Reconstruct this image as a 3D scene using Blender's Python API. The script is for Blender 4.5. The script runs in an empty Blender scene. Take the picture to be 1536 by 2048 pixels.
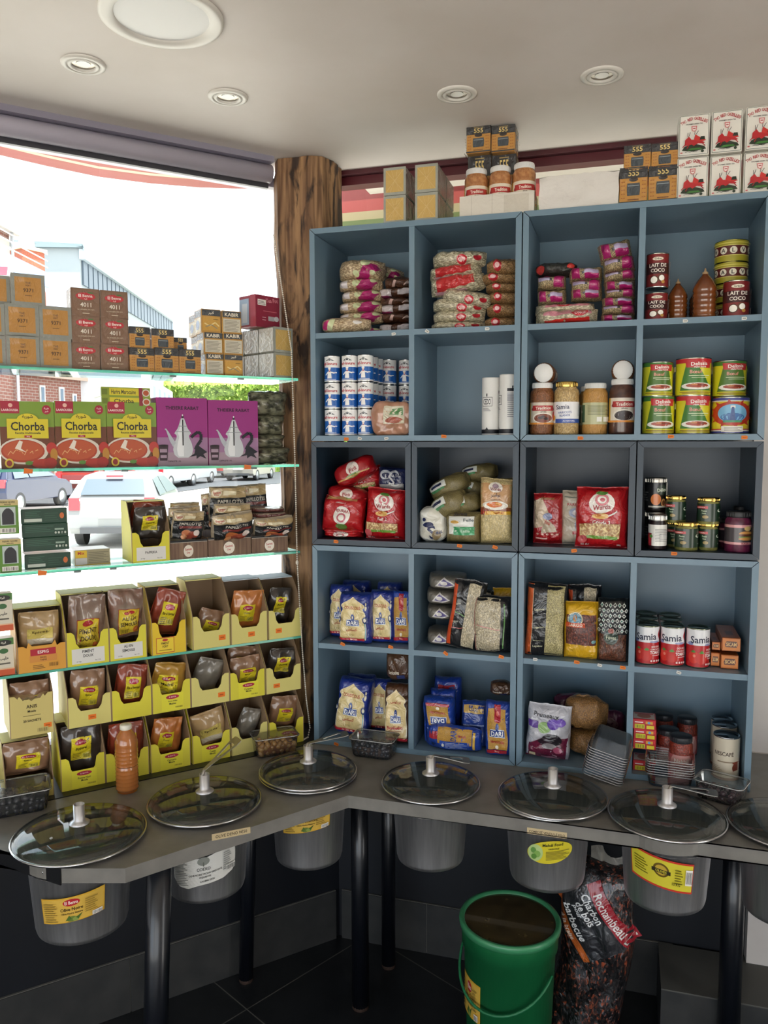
import bpy, bmesh, math, random
from math import sin, cos, pi, radians as R
from mathutils import Vector, Matrix, noise, geometry
random.seed(7)
SC = bpy.context.scene; COL = SC.collection
# ------------------------------------------------------------ camera
CAM = Vector((1.00875, -2.52618, 1.04649)); YAW, PITCH, FPX = -.289377, .087121, 1600.
cd = bpy.data.cameras.new('camera'); cam = bpy.data.objects.new('camera', cd); COL.objects.link(cam)
cam.location = CAM; cam.rotation_euler = (pi/2-PITCH, .0016, -YAW)
cd.sensor_fit = 'VERTICAL'; cd.sensor_height = 24; cd.lens = FPX*24/2048; cd.clip_start = .02; cd.clip_end = 500
SC.camera = cam
# ------------------------------------------------------------ world, sun, exposure
SC.view_settings.view_transform = 'Standard'; SC.view_settings.look = 'None'
SC.view_settings.gamma = 1; SC.view_settings.use_curve_mapping = False
SC.view_settings.exposure = 0.68
SC.cycles.max_bounces = 9; SC.cycles.diffuse_bounces = 5; SC.cycles.glossy_bounces = 4
SC.cycles.transparent_max_bounces = 24; SC.cycles.transmission_bounces = 6
SC.cycles.caustics_reflective = False; SC.cycles.caustics_refractive = False
SC.cycles.sample_clamp_indirect = 10
SC.cycles.use_denoising = True
SC.render.use_persistent_data = False
wd = bpy.data.worlds.new('sky'); SC.world = wd; wd.use_nodes = True
nt = wd.node_tree; bg = nt.nodes['Background']; bg.inputs['Strength'].default_value = 2.3
tc = nt.nodes.new('ShaderNodeTexCoord'); nz = nt.nodes.new('ShaderNodeTexNoise'); nz.inputs['Scale'].default_value = 1.6; nz.inputs['Detail'].default_value = 4
rp = nt.nodes.new('ShaderNodeValToRGB'); rp.color_ramp.elements[0].color = (.62, .80, 1, 1); rp.color_ramp.elements[1].color = (1, 1, 1, 1)
rp.color_ramp.elements[0].position = .3; rp.color_ramp.elements[1].position = .6
nt.links.new(tc.outputs['Generated'], nz.inputs['Vector']); nt.links.new(nz.outputs['Fac'], rp.inputs['Fac']); nt.links.new(rp.outputs['Color'], bg.inputs['Color'])
sd = bpy.data.lights.new('sun', 'SUN'); sd.energy = 13; sd.angle = R(.6); sd.color = (1, .95, .87)
sun = bpy.data.objects.new('sun', sd); COL.objects.link(sun)
sun.rotation_euler = Vector((-.22, .16, -1.0)).to_track_quat('-Z', 'Y').to_euler()
# ------------------------------------------------------------ frames of the place
# origin: front lower corner of the shelf units beside the post, on the counter; floor at FZ, ceiling at CZ
FZ, CZ, WY = -.94, 2.05, .37
AL = R(-132.5); U = Vector((cos(AL), sin(AL), 0)); NL = Vector((-sin(AL), cos(AL), 0)); O = Vector((-.045, WY, 0))
RL = R(47.5)                                  # heading of things that face away from the window wall
FW = Vector((sin(YAW)*cos(PITCH), cos(YAW)*cos(PITCH), -sin(PITCH))); RT = Vector((cos(YAW), -sin(YAW), 0)); UP = RT.cross(FW)
def ray(px, py): return FW*FPX+RT*(px-768)-UP*(py-1024)
def on(px, py, n, d):
    r = ray(px, py); return CAM+r*((d-n.dot(CAM))/n.dot(r))
def PY(px, py, y): return on(px, py, Vector((0, 1, 0)), y)
def PZ(px, py, z): return on(px, py, Vector((0, 0, 1)), z)
def PL(px, py, n): return on(px, py, NL, n+O.dot(NL))
def L2W(u, n, z=0): return O+U*u+NL*n+Vector((0, 0, z))
def far(px, py, dist):
    r = ray(px, py); h = Vector((r.x, r.y, 0)).length; return CAM+r*(dist/h)
# ------------------------------------------------------------ materials
def lin(h, k=1):
    h = h.lstrip('#'); h = h if len(h) == 6 else ''.join(c*2 for c in h); c = [int(h[i:i+2], 16)/255 for i in (0, 2, 4)]
    return tuple(min(1, (x/12.92 if x <= .04045 else ((x+.055)/1.055)**2.4)*k) for x in c)+(1,)
MATS = {}
def mat(col, fin='m'):
    """fin: m card, p paint, g gloss print, f crinkled film, s metal, h hammered/brushed metal, w wrapped in cling film"""
    if not isinstance(col, str): return col
    key = col+fin
    if key in MATS: return MATS[key]
    m = bpy.data.materials.new('surface_'+fin); m.use_nodes = True; MATS[key] = m
    b = m.node_tree.nodes['Principled BSDF']; b.inputs['Base Color'].default_value = lin(col)
    ro = dict(m=.62, p=.42, g=.33, f=.36, s=.22, h=.34, w=.5)[fin]
    b.inputs['Roughness'].default_value = ro
    if fin in 'sh': b.inputs['Metallic'].default_value = 1
    if fin == 'g': b.inputs['Coat Weight'].default_value = .35; b.inputs['Coat Roughness'].default_value = .15
    if fin in 'fw':
        b.inputs['Coat Weight'].default_value = .75; b.inputs['Coat Roughness'].default_value = .12
        bump(m, 24 if fin == 'f' else 30, .75 if fin == 'f' else 1., .014 if fin == 'f' else .03, coat=True, base=(fin == 'f'))
    return m
def node(m, t, **kw):
    n = m.node_tree.nodes.new(t)
    for k, v in kw.items():
        if k in n.inputs.keys(): n.inputs[k].default_value = v
        else: setattr(n, k, v)
    return n
def bump(m, scale, strength, dist, coat=False, base=True, vec=None, tex='ShaderNodeTexNoise', detail=3):
    t = m.node_tree; b = t.nodes['Principled BSDF']
    c = node(m, 'ShaderNodeTexCoord'); n = node(m, tex, Scale=scale)
    if 'Detail' in n.inputs: n.inputs['Detail'].default_value = detail
    if 'Distortion' in n.inputs: n.inputs['Distortion'].default_value = 1.2
    bp = node(m, 'ShaderNodeBump', Strength=strength, Distance=dist)
    t.links.new(c.outputs['Object'], n.inputs['Vector']); t.links.new(n.outputs[0], bp.inputs['Height'])
    if base: t.links.new(bp.outputs['Normal'], b.inputs['Normal'])
    if coat: t.links.new(bp.outputs['Normal'], b.inputs['Coat Normal'])
def mix_mat(name, c1, c2, scale=8, rough=.6, metal=0, bumpd=0, stretch=(1, 1, 1), lo=.35, hi=.65, coat=0, detail=5, dist=0):
    """two colours mottled by noise"""
    m = bpy.data.materials.new(name); m.use_nodes = True; t = m.node_tree; b = t.nodes['Principled BSDF']
    c = node(m, 'ShaderNodeTexCoord'); mp = node(m, 'ShaderNodeMapping'); mp.inputs['Scale'].default_value = stretch
    n = node(m, 'ShaderNodeTexNoise', Scale=scale, Detail=detail, Distortion=dist); r = node(m, 'ShaderNodeValToRGB')
    r.color_ramp.elements[0].position = lo; r.color_ramp.elements[0].color = lin(c1)
    r.color_ramp.elements[1].position = hi; r.color_ramp.elements[1].color = lin(c2)
    t.links.new(c.outputs['Object'], mp.inputs[0]); t.links.new(mp.outputs[0], n.inputs['Vector'])
    t.links.new(n.outputs['Fac'], r.inputs['Fac']); t.links.new(r.outputs['Color'], b.inputs['Base Color'])
    b.inputs['Roughness'].default_value = rough; b.inputs['Metallic'].default_value = metal; b.inputs['Coat Weight'].default_value = coat
    if bumpd:
        bp = node(m, 'ShaderNodeBump', Strength=.6, Distance=bumpd); t.links.new(n.outputs['Fac'], bp.inputs['Height']); t.links.new(bp.outputs['Normal'], b.inputs['Normal'])
    return m
def grain_mat(name, cols, scale, stretch=(1, 1, 1), gap='#2a1c12', gapw=.09, bumpd=.004, coat=.6, rough=.45, rnd=1.):
    """seeds, beans or pasta seen through clear film: cells of differing colour with dark gaps"""
    m = bpy.data.materials.new(name); m.use_nodes = True; t = m.node_tree; b = t.nodes['Principled BSDF']
    c = node(m, 'ShaderNodeTexCoord'); mp = node(m, 'ShaderNodeMapping'); mp.inputs['Scale'].default_value = stretch
    nn = node(m, 'ShaderNodeTexNoise', Scale=scale*.5, Detail=1); ad = node(m, 'ShaderNodeVectorMath', operation='MULTIPLY_ADD')
    ad.inputs[1].default_value = (.5/scale,)*3
    v = node(m, 'ShaderNodeTexVoronoi', Scale=scale, Randomness=rnd); t.links.new(ad.outputs[0], v.inputs['Vector'])
    t.links.new(nn.outputs['Color'], ad.inputs[0]); t.links.new(mp.outputs[0], ad.inputs[2])
    r = node(m, 'ShaderNodeValToRGB'); r.color_ramp.interpolation = 'CONSTANT'
    while len(r.color_ramp.elements) < len(cols): r.color_ramp.elements.new(.5)
    for i, cc in enumerate(cols): r.color_ramp.elements[i].position = i/len(cols); r.color_ramp.elements[i].color = lin(cc)
    sp = node(m, 'ShaderNodeSeparateColor'); t.links.new(v.outputs['Color'], sp.inputs[0]); t.links.new(sp.outputs[0], r.inputs['Fac'])
    g = node(m, 'ShaderNodeMapRange', interpolation_type='SMOOTHSTEP'); g.inputs['From Min'].default_value = .93-gapw; g.inputs['From Max'].default_value = .7-gapw
    t.links.new(v.outputs['Distance'], g.inputs['Value'])
    mx = node(m, 'ShaderNodeMix', data_type='RGBA'); mx.inputs['A'].default_value = lin(gap)
    t.links.new(g.outputs[0], mx.inputs['Factor']); t.links.new(r.outputs['Color'], mx.inputs['B']); t.links.new(mx.outputs['Result'], b.inputs['Base Color'])
    sm = node(m, 'ShaderNodeMapRange', interpolation_type='SMOOTHSTEP'); sm.inputs['From Min'].default_value = .85; sm.inputs['From Max'].default_value = .15
    t.links.new(v.outputs['Distance'], sm.inputs['Value'])
    bp = node(m, 'ShaderNodeBump', Strength=.8, Distance=bumpd); t.links.new(sm.outputs[0], bp.inputs['Height']); t.links.new(bp.outputs['Normal'], b.inputs['Normal'])
    b.inputs['Roughness'].default_value = rough; b.inputs['Coat Weight'].default_value = coat; b.inputs['Coat Roughness'].default_value = .15
    n2 = node(m, 'ShaderNodeTexNoise', Scale=26., Detail=3, Distortion=2.); b2 = node(m, 'ShaderNodeBump', Strength=.9, Distance=.02)
    t.links.new(c.outputs['Object'], n2.inputs['Vector']); t.links.new(n2.outputs['Fac'], b2.inputs['Height']); t.links.new(b2.outputs['Normal'], b.inputs['Coat Normal'])
    return m
def clear_mat(name, tint='#ffffff', opac=.0, rough=.03, refl=1.45, bumpd=0, bscale=30, dcol=None, kf=1.):
    """thin glass or clear plastic: transparent with a Fresnel reflection, some body colour"""
    m = bpy.data.materials.new(name); m.use_nodes = True; t = m.node_tree; t.nodes.clear()
    out = node(m, 'ShaderNodeOutputMaterial'); tr = node(m, 'ShaderNodeBsdfTransparent'); tr.inputs['Color'].default_value = lin(tint)
    gl = node(m, 'ShaderNodeBsdfGlossy', Roughness=rough); fr = node(m, 'ShaderNodeFresnel', IOR=refl)
    df = node(m, 'ShaderNodeBsdfDiffuse'); df.inputs['Color'].default_value = lin(dcol or tint)
    m1 = node(m, 'ShaderNodeMixShader'); m1.inputs[0].default_value = opac; t.links.new(tr.outputs[0], m1.inputs[1]); t.links.new(df.outputs[0], m1.inputs[2])
    m2 = node(m, 'ShaderNodeMixShader'); ml = node(m, 'ShaderNodeMath', operation='MULTIPLY'); ml.inputs[1].default_value = kf
    t.links.new(fr.outputs[0], ml.inputs[0]); t.links.new(ml.outputs[0], m2.inputs[0]); t.links.new(m1.outputs[0], m2.inputs[1]); t.links.new(gl.outputs[0], m2.inputs[2])
    t.links.new(m2.outputs[0], out.inputs['Surface'])
    if bumpd:
        c = node(m, 'ShaderNodeTexCoord'); n = node(m, 'ShaderNodeTexNoise', Scale=bscale, Detail=3, Distortion=1.5); bp = node(m, 'ShaderNodeBump', Strength=.8, Distance=bumpd)
        t.links.new(c.outputs['Object'], n.inputs['Vector']); t.links.new(n.outputs['Fac'], bp.inputs['Height'])
        t.links.new(bp.outputs['Normal'], gl.inputs['Normal']); t.links.new(bp.outputs['Normal'], fr.inputs['Normal'])
    return m
# ------------------------------------------------------------ mesh builder
class MB:
    def __init__(s, fin='m'): s.v = []; s.f = []; s.mi = []; s.sm = []; s.ms = []; s.fin = fin
    def mid(s, m):
        m = mat(m, s.fin)
        if m not in s.ms: s.ms.append(m)
        return s.ms.index(m)
    def face(s, idx, m, sm=False): s.f.append(idx); s.mi.append(s.mid(m)); s.sm.append(sm)
    def add(s, vs, fs, m, sm=False):
        b = len(s.v); s.v += [tuple(v) for v in vs]; k = s.mid(m)
        for f in fs: s.f.append([b+i for i in f]); s.mi.append(k); s.sm.append(sm)
    def box(s, x0, y0, z0, x1, y1, z1, m, M=None):
        vs = [Vector((x, y, z)) for z in (z0, z1) for y in (y0, y1) for x in (x0, x1)]
        if M: vs = [M @ v for v in vs]
        s.add(vs, [(0, 2, 3, 1), (4, 5, 7, 6), (0, 1, 5, 4), (2, 6, 7, 3), (0, 4, 6, 2), (1, 3, 7, 5)], m)
    def grid(s, fn, n, k, m, sm=True, flip=False):
        vs = [fn(i/n, j/k) for j in range(k+1) for i in range(n+1)]
        fs = [(j*(n+1)+i, j*(n+1)+i+1, (j+1)*(n+1)+i+1, (j+1)*(n+1)+i) for j in range(k) for i in range(n)]
        if flip: fs = [f[::-1] for f in fs]
        s.add(vs, fs, m, sm)
    def lathe(s, prof, m, n=28, sm=True, c=(0, 0), M=None, closed=False):
        """prof: (r, z) pairs from bottom to top, seen from outside"""
        vs = []; fs = []
        for r, z in prof:
            for i in range(n):
                a = 2*pi*i/n; v = Vector((c[0]+r*cos(a), c[1]+r*sin(a), z)); vs.append(M @ v if M else v)
        for j in range(len(prof)-1):
            for i in range(n):
                i2 = (i+1) % n; fs.append((j*n+i, j*n+i2, (j+1)*n+i2, (j+1)*n+i))
        s.add(vs, fs, m, sm)
    def disc(s, r, z, m, n=28, c=(0, 0), up=True, M=None):
        vs = [Vector((c[0]+r*cos(2*pi*i/n), c[1]+r*sin(2*pi*i/n), z)) for i in range(n)]
        if M: vs = [M @ v for v in vs]
        s.add(vs, [list(range(n)) if up else list(range(n))[::-1]], m)
    def tube(s, pts, r, m, n=8, closed=False, sm=True):
        pts = [Vector(p) for p in pts]; N = len(pts); vs = []; fs = []; up = Vector((0, 0, 1))
        for i, p in enumerate(pts):
            a = pts[(i-1) % N] if (closed or i) else p; b = pts[(i+1) % N] if (closed or i < N-1) else p
            d = (b-a).normalized(); x = d.cross(up)
            if x.length < .05: x = d.cross(Vector((1, 0, 0)))
            x.normalize(); y = x.cross(d); rr = r[i] if isinstance(r, (list, tuple)) else r
            vs += [p+x*rr*cos(2*pi*k/n)+y*rr*sin(2*pi*k/n) for k in range(n)]
        for i in range(N if closed else N-1):
            j = (i+1) % N
            for k in range(n): fs.append((i*n+k, i*n+(k+1) % n, j*n+(k+1) % n, j*n+k))
        if not closed: fs += [tuple(range(n))[::-1], tuple((N-1)*n+k for k in range(n))]
        s.add(vs, fs, m, sm)
    def prism(s, poly, z0, z1, m, holes=(), mside=None, M=None):
        """flat polygon (xy) with holes, extruded from z0 to z1"""
        loops = [poly]+list(holes); P = [[Vector((x, y, 0)) for x, y in l] for l in loops]; tri = geometry.tessellate_polygon(P)
        flat = [p for l in P for p in l]; n = len(flat); vs = [Vector((p.x, p.y, z)) for z in (z0, z1) for p in flat]
        if M: vs = [M @ v for v in vs]
        fs = []
        for t in tri:
            a, b, c = (flat[i] for i in t); ccw = (b-a).cross(c-a).z > 0; t = t if ccw else t[::-1]
            fs += [tuple(i+n for i in t), tuple(t)[::-1]]
        s.add(vs, fs, m); b0 = len(s.v)-2*n; o = 0; k = s.mid(mside or m)
        for li, l in enumerate(P):
            area = sum(l[i].x*l[(i+1) % len(l)].y-l[(i+1) % len(l)].x*l[i].y for i in range(len(l)))
            for i in range(len(l)):
                a, c = b0+o+i, b0+o+(i+1) % len(l); f = [a, c, c+n, a+n]
                if (area < 0) != (li > 0): f = f[::-1]
                s.f.append(f); s.mi.append(k); s.sm.append(False)
            o += len(l)
    def art(s, S, items, asp=1., seg=1, lay0=.0004, dl=.00022, fin=None):
        """printed matter on a surface S(s,t,off); asp = width/height of the printed face"""
        of = s.fin
        if fin: s.fin = fin
        for k, it in enumerate(items):
            off = lay0+k*dl; kind = it[0]; col = it[-1]
            if kind == 'r':
                _, a, b, c, d, _ = it; n = max(1, round(abs(c-a)*seg)); q = max(1, round(abs(d-b)*seg))
                s.grid(lambda x, y: S(a+(c-a)*x, b+(d-b)*y, off), n, q, col, seg > 1)
            elif kind == 'e':
                _, cx, cy, rx, ry, _ = it; n = max(5, round(rx*seg*1.4)); q = max(7, round(ry*seg*1.4)+4)
                def E(x, y):
                    th = -pi/2+pi*y; return S(cx+rx*cos(th)*(2*x-1), cy+ry*sin(th), off)
                s.grid(E, n if seg > 1 else 1, q if seg > 1 else 12, col, seg > 1)
            elif kind == 'g':
                _, t0, t1, fl, fr, nr, _ = it; n = max(1, round(seg*.8))
                s.grid(lambda x, y: S(fl(t0+(t1-t0)*y)+(fr(t0+(t1-t0)*y)-fl(t0+(t1-t0)*y))*x, t0+(t1-t0)*y, off), n, max(nr, seg), col, seg > 1)
            elif kind == 'p':
                pts = it[1]; tri = geometry.tessellate_polygon([[Vector((x, y, 0)) for x, y in pts]])
                vs = [S(x, y, off) for x, y in pts]
                fs = []
                for t in tri:
                    (ax, ay), (bx, by), (cx, cy) = (pts[i] for i in t)
                    fs.append(t if (bx-ax)*(cy-ay)-(by-ay)*(cx-ax) > 0 else t[::-1])
                if seg > 1:
                    P2 = list(pts); T_ = list(fs); k0 = 0
                    while k0 < len(T_) and len(T_) < 1500:
                        t = T_[k0]; E_ = [(math.hypot(P2[t[i]][0]-P2[t[(i+1) % 3]][0], P2[t[i]][1]-P2[t[(i+1) % 3]][1]), i) for i in range(3)]; L_, i = max(E_)
                        if L_ > 1.3/seg:
                            a, b, c = t[i], t[(i+1) % 3], t[(i+2) % 3]; P2.append(((P2[a][0]+P2[b][0])/2, (P2[a][1]+P2[b][1])/2)); n_ = len(P2)-1; T_[k0] = (a, n_, c); T_.append((n_, b, c))
                        else: k0 += 1
                    vs = [S(x, y, off) for x, y in P2]; fs = T_
                s.add(vs, fs, col)
            elif kind == 'l':      # line strip of given width (in t units)
                pts, w = it[1], it[2]
                for (ax, ay), (bx, by) in zip(pts, pts[1:]):
                    dx, dy = (bx-ax)*asp, by-ay; L = math.hypot(dx, dy) or 1; nx, ny = -dy/L*w/2/asp, dx/L*w/2
                    s.grid(lambda x, y: S(ax+(bx-ax)*x+nx*(2*y-1), ay+(by-ay)*x+ny*(2*y-1), off), max(1, round(math.hypot(bx-ax, by-ay)*seg)), 1, col, False)
            elif kind == 't':      # ('t', text, cx, cy, height, maxwidth, rotation, colour)
                _, tx, cx, cy, h, mw, rot, _ = it; vs, fs, W, H = text_mesh(tx)
                k2 = h/H; wd = W*k2/asp; sx = k2/asp*(mw/wd if mw and wd > mw else 1); ca, sa = cos(rot), sin(rot)
                o = []
                for x, y in vs:
                    x, y = (x-W/2)*sx*asp, (y-H/2)*k2; x, y = x*ca-y*sa, x*sa+y*ca; o.append(S(cx+x/asp, cy+y, off))
                s.add(o, fs, col)
        s.fin = of
    def build(s, name, parent=None, loc=None):
        me = bpy.data.meshes.new(name); me.from_pydata(s.v, [], s.f)
        for m in s.ms: me.materials.append(m)
        me.polygons.foreach_set('material_index', s.mi); me.polygons.foreach_set('use_smooth', s.sm); me.update()
        o = bpy.data.objects.new(name, me); COL.objects.link(o)
        if parent: o.parent = parent
        if loc is not None: o.location = loc
        return o
TX = {}
def text_mesh(s):
    if s not in TX:
        cu = bpy.data.curves.new('writing', 'FONT'); cu.body = s; cu.size = 1; cu.resolution_u = 2; cu.offset = .018
        ob = bpy.data.objects.new('writing', cu); me = ob.to_mesh()
        vs = [(v.co.x, v.co.y) for v in me.vertices]; fs = [tuple(p.vertices) for p in me.polygons]
        x0 = min(v[0] for v in vs); x1 = max(v[0] for v in vs); y0 = min(v[1] for v in vs); y1 = max(v[1] for v in vs)
        fs = [f if geometry.normal([Vector((*vs[i], 0)) for i in f]).z > 0 else f[::-1] for f in fs if len(set(f)) > 2]
        TX[s] = ([(x-x0, y-y0) for x, y in vs], fs, x1-x0, y1-y0); ob.to_mesh_clear(); bpy.data.objects.remove(ob); bpy.data.curves.remove(cu)
    return TX[s]
def tag(o, label=None, cat=None, group=None, kind=None):
    if label: o['label'] = label
    if cat: o['category'] = cat
    if group: o['group'] = group
    if kind: o['kind'] = kind
    return o
def empty(name):
    o = bpy.data.objects.new(name, None); COL.objects.link(o); o.empty_display_size = .05; return o
def struct(o): o['kind'] = 'structure'; return o
KIDS = {}
def kid(root, o): KIDS.setdefault(root.name, []).append(o); o.parent = root; return o
def kids(o): return [c for c in COL.objects if c.parent == o]
PROT = {}
def copy_tree(o, ch):
    c = o.copy(); COL.objects.link(c)
    for a, sub in ch:
        copy_tree(a, sub).parent = c
    return c
def tree(o): return [(c, tree(c)) for c in o.children]
def get(kind):
    """first call moves the model itself, later calls copy it with its parts"""
    fn, dims, cat = KINDS[kind]
    if kind not in PROT:
        o = fn(*dims); o['category'] = cat; PROT[kind] = [o, tree(o), False]
    p = PROT[kind]
    if not p[2]: p[2] = True; o = p[0]
    else: o = copy_tree(p[0], p[1])
    for k in ('label', 'group'):
        if k in o: del o[k]
    return o, dims
KINDS = {}
def place(kind, pos, rz, label, group=None, size=None, tilt=(0, 0), k=1, facing='W'):
    """pos: base centre; size: (w,d,h) wanted; tilt: (roll in the view plane, lean back)"""
    o, (w, d, h) = get(kind)[0], KINDS[kind][1][:3]
    sx, sy, sz = (1, 1, 1) if not size else (size[0]/w if size[0] else 1, size[1]/d if size[1] else 1, size[2]/h if size[2] else 1)
    sy = sy if size and size[1] else (sx if size else 1)
    o.scale = (sx, sy, sz)
    rot = Matrix.Rotation(rz, 4, 'Z')
    if tilt != (0, 0):
        hh = h*sz/2; T = Matrix.Translation((0, 0, hh)) @ Matrix.Rotation(tilt[0], 4, 'Y') @ Matrix.Rotation(tilt[1], 4, 'X') @ Matrix.Translation((0, 0, -hh)); rot = rot @ T
    M = Matrix.Translation(pos) @ rot
    o.location = M.to_translation(); o.rotation_euler = M.to_euler()
    tag(o, label, None, group); return o
def RW(kind, bb, y, label, group=None, zb=None, d=None, **kw):
    """thing standing in the wall units: bb = its outline in the photo, y = depth of its front"""
    x0, y0, x1, y1 = bb; ym = (y0+y1)/2; a, b = PY(x0, ym, y), PY(x1, ym, y); bot, top = PY((x0+x1)/2, y1, y), PY((x0+x1)/2, y0, y)
    w, h = b.x-a.x, top.z-bot.z; z = bot.z if zb is None else zb
    W, D, H = KINDS[kind][1][:3]; dd = d if d else D*w/W
    return place(kind, (a.x+w/2, y+dd/2, z), kw.pop('rz', 0), label, group, (w, dd, h), **kw)
def LW(kind, bb, n, label, group=None, zb=None, d=None, **kw):
    """the same for things on the window wall: n = distance of the front from the wall"""
    x0, y0, x1, y1 = bb; ym = (y0+y1)/2; a, b = PL(x0, ym, n), PL(x1, ym, n); bot, top = PL((x0+x1)/2, y1, n), PL((x0+x1)/2, y0, n)
    w, h = (b-a).length, top.z-bot.z; z = bot.z if zb is None else zb
    W, D, H = KINDS[kind][1][:3]; dd = d if d else D*w/W
    c = (a+b)/2-NL*dd/2
    return place(kind, (c.x, c.y, z), RL+kw.pop('rz', 0), label, group, (w, dd, h), **kw)
def stand(kind, x, y, z, rz, label, group=None, size=None, **kw): return place(kind, (x, y, z), rz, label, group, size, **kw)
# ------------------------------------------------------------ shared shapes
def Sf(w, d, h): return lambda s, t, o: Vector((-w/2+s*w, -d/2-o, t*h))
def Sl(w, d, h): return lambda s, t, o: Vector((-w/2-o, d/2-s*d, t*h))
def Sr(w, d, h): return lambda s, t, o: Vector((w/2+o, -d/2+s*d, t*h))
def St(w, d, h): return lambda s, t, o: Vector((-w/2+s*w, -d/2+t*d, h+o))
def Sc(r, h, z0=0, span=pi*1.2, c0=0): return lambda s, t, o: Vector(((r+o)*sin((s-.5)*span+c0), -(r+o)*cos((s-.5)*span+c0), z0+t*h))
def fr(m0, *rs): return [('r', *r, m0) for r in rs]
def lines(x0, x1, y0, y1, n, c, hh=.35, rnd=0):
    """small print nobody can read: short bars"""
    o = []; st = (y1-y0)/n
    for i in range(n):
        e = x1-(x1-x0)*(.35*random.random() if rnd else .12*(i % 3)); o.append(('r', x0, y0+i*st, e, y0+i*st+st*hh, c))
    return o
def bars(x0, x1, y0, y1, bg='#f4f0e6', c='#202020', n=11):
    o = [('r', x0, y0, x1, y1, bg)]; w = (x1-x0)/(n*2+1)
    for i in range(n): o.append(('r', x0+w*(2*i+1), y0+(y1-y0)*.12, x0+w*(2*i+1+.4+(i*7 % 5)*.15), y1-(y1-y0)*.12, c))
    return o
def carton(name, w, d, h, body, front=(), left=(), right=(), top=(), fin='g', bev=.0015, sides=None, topc=None):
    mb = MB(fin); e = bev; sd_ = sides or body; tcol = topc or sd_
    for S, c in ((Sf(w, d, h), body), (Sl(w, d, h), sd_), (Sr(w, d, h), sd_)):
        ww = w if c is body and S(0, 0, 0).y == S(1, 0, 0).y else d
        mb.grid(lambda s, t: S(e/ww+s*(1-2*e/ww), e/h+t*(1-2*e/h), 0), 1, 1, c, False)
    S = St(w, d, h); mb.grid(lambda s, t: S(e/w+s*(1-2*e/w), e/d+t*(1-2*e/d), 0), 1, 1, tcol, False)
    S = lambda s, t, o: Vector((w/2-s*w, -d/2+t*d, -o)); mb.grid(lambda s, t: S(e/w+s*(1-2*e/w), e/d+t*(1-2*e/d), 0), 1, 1, sd_, False)
    S = lambda s, t, o: Vector((w/2-s*w, d/2+o, t*h)); mb.grid(lambda s, t: S(e/w+s*(1-2*e/w), e/h+t*(1-2*e/h), 0), 1, 1, sd_, False)
    # chamfers
    def C(x, y, z, ax):   # corner x,y,z in {-1,1}: point on the face normal to ax
        X = [x*w/2, y*d/2, h/2+z*h/2]
        for i, q in enumerate((x, y, z)):
            if i != ax: X[i] -= q*e
        return Vector(X)
    for a, b in ((0, 1), (0, 2), (1, 2)):
        c = 3-a-b
        for p in (-1, 1):
            for q in (-1, 1):
                k1 = [0]*3; k1[a] = p; k1[b] = q; k1[c] = -1; k2 = list(k1); k2[c] = 1
                mb.add([C(*k1, a), C(*k2, a), C(*k2, b), C(*k1, b)], [(0, 1, 2, 3)], sd_)
    for x in (-1, 1):
        for y in (-1, 1):
            for z in (-1, 1): mb.add([C(x, y, z, 0), C(x, y, z, 1), C(x, y, z, 2)], [(0, 1, 2)], sd_)
    for S, a, asp in ((Sf(w, d, h), front, w/h), (Sl(w, d, h), left, d/h), (Sr(w, d, h), right, d/h), (St(w, d, h), top, w/d)):
        if a: mb.art(S, a, asp)
    return mb.build(name)
def PLW(w, h, T, p=3., q=.5, pz=3., qz=.5, wr=.003, frq=18., seed=0., rx=0., rz=0., seal=0., skew=0.):
    """front half of a filled bag as a height field; returns S(s,t,off,side)"""
    def S(s, t, o, side=-1):
        X, Z = 2*s-1, 2*t-1; Zc = min(1, abs(Z)/(1-seal)) if seal else abs(Z)
        pr = max(0, 1-abs(X)**p)**q*max(0, 1-Zc**pz)**qz
        x = X*w/2*(1-rz*abs(Z)**5); z = h/2+Z*h/2*(1-rx*abs(X)**4)
        nn = noise.noise(Vector((x*frq, z*frq, seed+side*.7))); n2 = noise.noise(Vector((x*frq*2.7+5, z*frq*2.7, seed+side)))
        n3 = abs(noise.noise(Vector((x*frq*1.7+z*frq*.6, z*frq*1.1-3, seed*2+side))))*1.6-.4
        y = side*(T/2*pr+.0006+o)+(side*wr*(nn+.5*n2+1.1*n3))*min(1, pr*2+.15)+(.5*wr*nn if pr < .2 else 0)
        z += h*.035*(2*t-1)*noise.noise(Vector((x*14, seed, 1))); x += w*.03*(2*s-1)*noise.noise(Vector((z*16, seed, 5)))
        return Vector((x+wr*.5*nn, y, z+wr*.4*n2+skew*x))
    return S
def cosg(f): return lambda s, t: f((1-cos(pi*s))/2, (1-cos(pi*t))/2)
def pillow(mb, S, m, mback=None, n=16, k=18):
    mb.grid(cosg(lambda s, t: S(s, t, 0)), n, k, m); mb.grid(cosg(lambda s, t: S(s, t, 0, 1)), n, k, mback or m, True, True)
    # close the rim
    for f in (lambda a: (a, 0), lambda a: (1, a), lambda a: (1-a, 1), lambda a: (0, 1-a)):
        mb.grid(lambda s, t: S(*[(1-cos(pi*c))/2 for c in f(s)], 0, 1 if t < .5 else -1), n, 1, m, False)
def bag(name, w, T, h, film, items=(), fin='f', seg=10, lay0=.0012, dl=.00055, **kw):
    mb = MB(fin); S = PLW(w, h, T, **kw); pillow(mb, S, film, n=22, k=24); mb.art(S, items, w/h, max(seg, 14), lay0, dl); return mb.build(name)
def root_of(name, **parts):
    r = empty(name)
    for o in parts.values(): o.parent = r
    return r
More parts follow.
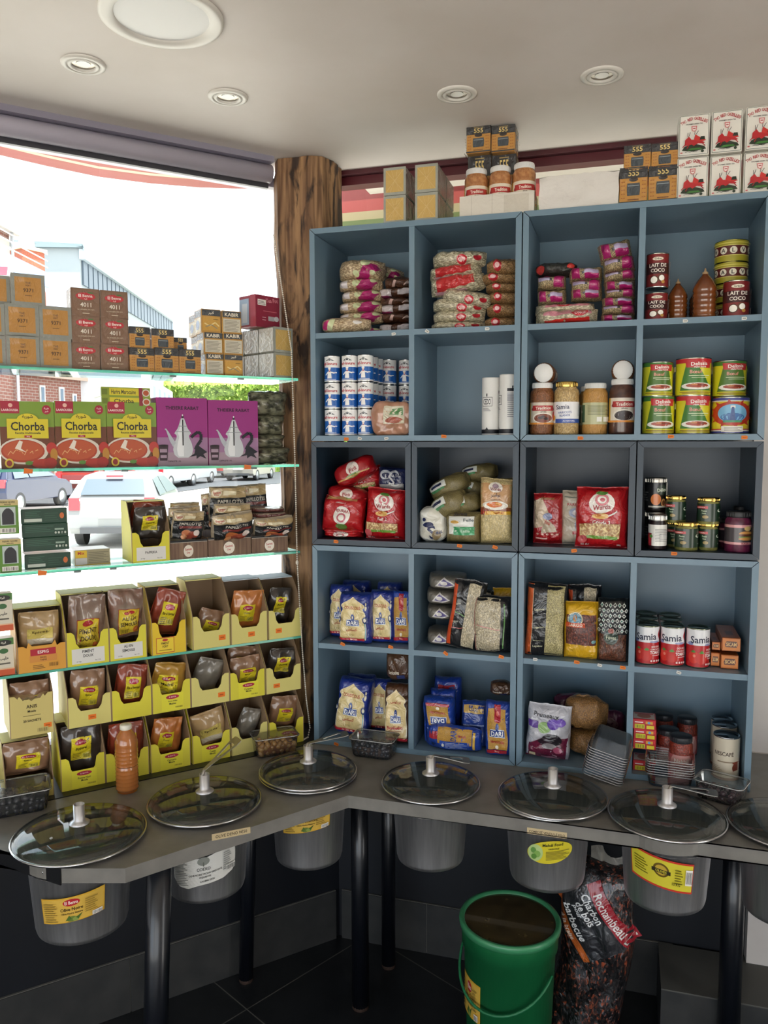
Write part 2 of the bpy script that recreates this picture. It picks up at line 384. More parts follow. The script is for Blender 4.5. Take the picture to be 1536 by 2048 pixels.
# ------------------------------------------------------------ fillings
G = dict(
 cashew=grain_mat('cashew_nuts', ['#d8bd92', '#c9a878', '#e6d2ac', '#b89468'], 37, gap='#6b4a30'),
 almond=grain_mat('brown_dates', ['#7a4a30', '#8e5a3a', '#5f3822', '#9c6a48'], 34, gap='#24130b'),
 pumpkin=grain_mat('white_seeds', ['#e2d8b4', '#d6c99c', '#efe8cc', '#c9bd90'], 34, (1, 1, 1.5), gap='#5a4d2e'),
 walnut=grain_mat('walnuts', ['#b08858', '#8c6438', '#c49c6a', '#74502c'], 46, gap='#3a2410'),
 sunflower=grain_mat('sunflower_seeds', ['#4a4a42', '#8a8a7c', '#2c2c28', '#b4b09c'], 42, (1, 1, 2.5), gap='#15150f'),
 mixed=grain_mat('mixed_nuts', ['#b08a58', '#7c4e30', '#d8c496', '#94683c'], 46, gap='#32200f'),
 beans=grain_mat('white_beans', ['#efe6cf', '#e2d6b8', '#f7f1de'], 59, gap='#7a6c50'),
 peas=grain_mat('split_peas', ['#c8b878', '#a8a860', '#d8cc94', '#e2d8a8'], 110, gap='#5c5430'),
 kidney=grain_mat('red_beans', ['#6e3028', '#84402f', '#5a241e'], 52, gap='#2a0f0c'),
 ful=grain_mat('broad_beans', ['#8a5238', '#74402a', '#a06a48'], 37, gap='#2c160c'),
 dates=grain_mat('dried_fruit', ['#a0703c', '#8a5c2e', '#b48448', '#6e4620'], 100, gap='#3a2410', bumpd=.006),
 lentil=grain_mat('green_lentils', ['#8c7e4e', '#7a6c40', '#a09260', '#6a6038'], 192, gap='#3c3418', bumpd=.002),
 elbow=grain_mat('elbow_pasta', ['#e8cf8e', '#f2dda4', '#d8bc74'], 46, gap='#8c4a20'),
 flat=grain_mat('square_pasta', ['#f0e2b4', '#e4d29c', '#f8eec8'], 49, gap='#a08c58'),
 vermi=grain_mat('short_pasta', ['#e6b84e', '#d8a63c', '#f0cc70'], 155, gap='#9c6c1c', bumpd=.002),
 chick=grain_mat('chickpeas', ['#c89a52', '#b88842', '#d8ae68'], 46, gap='#5a3c14', rnd=.7),
 haricot=grain_mat('jarred_beans', ['#e6cc96', '#d8ba80', '#f0dcae'], 40, gap='#8a6830'),
 olivef=grain_mat('dark_olives', ['#3a2a24', '#4c342a', '#2a1e1c'], 34, gap='#120c0a', rnd=.6),
 harissa=grain_mat('red_paste', ['#8e2a18', '#a4381e', '#74200f'], 55, gap='#4c140a'),
 beanbr=grain_mat('brown_stew', ['#a86a34', '#94582a', '#bc7e44'], 49, gap='#5a3010'),
)
# ------------------------------------------------------------ cans and jars
def can(name, r, h, side, items, lid='#b8bcae', rim='#c9cdc6', seg=24, fin='g', span=pi*1.25, lidname='lid', ring=True, n=30):
    mb = MB(fin); e = h*.03
    mb.lathe([(r*.97, 0), (r, .0015), (r, e)], mat(rim, 's'), n); mb.lathe([(r*.985, e), (r*.985, h-e)], side, n)
    mb.disc(r*.97, .0002, mat(rim, 's'), n, up=False); mb.art(Sc(r*.985, h-2*e, e, span), items, r*.985*span/h, seg)
    b = mb.build('body'); l = MB('s')
    l.lathe([(r, h-e), (r*1.01, h-e*.6), (r*1.0, h), (r*.95, h), (r*.93, h-.003), (r*.8, h-.0035), (r*.78, h-.0025), (.0001, h-.0025)], mat(lid, 's'), n)
    return root_of(name, b=b, l=l.build(lidname))
def strawb(c, cx, cy, r): return [('e', cx, cy, r*.8, r, c)]
COCO = [('r', 0, 0, 1, 1, '#7c1d1e'), ('r', 0, .38, 1, .72, '#3a1013'), ('e', .5, .85, .13, .055, '#e8dcc8'), ('t', 'Grâce', .5, .85, .06, .2, 0, '#1f3a20'),
        ('t', 'LAIT DE', .5, .65, .11, .42, 0, '#f2ece0'), ('t', 'COCO', .5, .49, .11, .32, 0, '#f2ece0'),
        ('e', .42, .2, .095, .13, '#4a2c18'), ('e', .42, .2, .075, .105, '#f4f0e6'), ('e', .58, .25, .085, .115, '#5a3820'), ('e', .59, .25, .06, .09, '#f6f2ea'), ('e', .62, .13, .04, .05, '#b88a3a'), *lines(.8, .98, .3, .8, 9, '#c8a08c'), *bars(.82, .97, .05, .24)]
YEAST = [('r', 0, 0, 1, 1, '#f0f0ee'), ('r', 0, .05, 1, .56, '#1e62b4'), ('p', [(.34, .82), (.5, .93), (.66, .82)], '#555a5e'), ('e', .5, .85, .07, .035, '#f0f0ee'), ('e', .5, .855, .045, .022, '#26282c'),
         ('t', 'saf-levure', .5, .71, .12, .5, 0, '#c02432'), ('e', .5, .47, .035, .045, '#f0d8c8'), ('e', .5, .53, .05, .03, '#f6f6f6'), ('p', [(.43, .12), (.45, .4), (.55, .4), (.57, .12)], '#f2f2f0'),
         ('l', [(.53, .37), (.66, .33)], .05, '#f2f2f0'), ('e', .69, .35, .05, .02, '#f4f4f4'), ('l', [(.46, .37), (.37, .25)], .04, '#f2f2f0'), ('r', .49, .39, .53, .42, '#c02432'), ('r', .3, .07, .7, .09, '#dfe8f2')]
def DEL(strip, dark):
    return [('r', 0, 0, 1, 1, '#d8d22a'), ('r', 0, .88, 1, 1, strip), ('g', .12, .88, lambda t: .28+.1*(t-.12)/.76, lambda t: .8-.28*(t-.12)/.76 if not dark else .78-.1*(t-.12)/.76, 6, '#3f7a2c' if not dark else '#4d7426'),
            ('p', [(.38, .76), (.36, .95), (.78, .93), (.76, .74)], '#c0262c'), ('t', 'Delissia', .57, .86, .1, .34, .05, '#f6f0e6'), ('t', 'Halal foods', .58, .775, .05, .3, .05, '#f6f0e6'),
            ('t', 'Bœuf', .52, .64, .1, .2, 0, '#e09a86'), ('r', .42, .52, .74, .54, '#dfe8c0'), ('r', .46, .47, .7, .485, '#dfe8c0'),
            ('e', .55, .24, .24, .1, '#f2efe4'), ('e', .55, .255, .17, .06, '#a8442a'), ('e', .5, .28, .05, .02, '#c87a3c'), ('e', .6, .27, .06, .02, '#7c2c1a'),
            ('e', .86, .76, .06, .1, '#b02c1e' if strip != '#3f7a2c' else '#b4be2c'), ('e', .86, .76, .035, .06, '#e2b23c'), *lines(.84, .97, .25, .62, 9, '#8c8a1c'), ('r', .1, .66, .2, .8, '#e6e6d4'), ('e', .12, .45, .05, .07, '#2c3e1e'), ('t', '800 g', .84, .14, .05, .1, 0, '#2c2c20'), ('r', .3, .06, .8, .075, '#7a3c1c'), ('r', .34, .03, .72, .04, '#7a3c1c')]
HAR = [('r', 0, 0, 1, 1, '#e2cc2c'), ('r', 0, .93, 1, 1, '#3c3f8c'), ('r', 0, .0, 1, .05, '#30399a'), ('r', 0, .05, 1, .09, '#e8e4da'), ('r', 0, .09, 1, .12, '#c03030'), ('r', 0, .9, 1, .93, '#d8d8d0'),
       ('e', .5, .55, .32, .34, '#c23a1e'), *[('p', [(.5+.27*cos(a), .55+.28*sin(a)), (.5+.4*cos(a+.15), .55+.42*sin(a+.15)), (.5+.3*cos(a+.3), .55+.28*sin(a+.3))], '#b8301a') for a in [i*.52 for i in range(12)]],
       ('e', .5, .56, .2, .26, '#78b4d8'), ('e', .5, .45, .16, .12, '#3f6ea8'), ('p', [(.46, .3), (.485, .74), (.515, .74), (.54, .3)], '#2c4a84'), ('r', .47, .7, .53, .78, '#e8e4dc'), ('g', .3, .36, lambda t: .38, lambda t: .62, 2, '#3c8a5c'), ('t', 'HARISSA', .5, .86, .06, .4, 0, '#b02418'), ('r', .36, .03, .64, .2, '#ece6d8'), *lines(.4, .62, .06, .18, 4, '#4a4a4a'), ('r', .06, .78, .2, .88, '#2e7a44'), *lines(.84, .98, .2, .7, 9, '#8c7a20')]
TOM = [('r', 0, 0, 1, 1, '#b81e26'), ('g', .58, 1, lambda t: .02+.05*abs(sin(t*9)), lambda t: .8+.05*sin(t*14), 8, '#e9e9ec'), ('e', .22, .62, .07, .05, '#8a94c0'), ('e', .66, .6, .12, .03, '#9aa2c8'),
       ('t', 'Samia', .46, .74, .19, .52, .04, '#1f2340'), ('e', .3, .26, .12, .17, '#d8382c'), ('e', .48, .24, .13, .17, '#c62a22'), ('p', [(.24, .4), (.3, .46), (.36, .4), (.3, .38)], '#4c8a34'), ('p', [(.42, .38), (.48, .45), (.54, .38), (.48, .36)], '#4c8a34'), ('e', .32, .3, .03, .04, '#f08a76'),
       ('t', 'DOUBLE', .68, .47, .05, .2, 0, '#f4e6e2'), ('t', 'CONCENTRÉ DE', .7, .4, .055, .28, 0, '#f4e6e2'), ('t', 'TOMATES', .7, .31, .09, .3, 0, '#f6f0ee'), ('r', .6, .22, .8, .235, '#f4d8d4'), *[('e', .58+.06*i, .08, .022, .03, '#f0d2ce') for i in range(4)], *lines(.88, .99, .2, .6, 10, '#eab8b4')]
HALVA = [('r', 0, 0, 1, 1, '#a8a02c'), ('r', 0, .3, 1, .75, '#5a1a16'), ('r', 0, .27, 1, .3, '#e2d67a'), ('r', 0, .75, 1, .78, '#e2d67a'), *[('e', .2+.15*i, .52, .055, .17, '#e8e2d0') for i in range(5)], *[('t', c, .2+.15*i, .52, .2, .06, 0, '#1e1e1e') for i, c in enumerate('HALVA')], ('r', .0, .85, 1, .9, '#d8cf62')]
COFF = [('r', 0, 0, 1, 1, '#cfc6b2'), ('t', 'NESCAFÉ', .42, .64, .12, .6, 0, '#3a2418'), ('r', .3, .42, .62, .45, '#8c7a64'), ('e', .72, .3, .13, .14, '#7c3a28'), ('e', .7, .42, .11, .035, '#8c4632'), ('e', .72, .2, .12, .04, '#cfc6b2'), ('r', .72, .1, .76, .44, '#cfc6b2'), *lines(.1, .4, .1, .35, 6, '#a89c86'), ('r', 0, 0, 1, .06, '#6a4a34')]
def jar(name, r, h, fill, lab, label_z=(.18, .58), lid='#e6e6e4', lidh=.09, neck=.8, seg=22, span=pi*1.1, glass=True, lidfin='p', base=None):
    mb = MB('g'); nr = r*neck; zl = h*(1-lidh)
    mb.disc(r*.86, .0005, fill, 24, up=False)
    mb.lathe([(r*.86, 0), (r*.97, h*.015), (r, h*.04), (r, zl-h*.12), (r*.96, zl-h*.075), (nr, zl-h*.02), (nr, zl)], fill, 26)
    b = mb.build('body'); l = MB(lidfin); lr = nr*1.07
    l.lathe([(lr*.98, zl-.002), (lr, zl), (lr, h-.002), (lr*.97, h), (.0001, h)], lid, 26)
    for i in range(0, 26, 1):
        a = 2*pi*i/26; l.box(lr*cos(a)-.0006, lr*sin(a)-.0006, zl+.001, lr*cos(a)+.0006, lr*sin(a)+.0006, h-.004, lid)
    L = MB('g'); z0, z1 = label_z[0]*h, label_z[1]*h; S = Sc(r+.0004, z1-z0, z0, span)
    L.art(S, lab, r*span/(z1-z0), seg); return root_of(name, b=b, l=l.build('lid'), s=L.build('label'))
TRAD = lambda bowl, bg: [('r', 0, 0, 1, 1, bg), ('r', 0, 0, .2, 1, '#e0b440'), ('g', .62, .86, lambda t: .28, lambda t: .84, 2, '#b02c2a'), ('p', [(.24, .66), (.3, .84), (.3, .62)], '#8c1e1e'), ('p', [(.88, .66), (.82, .84), (.82, .62)], '#8c1e1e'), ('t', 'Tradition', .56, .74, .14, .5, .03, '#f6ecdc'),
     ('t', 'FÈVES', .56, .56, .09, .3, 0, '#3a2a20'), ('e', .56, .3, .26, .24, '#efe7da'), ('e', .56, .28, .22, .2, bowl), ('e', .5, .3, .06, .06, '#2a120c'), ('e', .62, .26, .06, .06, '#2a120c'), ('e', .56, .36, .05, .04, '#2a120c'), ('r', 0, 0, 1, .08, '#d88a2c'), ('e', .84, .4, .05, .2, '#c83a34')]
SAMJ = [('r', 0, 0, 1, 1, '#eeeef0'), ('t', 'Samia', .42, .76, .22, .5, .05, '#23284c'), ('t', 'HARICOTS', .48, .5, .1, .4, .05, '#2c4a94'), ('t', 'BLANCS', .48, .36, .1, .34, .05, '#2c4a94'), ('r', .24, 0, 1, .2, '#2c4fa0'), ('t', 'AU NATUREL', .58, .1, .07, .4, 0, '#eef'), ('e', .14, .25, .1, .14, '#e0a84a'), *lines(.8, .98, .35, .9, 9, '#9aa0b0')]
BIO = [('r', 0, 0, 1, 1, '#b8b88c'), ('r', 0, .1, .25, .9, '#3c5a34'), *lines(.34, .9, .45, .9, 8, '#6a6a4c'), ('r', .55, .12, .66, .34, '#e8e8e0'), ('r', .7, .12, .92, .34, '#e8e8e0'), ('t', 'Bio', .12, .6, .14, .16, 0, '#e8e8d8')]
GRN = [('r', 0, 0, 1, 1, '#16301e'), ('r', .08, .72, .46, .86, '#c02830'), ('t', 'EL BARAKA', .27, .79, .07, .34, 0, '#f2e6e2'), ('t', 'Pesto', .36, .6, .1, .26, 0, '#c8dcb8'), ('t', 'Halal', .36, .46, .08, .24, 0, '#c8dcb8'), ('e', .4, .26, .08, .09, '#a8925c'), ('e', .78, .62, .07, .09, '#c8d0c0'), ('e', .8, .64, .055, .07, '#16301e'), ('t', '190g', .8, .2, .07, .12, 0, '#c8d0c0'), ('r', 0, 0, .04, 1, '#b02830')]
# ------------------------------------------------------------ bag art
NAVY, CREAM = '#1a2f86', '#e2cd92'
def ogee(t, hw, neck=.16):
    """half width of the onion dome window"""
    if t < .62: return hw
    if t < .7: return hw-(hw-hw*.72)*(t-.62)/.08
    if t < .82: return hw*(.72+.2*sin((t-.7)/.12*pi))
    u = (t-.82)/.12; return max(.004, hw*.72*(1-u)**1.2)
def DARI(title, window=CREAM, body='#1a2f86', band='#b02030', tcol='#b02c2c', head='#c04030', extra=(), flip=False):
    o = [('g', .1, .94, lambda t: .47-ogee(t, .41), lambda t: .47+ogee(t, .41), 22, '#f3ead0'), ('g', .1, .93, lambda t: .47-ogee(t, .385), lambda t: .47+ogee(t, .385), 22, window),
         ('t', title, .47, .73, .062, .5, 0, tcol), ('p', [(.28, .5), (.26, .37), (.68, .37), (.66, .5)], '#dfe6f0'), ('r', .28, .385, .66, .49, '#1d3f8e'), ('e', .47, .535, .055, .07, '#1d3f8e'), ('r', .44, .5, .5, .58, '#1d3f8e'), ('e', .47, .54, .02, .03, '#f0e0c0'),
         ('t', 'DARI', .47, .438, .078, .33, 0, '#ffffff'), ('t', '\uFEB2\uFEDC\uFEB4\uFEDB', .45, .3, .07, .32, 0, '#b02c2c'), ('r', .34, .175, .52, .215, '#c8b478'),
         ('r', .02, .09, .86, .135, band), ('t', '1KG   100%   FIN', .45, .112, .022, .6, 0, '#f6ecdc'), ('e', .88, .5, .075, .07, '#16306e'), ('e', .88, .5, .04, .04, '#e8e2cc'), ('r', .865, .14, .885, .44, '#3f9ab0'), ('e', .9, .74, .03, .045, '#d8cfae'), ('e', .9, .82, .02, .03, '#d8cfae'), ('e', .07, .5, .05, .055, '#16306e'), ('e', .07, .5, .025, .03, '#e8e2cc')]
    return o+list(extra)
def VERM(flip=False):
    o = [('g', .14, .9, lambda t: .12+.03*sin(t*8), lambda t: .82+.05*sin(t*6), 10, G['vermi']), ('r', .36, .68, .6, .97, '#b02434'), ('e', .48, .68, .12, .04, '#b02434'), ('e', .48, .82, .05, .05, '#d86a5a'),
         ('p', [(.22, .52), (.2, .37), (.76, .37), (.74, .52)], '#dfe6f0'), ('r', .22, .385, .74, .505, '#1d3f8e'), ('e', .48, .56, .06, .07, '#1d3f8e'), ('r', .45, .5, .51, .6, '#1d3f8e'), ('t', 'DARI', .48, .445, .09, .44, 0, '#ffffff'),
         ('t', 'Vermicelle', .48, .29, .06, .5, 0, '#b02c2c'), ('e', .48, .19, .06, .035, '#f0e6d0'), ('r', .1, .08, .86, .14, '#b02030'), ('t', 'Shaariya', .48, .11, .03, .4, 0, '#f6ecdc'), ('r', .9, .1, .97, .9, '#2848a4')]
    if flip:
        def fl(i):
            k = i[0]
            if k == 'r': return ('r', 1-i[3], 1-i[4], 1-i[1], 1-i[2], i[5])
            if k == 'e': return ('e', 1-i[1], 1-i[2], *i[3:])
            if k == 'p': return ('p', [(1-x, 1-y) for x, y in i[1]], i[2])
            if k == 't': return ('t', i[1], 1-i[2], 1-i[3], i[4], i[5], i[6]+pi, i[7])
            if k == 'g': return ('g', 1-i[2], 1-i[1], lambda t: 1-i[4](1-t), lambda t: 1-i[3](1-t), *i[5:])
            return i
        o = [fl(i) for i in o]
    return o
def flip_art(o):
    def fl(i):
        k = i[0]
        if k == 'r': return ('r', 1-i[3], 1-i[4], 1-i[1], 1-i[2], i[5])
        if k == 'e': return ('e', 1-i[1], 1-i[2], *i[3:])
        if k == 'p': return ('p', [(1-x, 1-y) for x, y in i[1]], i[2])
        if k == 't': return ('t', i[1], 1-i[2], 1-i[3], i[4], i[5], i[6]+pi, i[7])
        if k == 'g': return ('g', 1-i[2], 1-i[1], lambda t: 1-i[4](1-t), lambda t: 1-i[3](1-t), *i[5:])
        return i
    return [fl(i) for i in o]
RED = '#b4161e'
def WARDA(name='Fell 2', win='elbow', bot=.16, top=.34):
    return [('e', .5, .74, .25, .17, '#f0ece4'), ('e', .5, .79, .14, .1, '#d88088'), ('e', .5, .79, .09, .065, '#f0ece4'), ('e', .51, .79, .05, .035, '#c85a68'), ('t', 'Warda', .5, .67, .075, .4, .06, '#a01c2c'), ('e', .5, .9, .12, .03, '#5a8a3c'),
            ('e', .48, .52, .16, .05, '#e0b060'), ('e', .44, .54, .06, .03, '#c8702c'), ('l', [(.62, .52), (.78, .6)], .02, '#e8e8e0'), ('t', name, .5, .42, .06, .4, 0, '#f4ece4'),
            ('g', bot+.02, top, lambda t: .08, lambda t: .86, 6, G[win]), ('g', bot, bot+.05, lambda t: .22, lambda t: .82, 3, '#6a9a3c'), ('e', .14, .14, .1, .07, '#c85a60'), ('t', '500g', .84, .06, .035, .16, 0, '#f0d8d4'), ('t', 'Blé dur', .2, .05, .035, .2, 0, '#f0d8d4')]
def LABELBAG(fill, lab, cl='#b8b0a0'): return lab
def yl(cx, cy, w, h, name='', c='#e2d02c'):
    """yellow paper label with a red oval, as on the spice sachets"""
    return [('r', cx-w/2, cy-h/2, cx+w/2, cy+h/2, c), ('e', cx, cy+h*.3, w*.33, h*.13, '#a81c3c'), ('t', 'EL BAYYA', cx, cy+h*.3, h*.09, w*.5, 0, '#f0c8cc'),
            ('t', name or 'Epice', cx, cy+h*.02, h*.13, w*.8, 0, '#3a3010'), *lines(cx-w*.4, cx, cy-h*.45, cy-h*.12, 4, '#8c8030'), *bars(cx+w*.05, cx+w*.42, cy-h*.42, cy-h*.2, '#d8cc50', '#4a4418', 8)]
# ------------------------------------------------------------ kinds of packaged goods: builder, nominal (w, d, h), category
def K(kind, dims, cat, fn): KINDS[kind] = (lambda w, d, h, fn=fn: fn(w, d, h), dims, cat)
K('coconut_milk_can', (.066, .066, .098), 'can', lambda w, d, h: can('coconut_milk_can', w/2, h, '#7c1d1e', COCO))
K('halva_tin', (.1, .1, .066), 'tin', lambda w, d, h: can('halva_tin', w/2, h, '#a8a02c', HALVA, '#b0a860', '#c8be6a'))
K('yeast_can', (.055, .055, .09), 'can', lambda w, d, h: can('yeast_can', w/2, h, '#f0f0ee', YEAST, '#d8d8d8', n=22, seg=16))
K('stew_can_red', (.1, .1, .115), 'can', lambda w, d, h: can('stew_can', w/2, h, '#d8d22a', DEL('#c0262c', False)))
K('stew_can_green', (.1, .1, .115), 'can', lambda w, d, h: can('stew_can', w/2, h, '#d8d22a', DEL('#3f7a2c', True)))
K('harissa_can', (.115, .115, .11), 'can', lambda w, d, h: can('harissa_can', w/2, h, '#e2cc2c', HAR))
K('tomato_can', (.075, .075, .115), 'can', lambda w, d, h: can('tomato_can', w/2, h, '#b81e26', TOM, '#9aa08a', '#b4b89c'))
K('coffee_tin', (.083, .083, .12), 'tin', lambda w, d, h: can('coffee_tin', w/2, h, '#cfc6b2', COFF, '#a8acb0', '#b8bcc0'))
K('stew_jar', (.07, .07, .15), 'jar', lambda w, d, h: jar('stew_jar', w/2, h, G['beanbr'], TRAD('#7a3c24', '#d8ccb8'), (.2, .62)))
K('bean_jar', (.075, .075, .155), 'jar', lambda w, d, h: jar('bean_jar', w/2, h, G['haricot'], SAMJ, (.22, .62), '#c8a85c', lidfin='s'))
K('chickpea_jar', (.075, .075, .15), 'jar', lambda w, d, h: jar('chickpea_jar', w/2, h, G['chick'], BIO, (.2, .62), '#d8dad8'))
K('fava_jar', (.075, .075, .16), 'jar', lambda w, d, h: jar('fava_jar', w/2, h, mix_mat('fava', '#3c2420', '#5c3a2c', 60, .3, coat=.6), TRAD('#2c1a14', '#e6dccc'), (.22, .66)))
K('pesto_jar', (.062, .062, .077), 'jar', lambda w, d, h: jar('pesto_jar', w/2, h, mix_mat('pesto', '#8c8a4c', '#6c6a34', 80, .35, coat=.5), GRN, (.12, .78), '#c8a85c', .12, .9, lidfin='s'))
K('jam_jar', (.058, .058, .11), 'jar', lambda w, d, h: jar('jam_jar', w/2, h, '#1e0c10', [('r', 0, 0, 1, 1, '#e8e6e0'), ('r', 0, 0, .3, .6, '#8c2430'), ('e', .16, .3, .12, .22, '#b03038'), ('e', .28, .45, .06, .08, '#4c8a3c'), *lines(.42, .92, .2, .85, 9, '#8a8a88'), ('r', .56, .3, .8, .55, '#c8c8c4')], (.12, .72), '#b8b8b4', .15, .92, lidfin='h'))
K('apricot_jam_jar', (.075, .075, .11), 'jar', lambda w, d, h: jar('apricot_jam_jar', w/2, h, '#160d0c', [('r', 0, 0, 1, 1, '#141416'), ('e', .5, .35, .14, .22, '#e0803c'), ('e', .72, .22, .08, .16, '#c89a5c'), ('e', .72, .22, .05, .1, '#6a3a20'), ('e', .66, .72, .15, .2, '#2c3a2c'), ('t', 'Délice', .66, .72, .14, .26, .1, '#dce4d0'), ('r', .3, .04, .8, .1, '#c8c4b8'), *lines(.06, .3, .3, .7, 4, '#6a6a68'), ('r', .8, .5, 1, 1, '#d8d6cc')], (.1, .86), '#b8b4aa', .14, .92, lidfin='h'))
K('purple_jar', (.075, .075, .11), 'jar', lambda w, d, h: jar('beet_spread_jar', w/2, h, mix_mat('beet', '#4c1630', '#6a2444', 60, .3, coat=.6), [('r', 0, 0, 1, 1, '#3a3238'), ('r', 0, .86, 1, 1, '#d89a9c'), ('r', 0, 0, 1, .12, '#d89a9c'), ('e', .68, .82, .09, .12, '#d8b878'), ('e', .66, .56, .18, .13, '#c8904c'), ('r', .48, .42, .84, .54, '#5a2c1c'), ('r', .48, .36, .84, .42, '#5c8a3c'), ('e', .66, .3, .19, .08, '#c08844'), ('t', 'BURGER', .62, .06, .08, .5, 0, '#7a1c2c')], (.2, .68), '#1c1c1e', .13, .84))
K('pepper_jar', (.075, .075, .12), 'jar', lambda w, d, h: jar('pepper_jar', w/2, h, G['harissa'], [('r', 0, 0, 1, 1, '#c86468'), ('g', 0, 1, lambda t: .3-.1*sin(t*pi), lambda t: .7+.1*sin(t*pi), 6, '#e0a8a4'), ('t', 'Nakhil', .5, .7, .22, .44, 0, '#f8f2ec'), ('t', 'Poivron Rouge', .5, .4, .1, .4, 0, '#7a1c2c'), ('t', 'Grillé', .5, .22, .1, .24, 0, '#7a1c2c'), *lines(.03, .2, .1, .8, 8, '#f0c8c4'), *lines(.84, .97, .1, .8, 8, '#f0c8c4')], (.06, .55), '#1c2026', .13, .88))
K('chopped_jar', (.08, .08, .125), 'jar', lambda w, d, h: jar('bean_puree_jar', w/2, h, mix_mat('ground', '#a0643a', '#c08a58', 120, .35, coat=.6), TRAD('#5c2c22', '#e2d8c4'), (.14, .62), '#dcdcda', .1, .82))
# boxes
T555 = [('r', 0, .7, 1, 1, '#2a2a2c'), ('t', '555', .5, .84, .17, .46, 0, '#e0c67c'), ('r', .3, .95, .7, .965, '#a8925c'), ('e', .5, .66, .16, .06, '#2e2620'), ('g', .22, .56, lambda t: .26+.03*abs(t-.4)*4, lambda t: .74-.03*abs(t-.4)*4, 3, '#3a4248'), ('r', .3, .48, .7, .5, '#9aa4a8'),
        *[('r', x, y, x+.06, y+.025, '#a0602c') for y in (.15, .26, .37, .48, .58) for x in (.06, .14, .8, .88)], ('r', .3, .08, .7, .11, '#7a4c24'), ('r', 0, 0, 1, .05, '#2a2a2c')]
K('tea_box_555', (.075, .075, .085), 'box', lambda w, d, h: carton('tea_box', w, d, h, '#c08a3c', T555, T555, T555, fin='w', sides='#b07a34', topc='#33312e'))
GAZ = [('r', .03, .02, .97, .98, '#2c4a3c'), ('r', .045, .03, .955, .97, '#e9e6dd'),
       *[('t', c, .1+.8*i/15, .8+.1*math.sin(pi*(i/15)), .075, .07, .45-.9*i/15, '#b03034') for i, c in enumerate('TWO RED GAZELLES') if c != ' '], ('t', 'CHUNMEE GREEN TEA', .5, .76, .03, .55, 0, '#2c2c2c'),
       ('p', [(.41, .71), (.59, .71), (.57, .6), (.5, .57), (.43, .6)], '#d07070'), ('p', [(.44, .69), (.56, .69), (.55, .61), (.5, .59), (.45, .61)], '#f0e4de'), ('r', .46, .64, .54, .66, '#b03034'),
       ('p', [(.12, .13), (.2, .22), (.5, .28), (.84, .2), (.9, .13), (.5, .09)], '#24301e'), ('p', [(.3, .12), (.4, .17), (.7, .17), (.78, .13)], '#3f7a34'),
       ('p', [(.2, .24), (.22, .38), (.34, .46), (.38, .42), (.42, .38), (.7, .36), (.86, .28), (.8, .26), (.64, .28), (.5, .22), (.44, .26), (.3, .24)], '#b8242a'), ('p', [(.5, .38), (.54, .5), (.62, .46), (.74, .4), (.9, .34), (.8, .32), (.6, .34)], '#c8302c'), ('p', [(.68, .36), (.72, .44), (.84, .44), (.86, .36)], '#1e2a1c'),
       ('l', [(.33, .45), (.38, .56)], .012, '#1e1e1e'), ('l', [(.3, .44), (.3, .55)], .012, '#1e1e1e'), ('l', [(.56, .49), (.64, .58)], .012, '#1e1e1e'), ('l', [(.52, .49), (.53, .58)], .012, '#1e1e1e'), ('l', [(.24, .28), (.14, .2)], .02, '#a01c22'), ('l', [(.36, .26), (.28, .17)], .02, '#a01c22'), ('l', [(.76, .28), (.86, .2)], .02, '#a01c22'),
       ('e', .78, .075, .05, .035, '#2c3a2c'), ('r', .07, .05, .14, .08, '#c86464'), ('l', [(.22, .07), (.3, .085), (.38, .07), (.46, .085), (.54, .07), (.62, .085)], .01, '#3a3a3a')]
K('green_tea_box', (.085, .085, .118), 'box', lambda w, d, h: carton('green_tea_box', w, d, h, '#e9e6dd', GAZ, [('r', .05, .05, .95, .95, '#d8d6cc')]))
TIN = [('r', 0, 0, 1, 1, '#8a8c84'), ('r', .11, .11, .89, .89, '#b8863c'), ('r', .115, .115, .885, .885, '#b48038'), ('t', 'THÉ', .5, .72, .08, .3, 0, '#5a3c1c'), ('t', 'VERT', .5, .63, .05, .3, 0, '#5a3c1c'), ('t', '9371', .5, .48, .12, .42, 0, '#4a3218'), ('r', .4, .3, .6, .32, '#6a4820')]
TINP = [('r', 0, 0, 1, 1, '#9a9c90'), ('r', .1, .1, .9, .9, '#c8a458'), ('l', [(.1, .1), (.9, .9)], .01, '#d8be84'), ('l', [(.9, .1), (.1, .9)], .01, '#d8be84'), ('l', [(.3, .1), (.5, .5), (.36, .9)], .008, '#d8be84'), ('l', [(.7, .12), (.55, .5), (.62, .88)], .008, '#d8be84')]
K('tea_tin', (.085, .085, .085), 'tin', lambda w, d, h: carton('tea_tin', w, d, h, '#8a8c84', TIN, fin='w', sides='#8a857a', bev=.003))
K('wrapped_tea_tin', (.075, .12, .085), 'tin', lambda w, d, h: carton('wrapped_tea_tin', w, d, h, '#9a9c90', TINP, [('r', .02, .05, .98, .95, '#a8a498'), ('l', [(.1, .2), (.9, .8)], .02, '#d8d8d0'), ('l', [(.1, .7), (.9, .3)], .02, '#d0d0c8')], [('r', .02, .04, .98, .96, '#857c74'), ('l', [(.1, .8), (.9, .3)], .012, '#b8b4ac'), ('l', [(.2, .1), (.8, .9)], .012, '#6c645c')], fin='w', sides='#8c8c84', bev=.003))
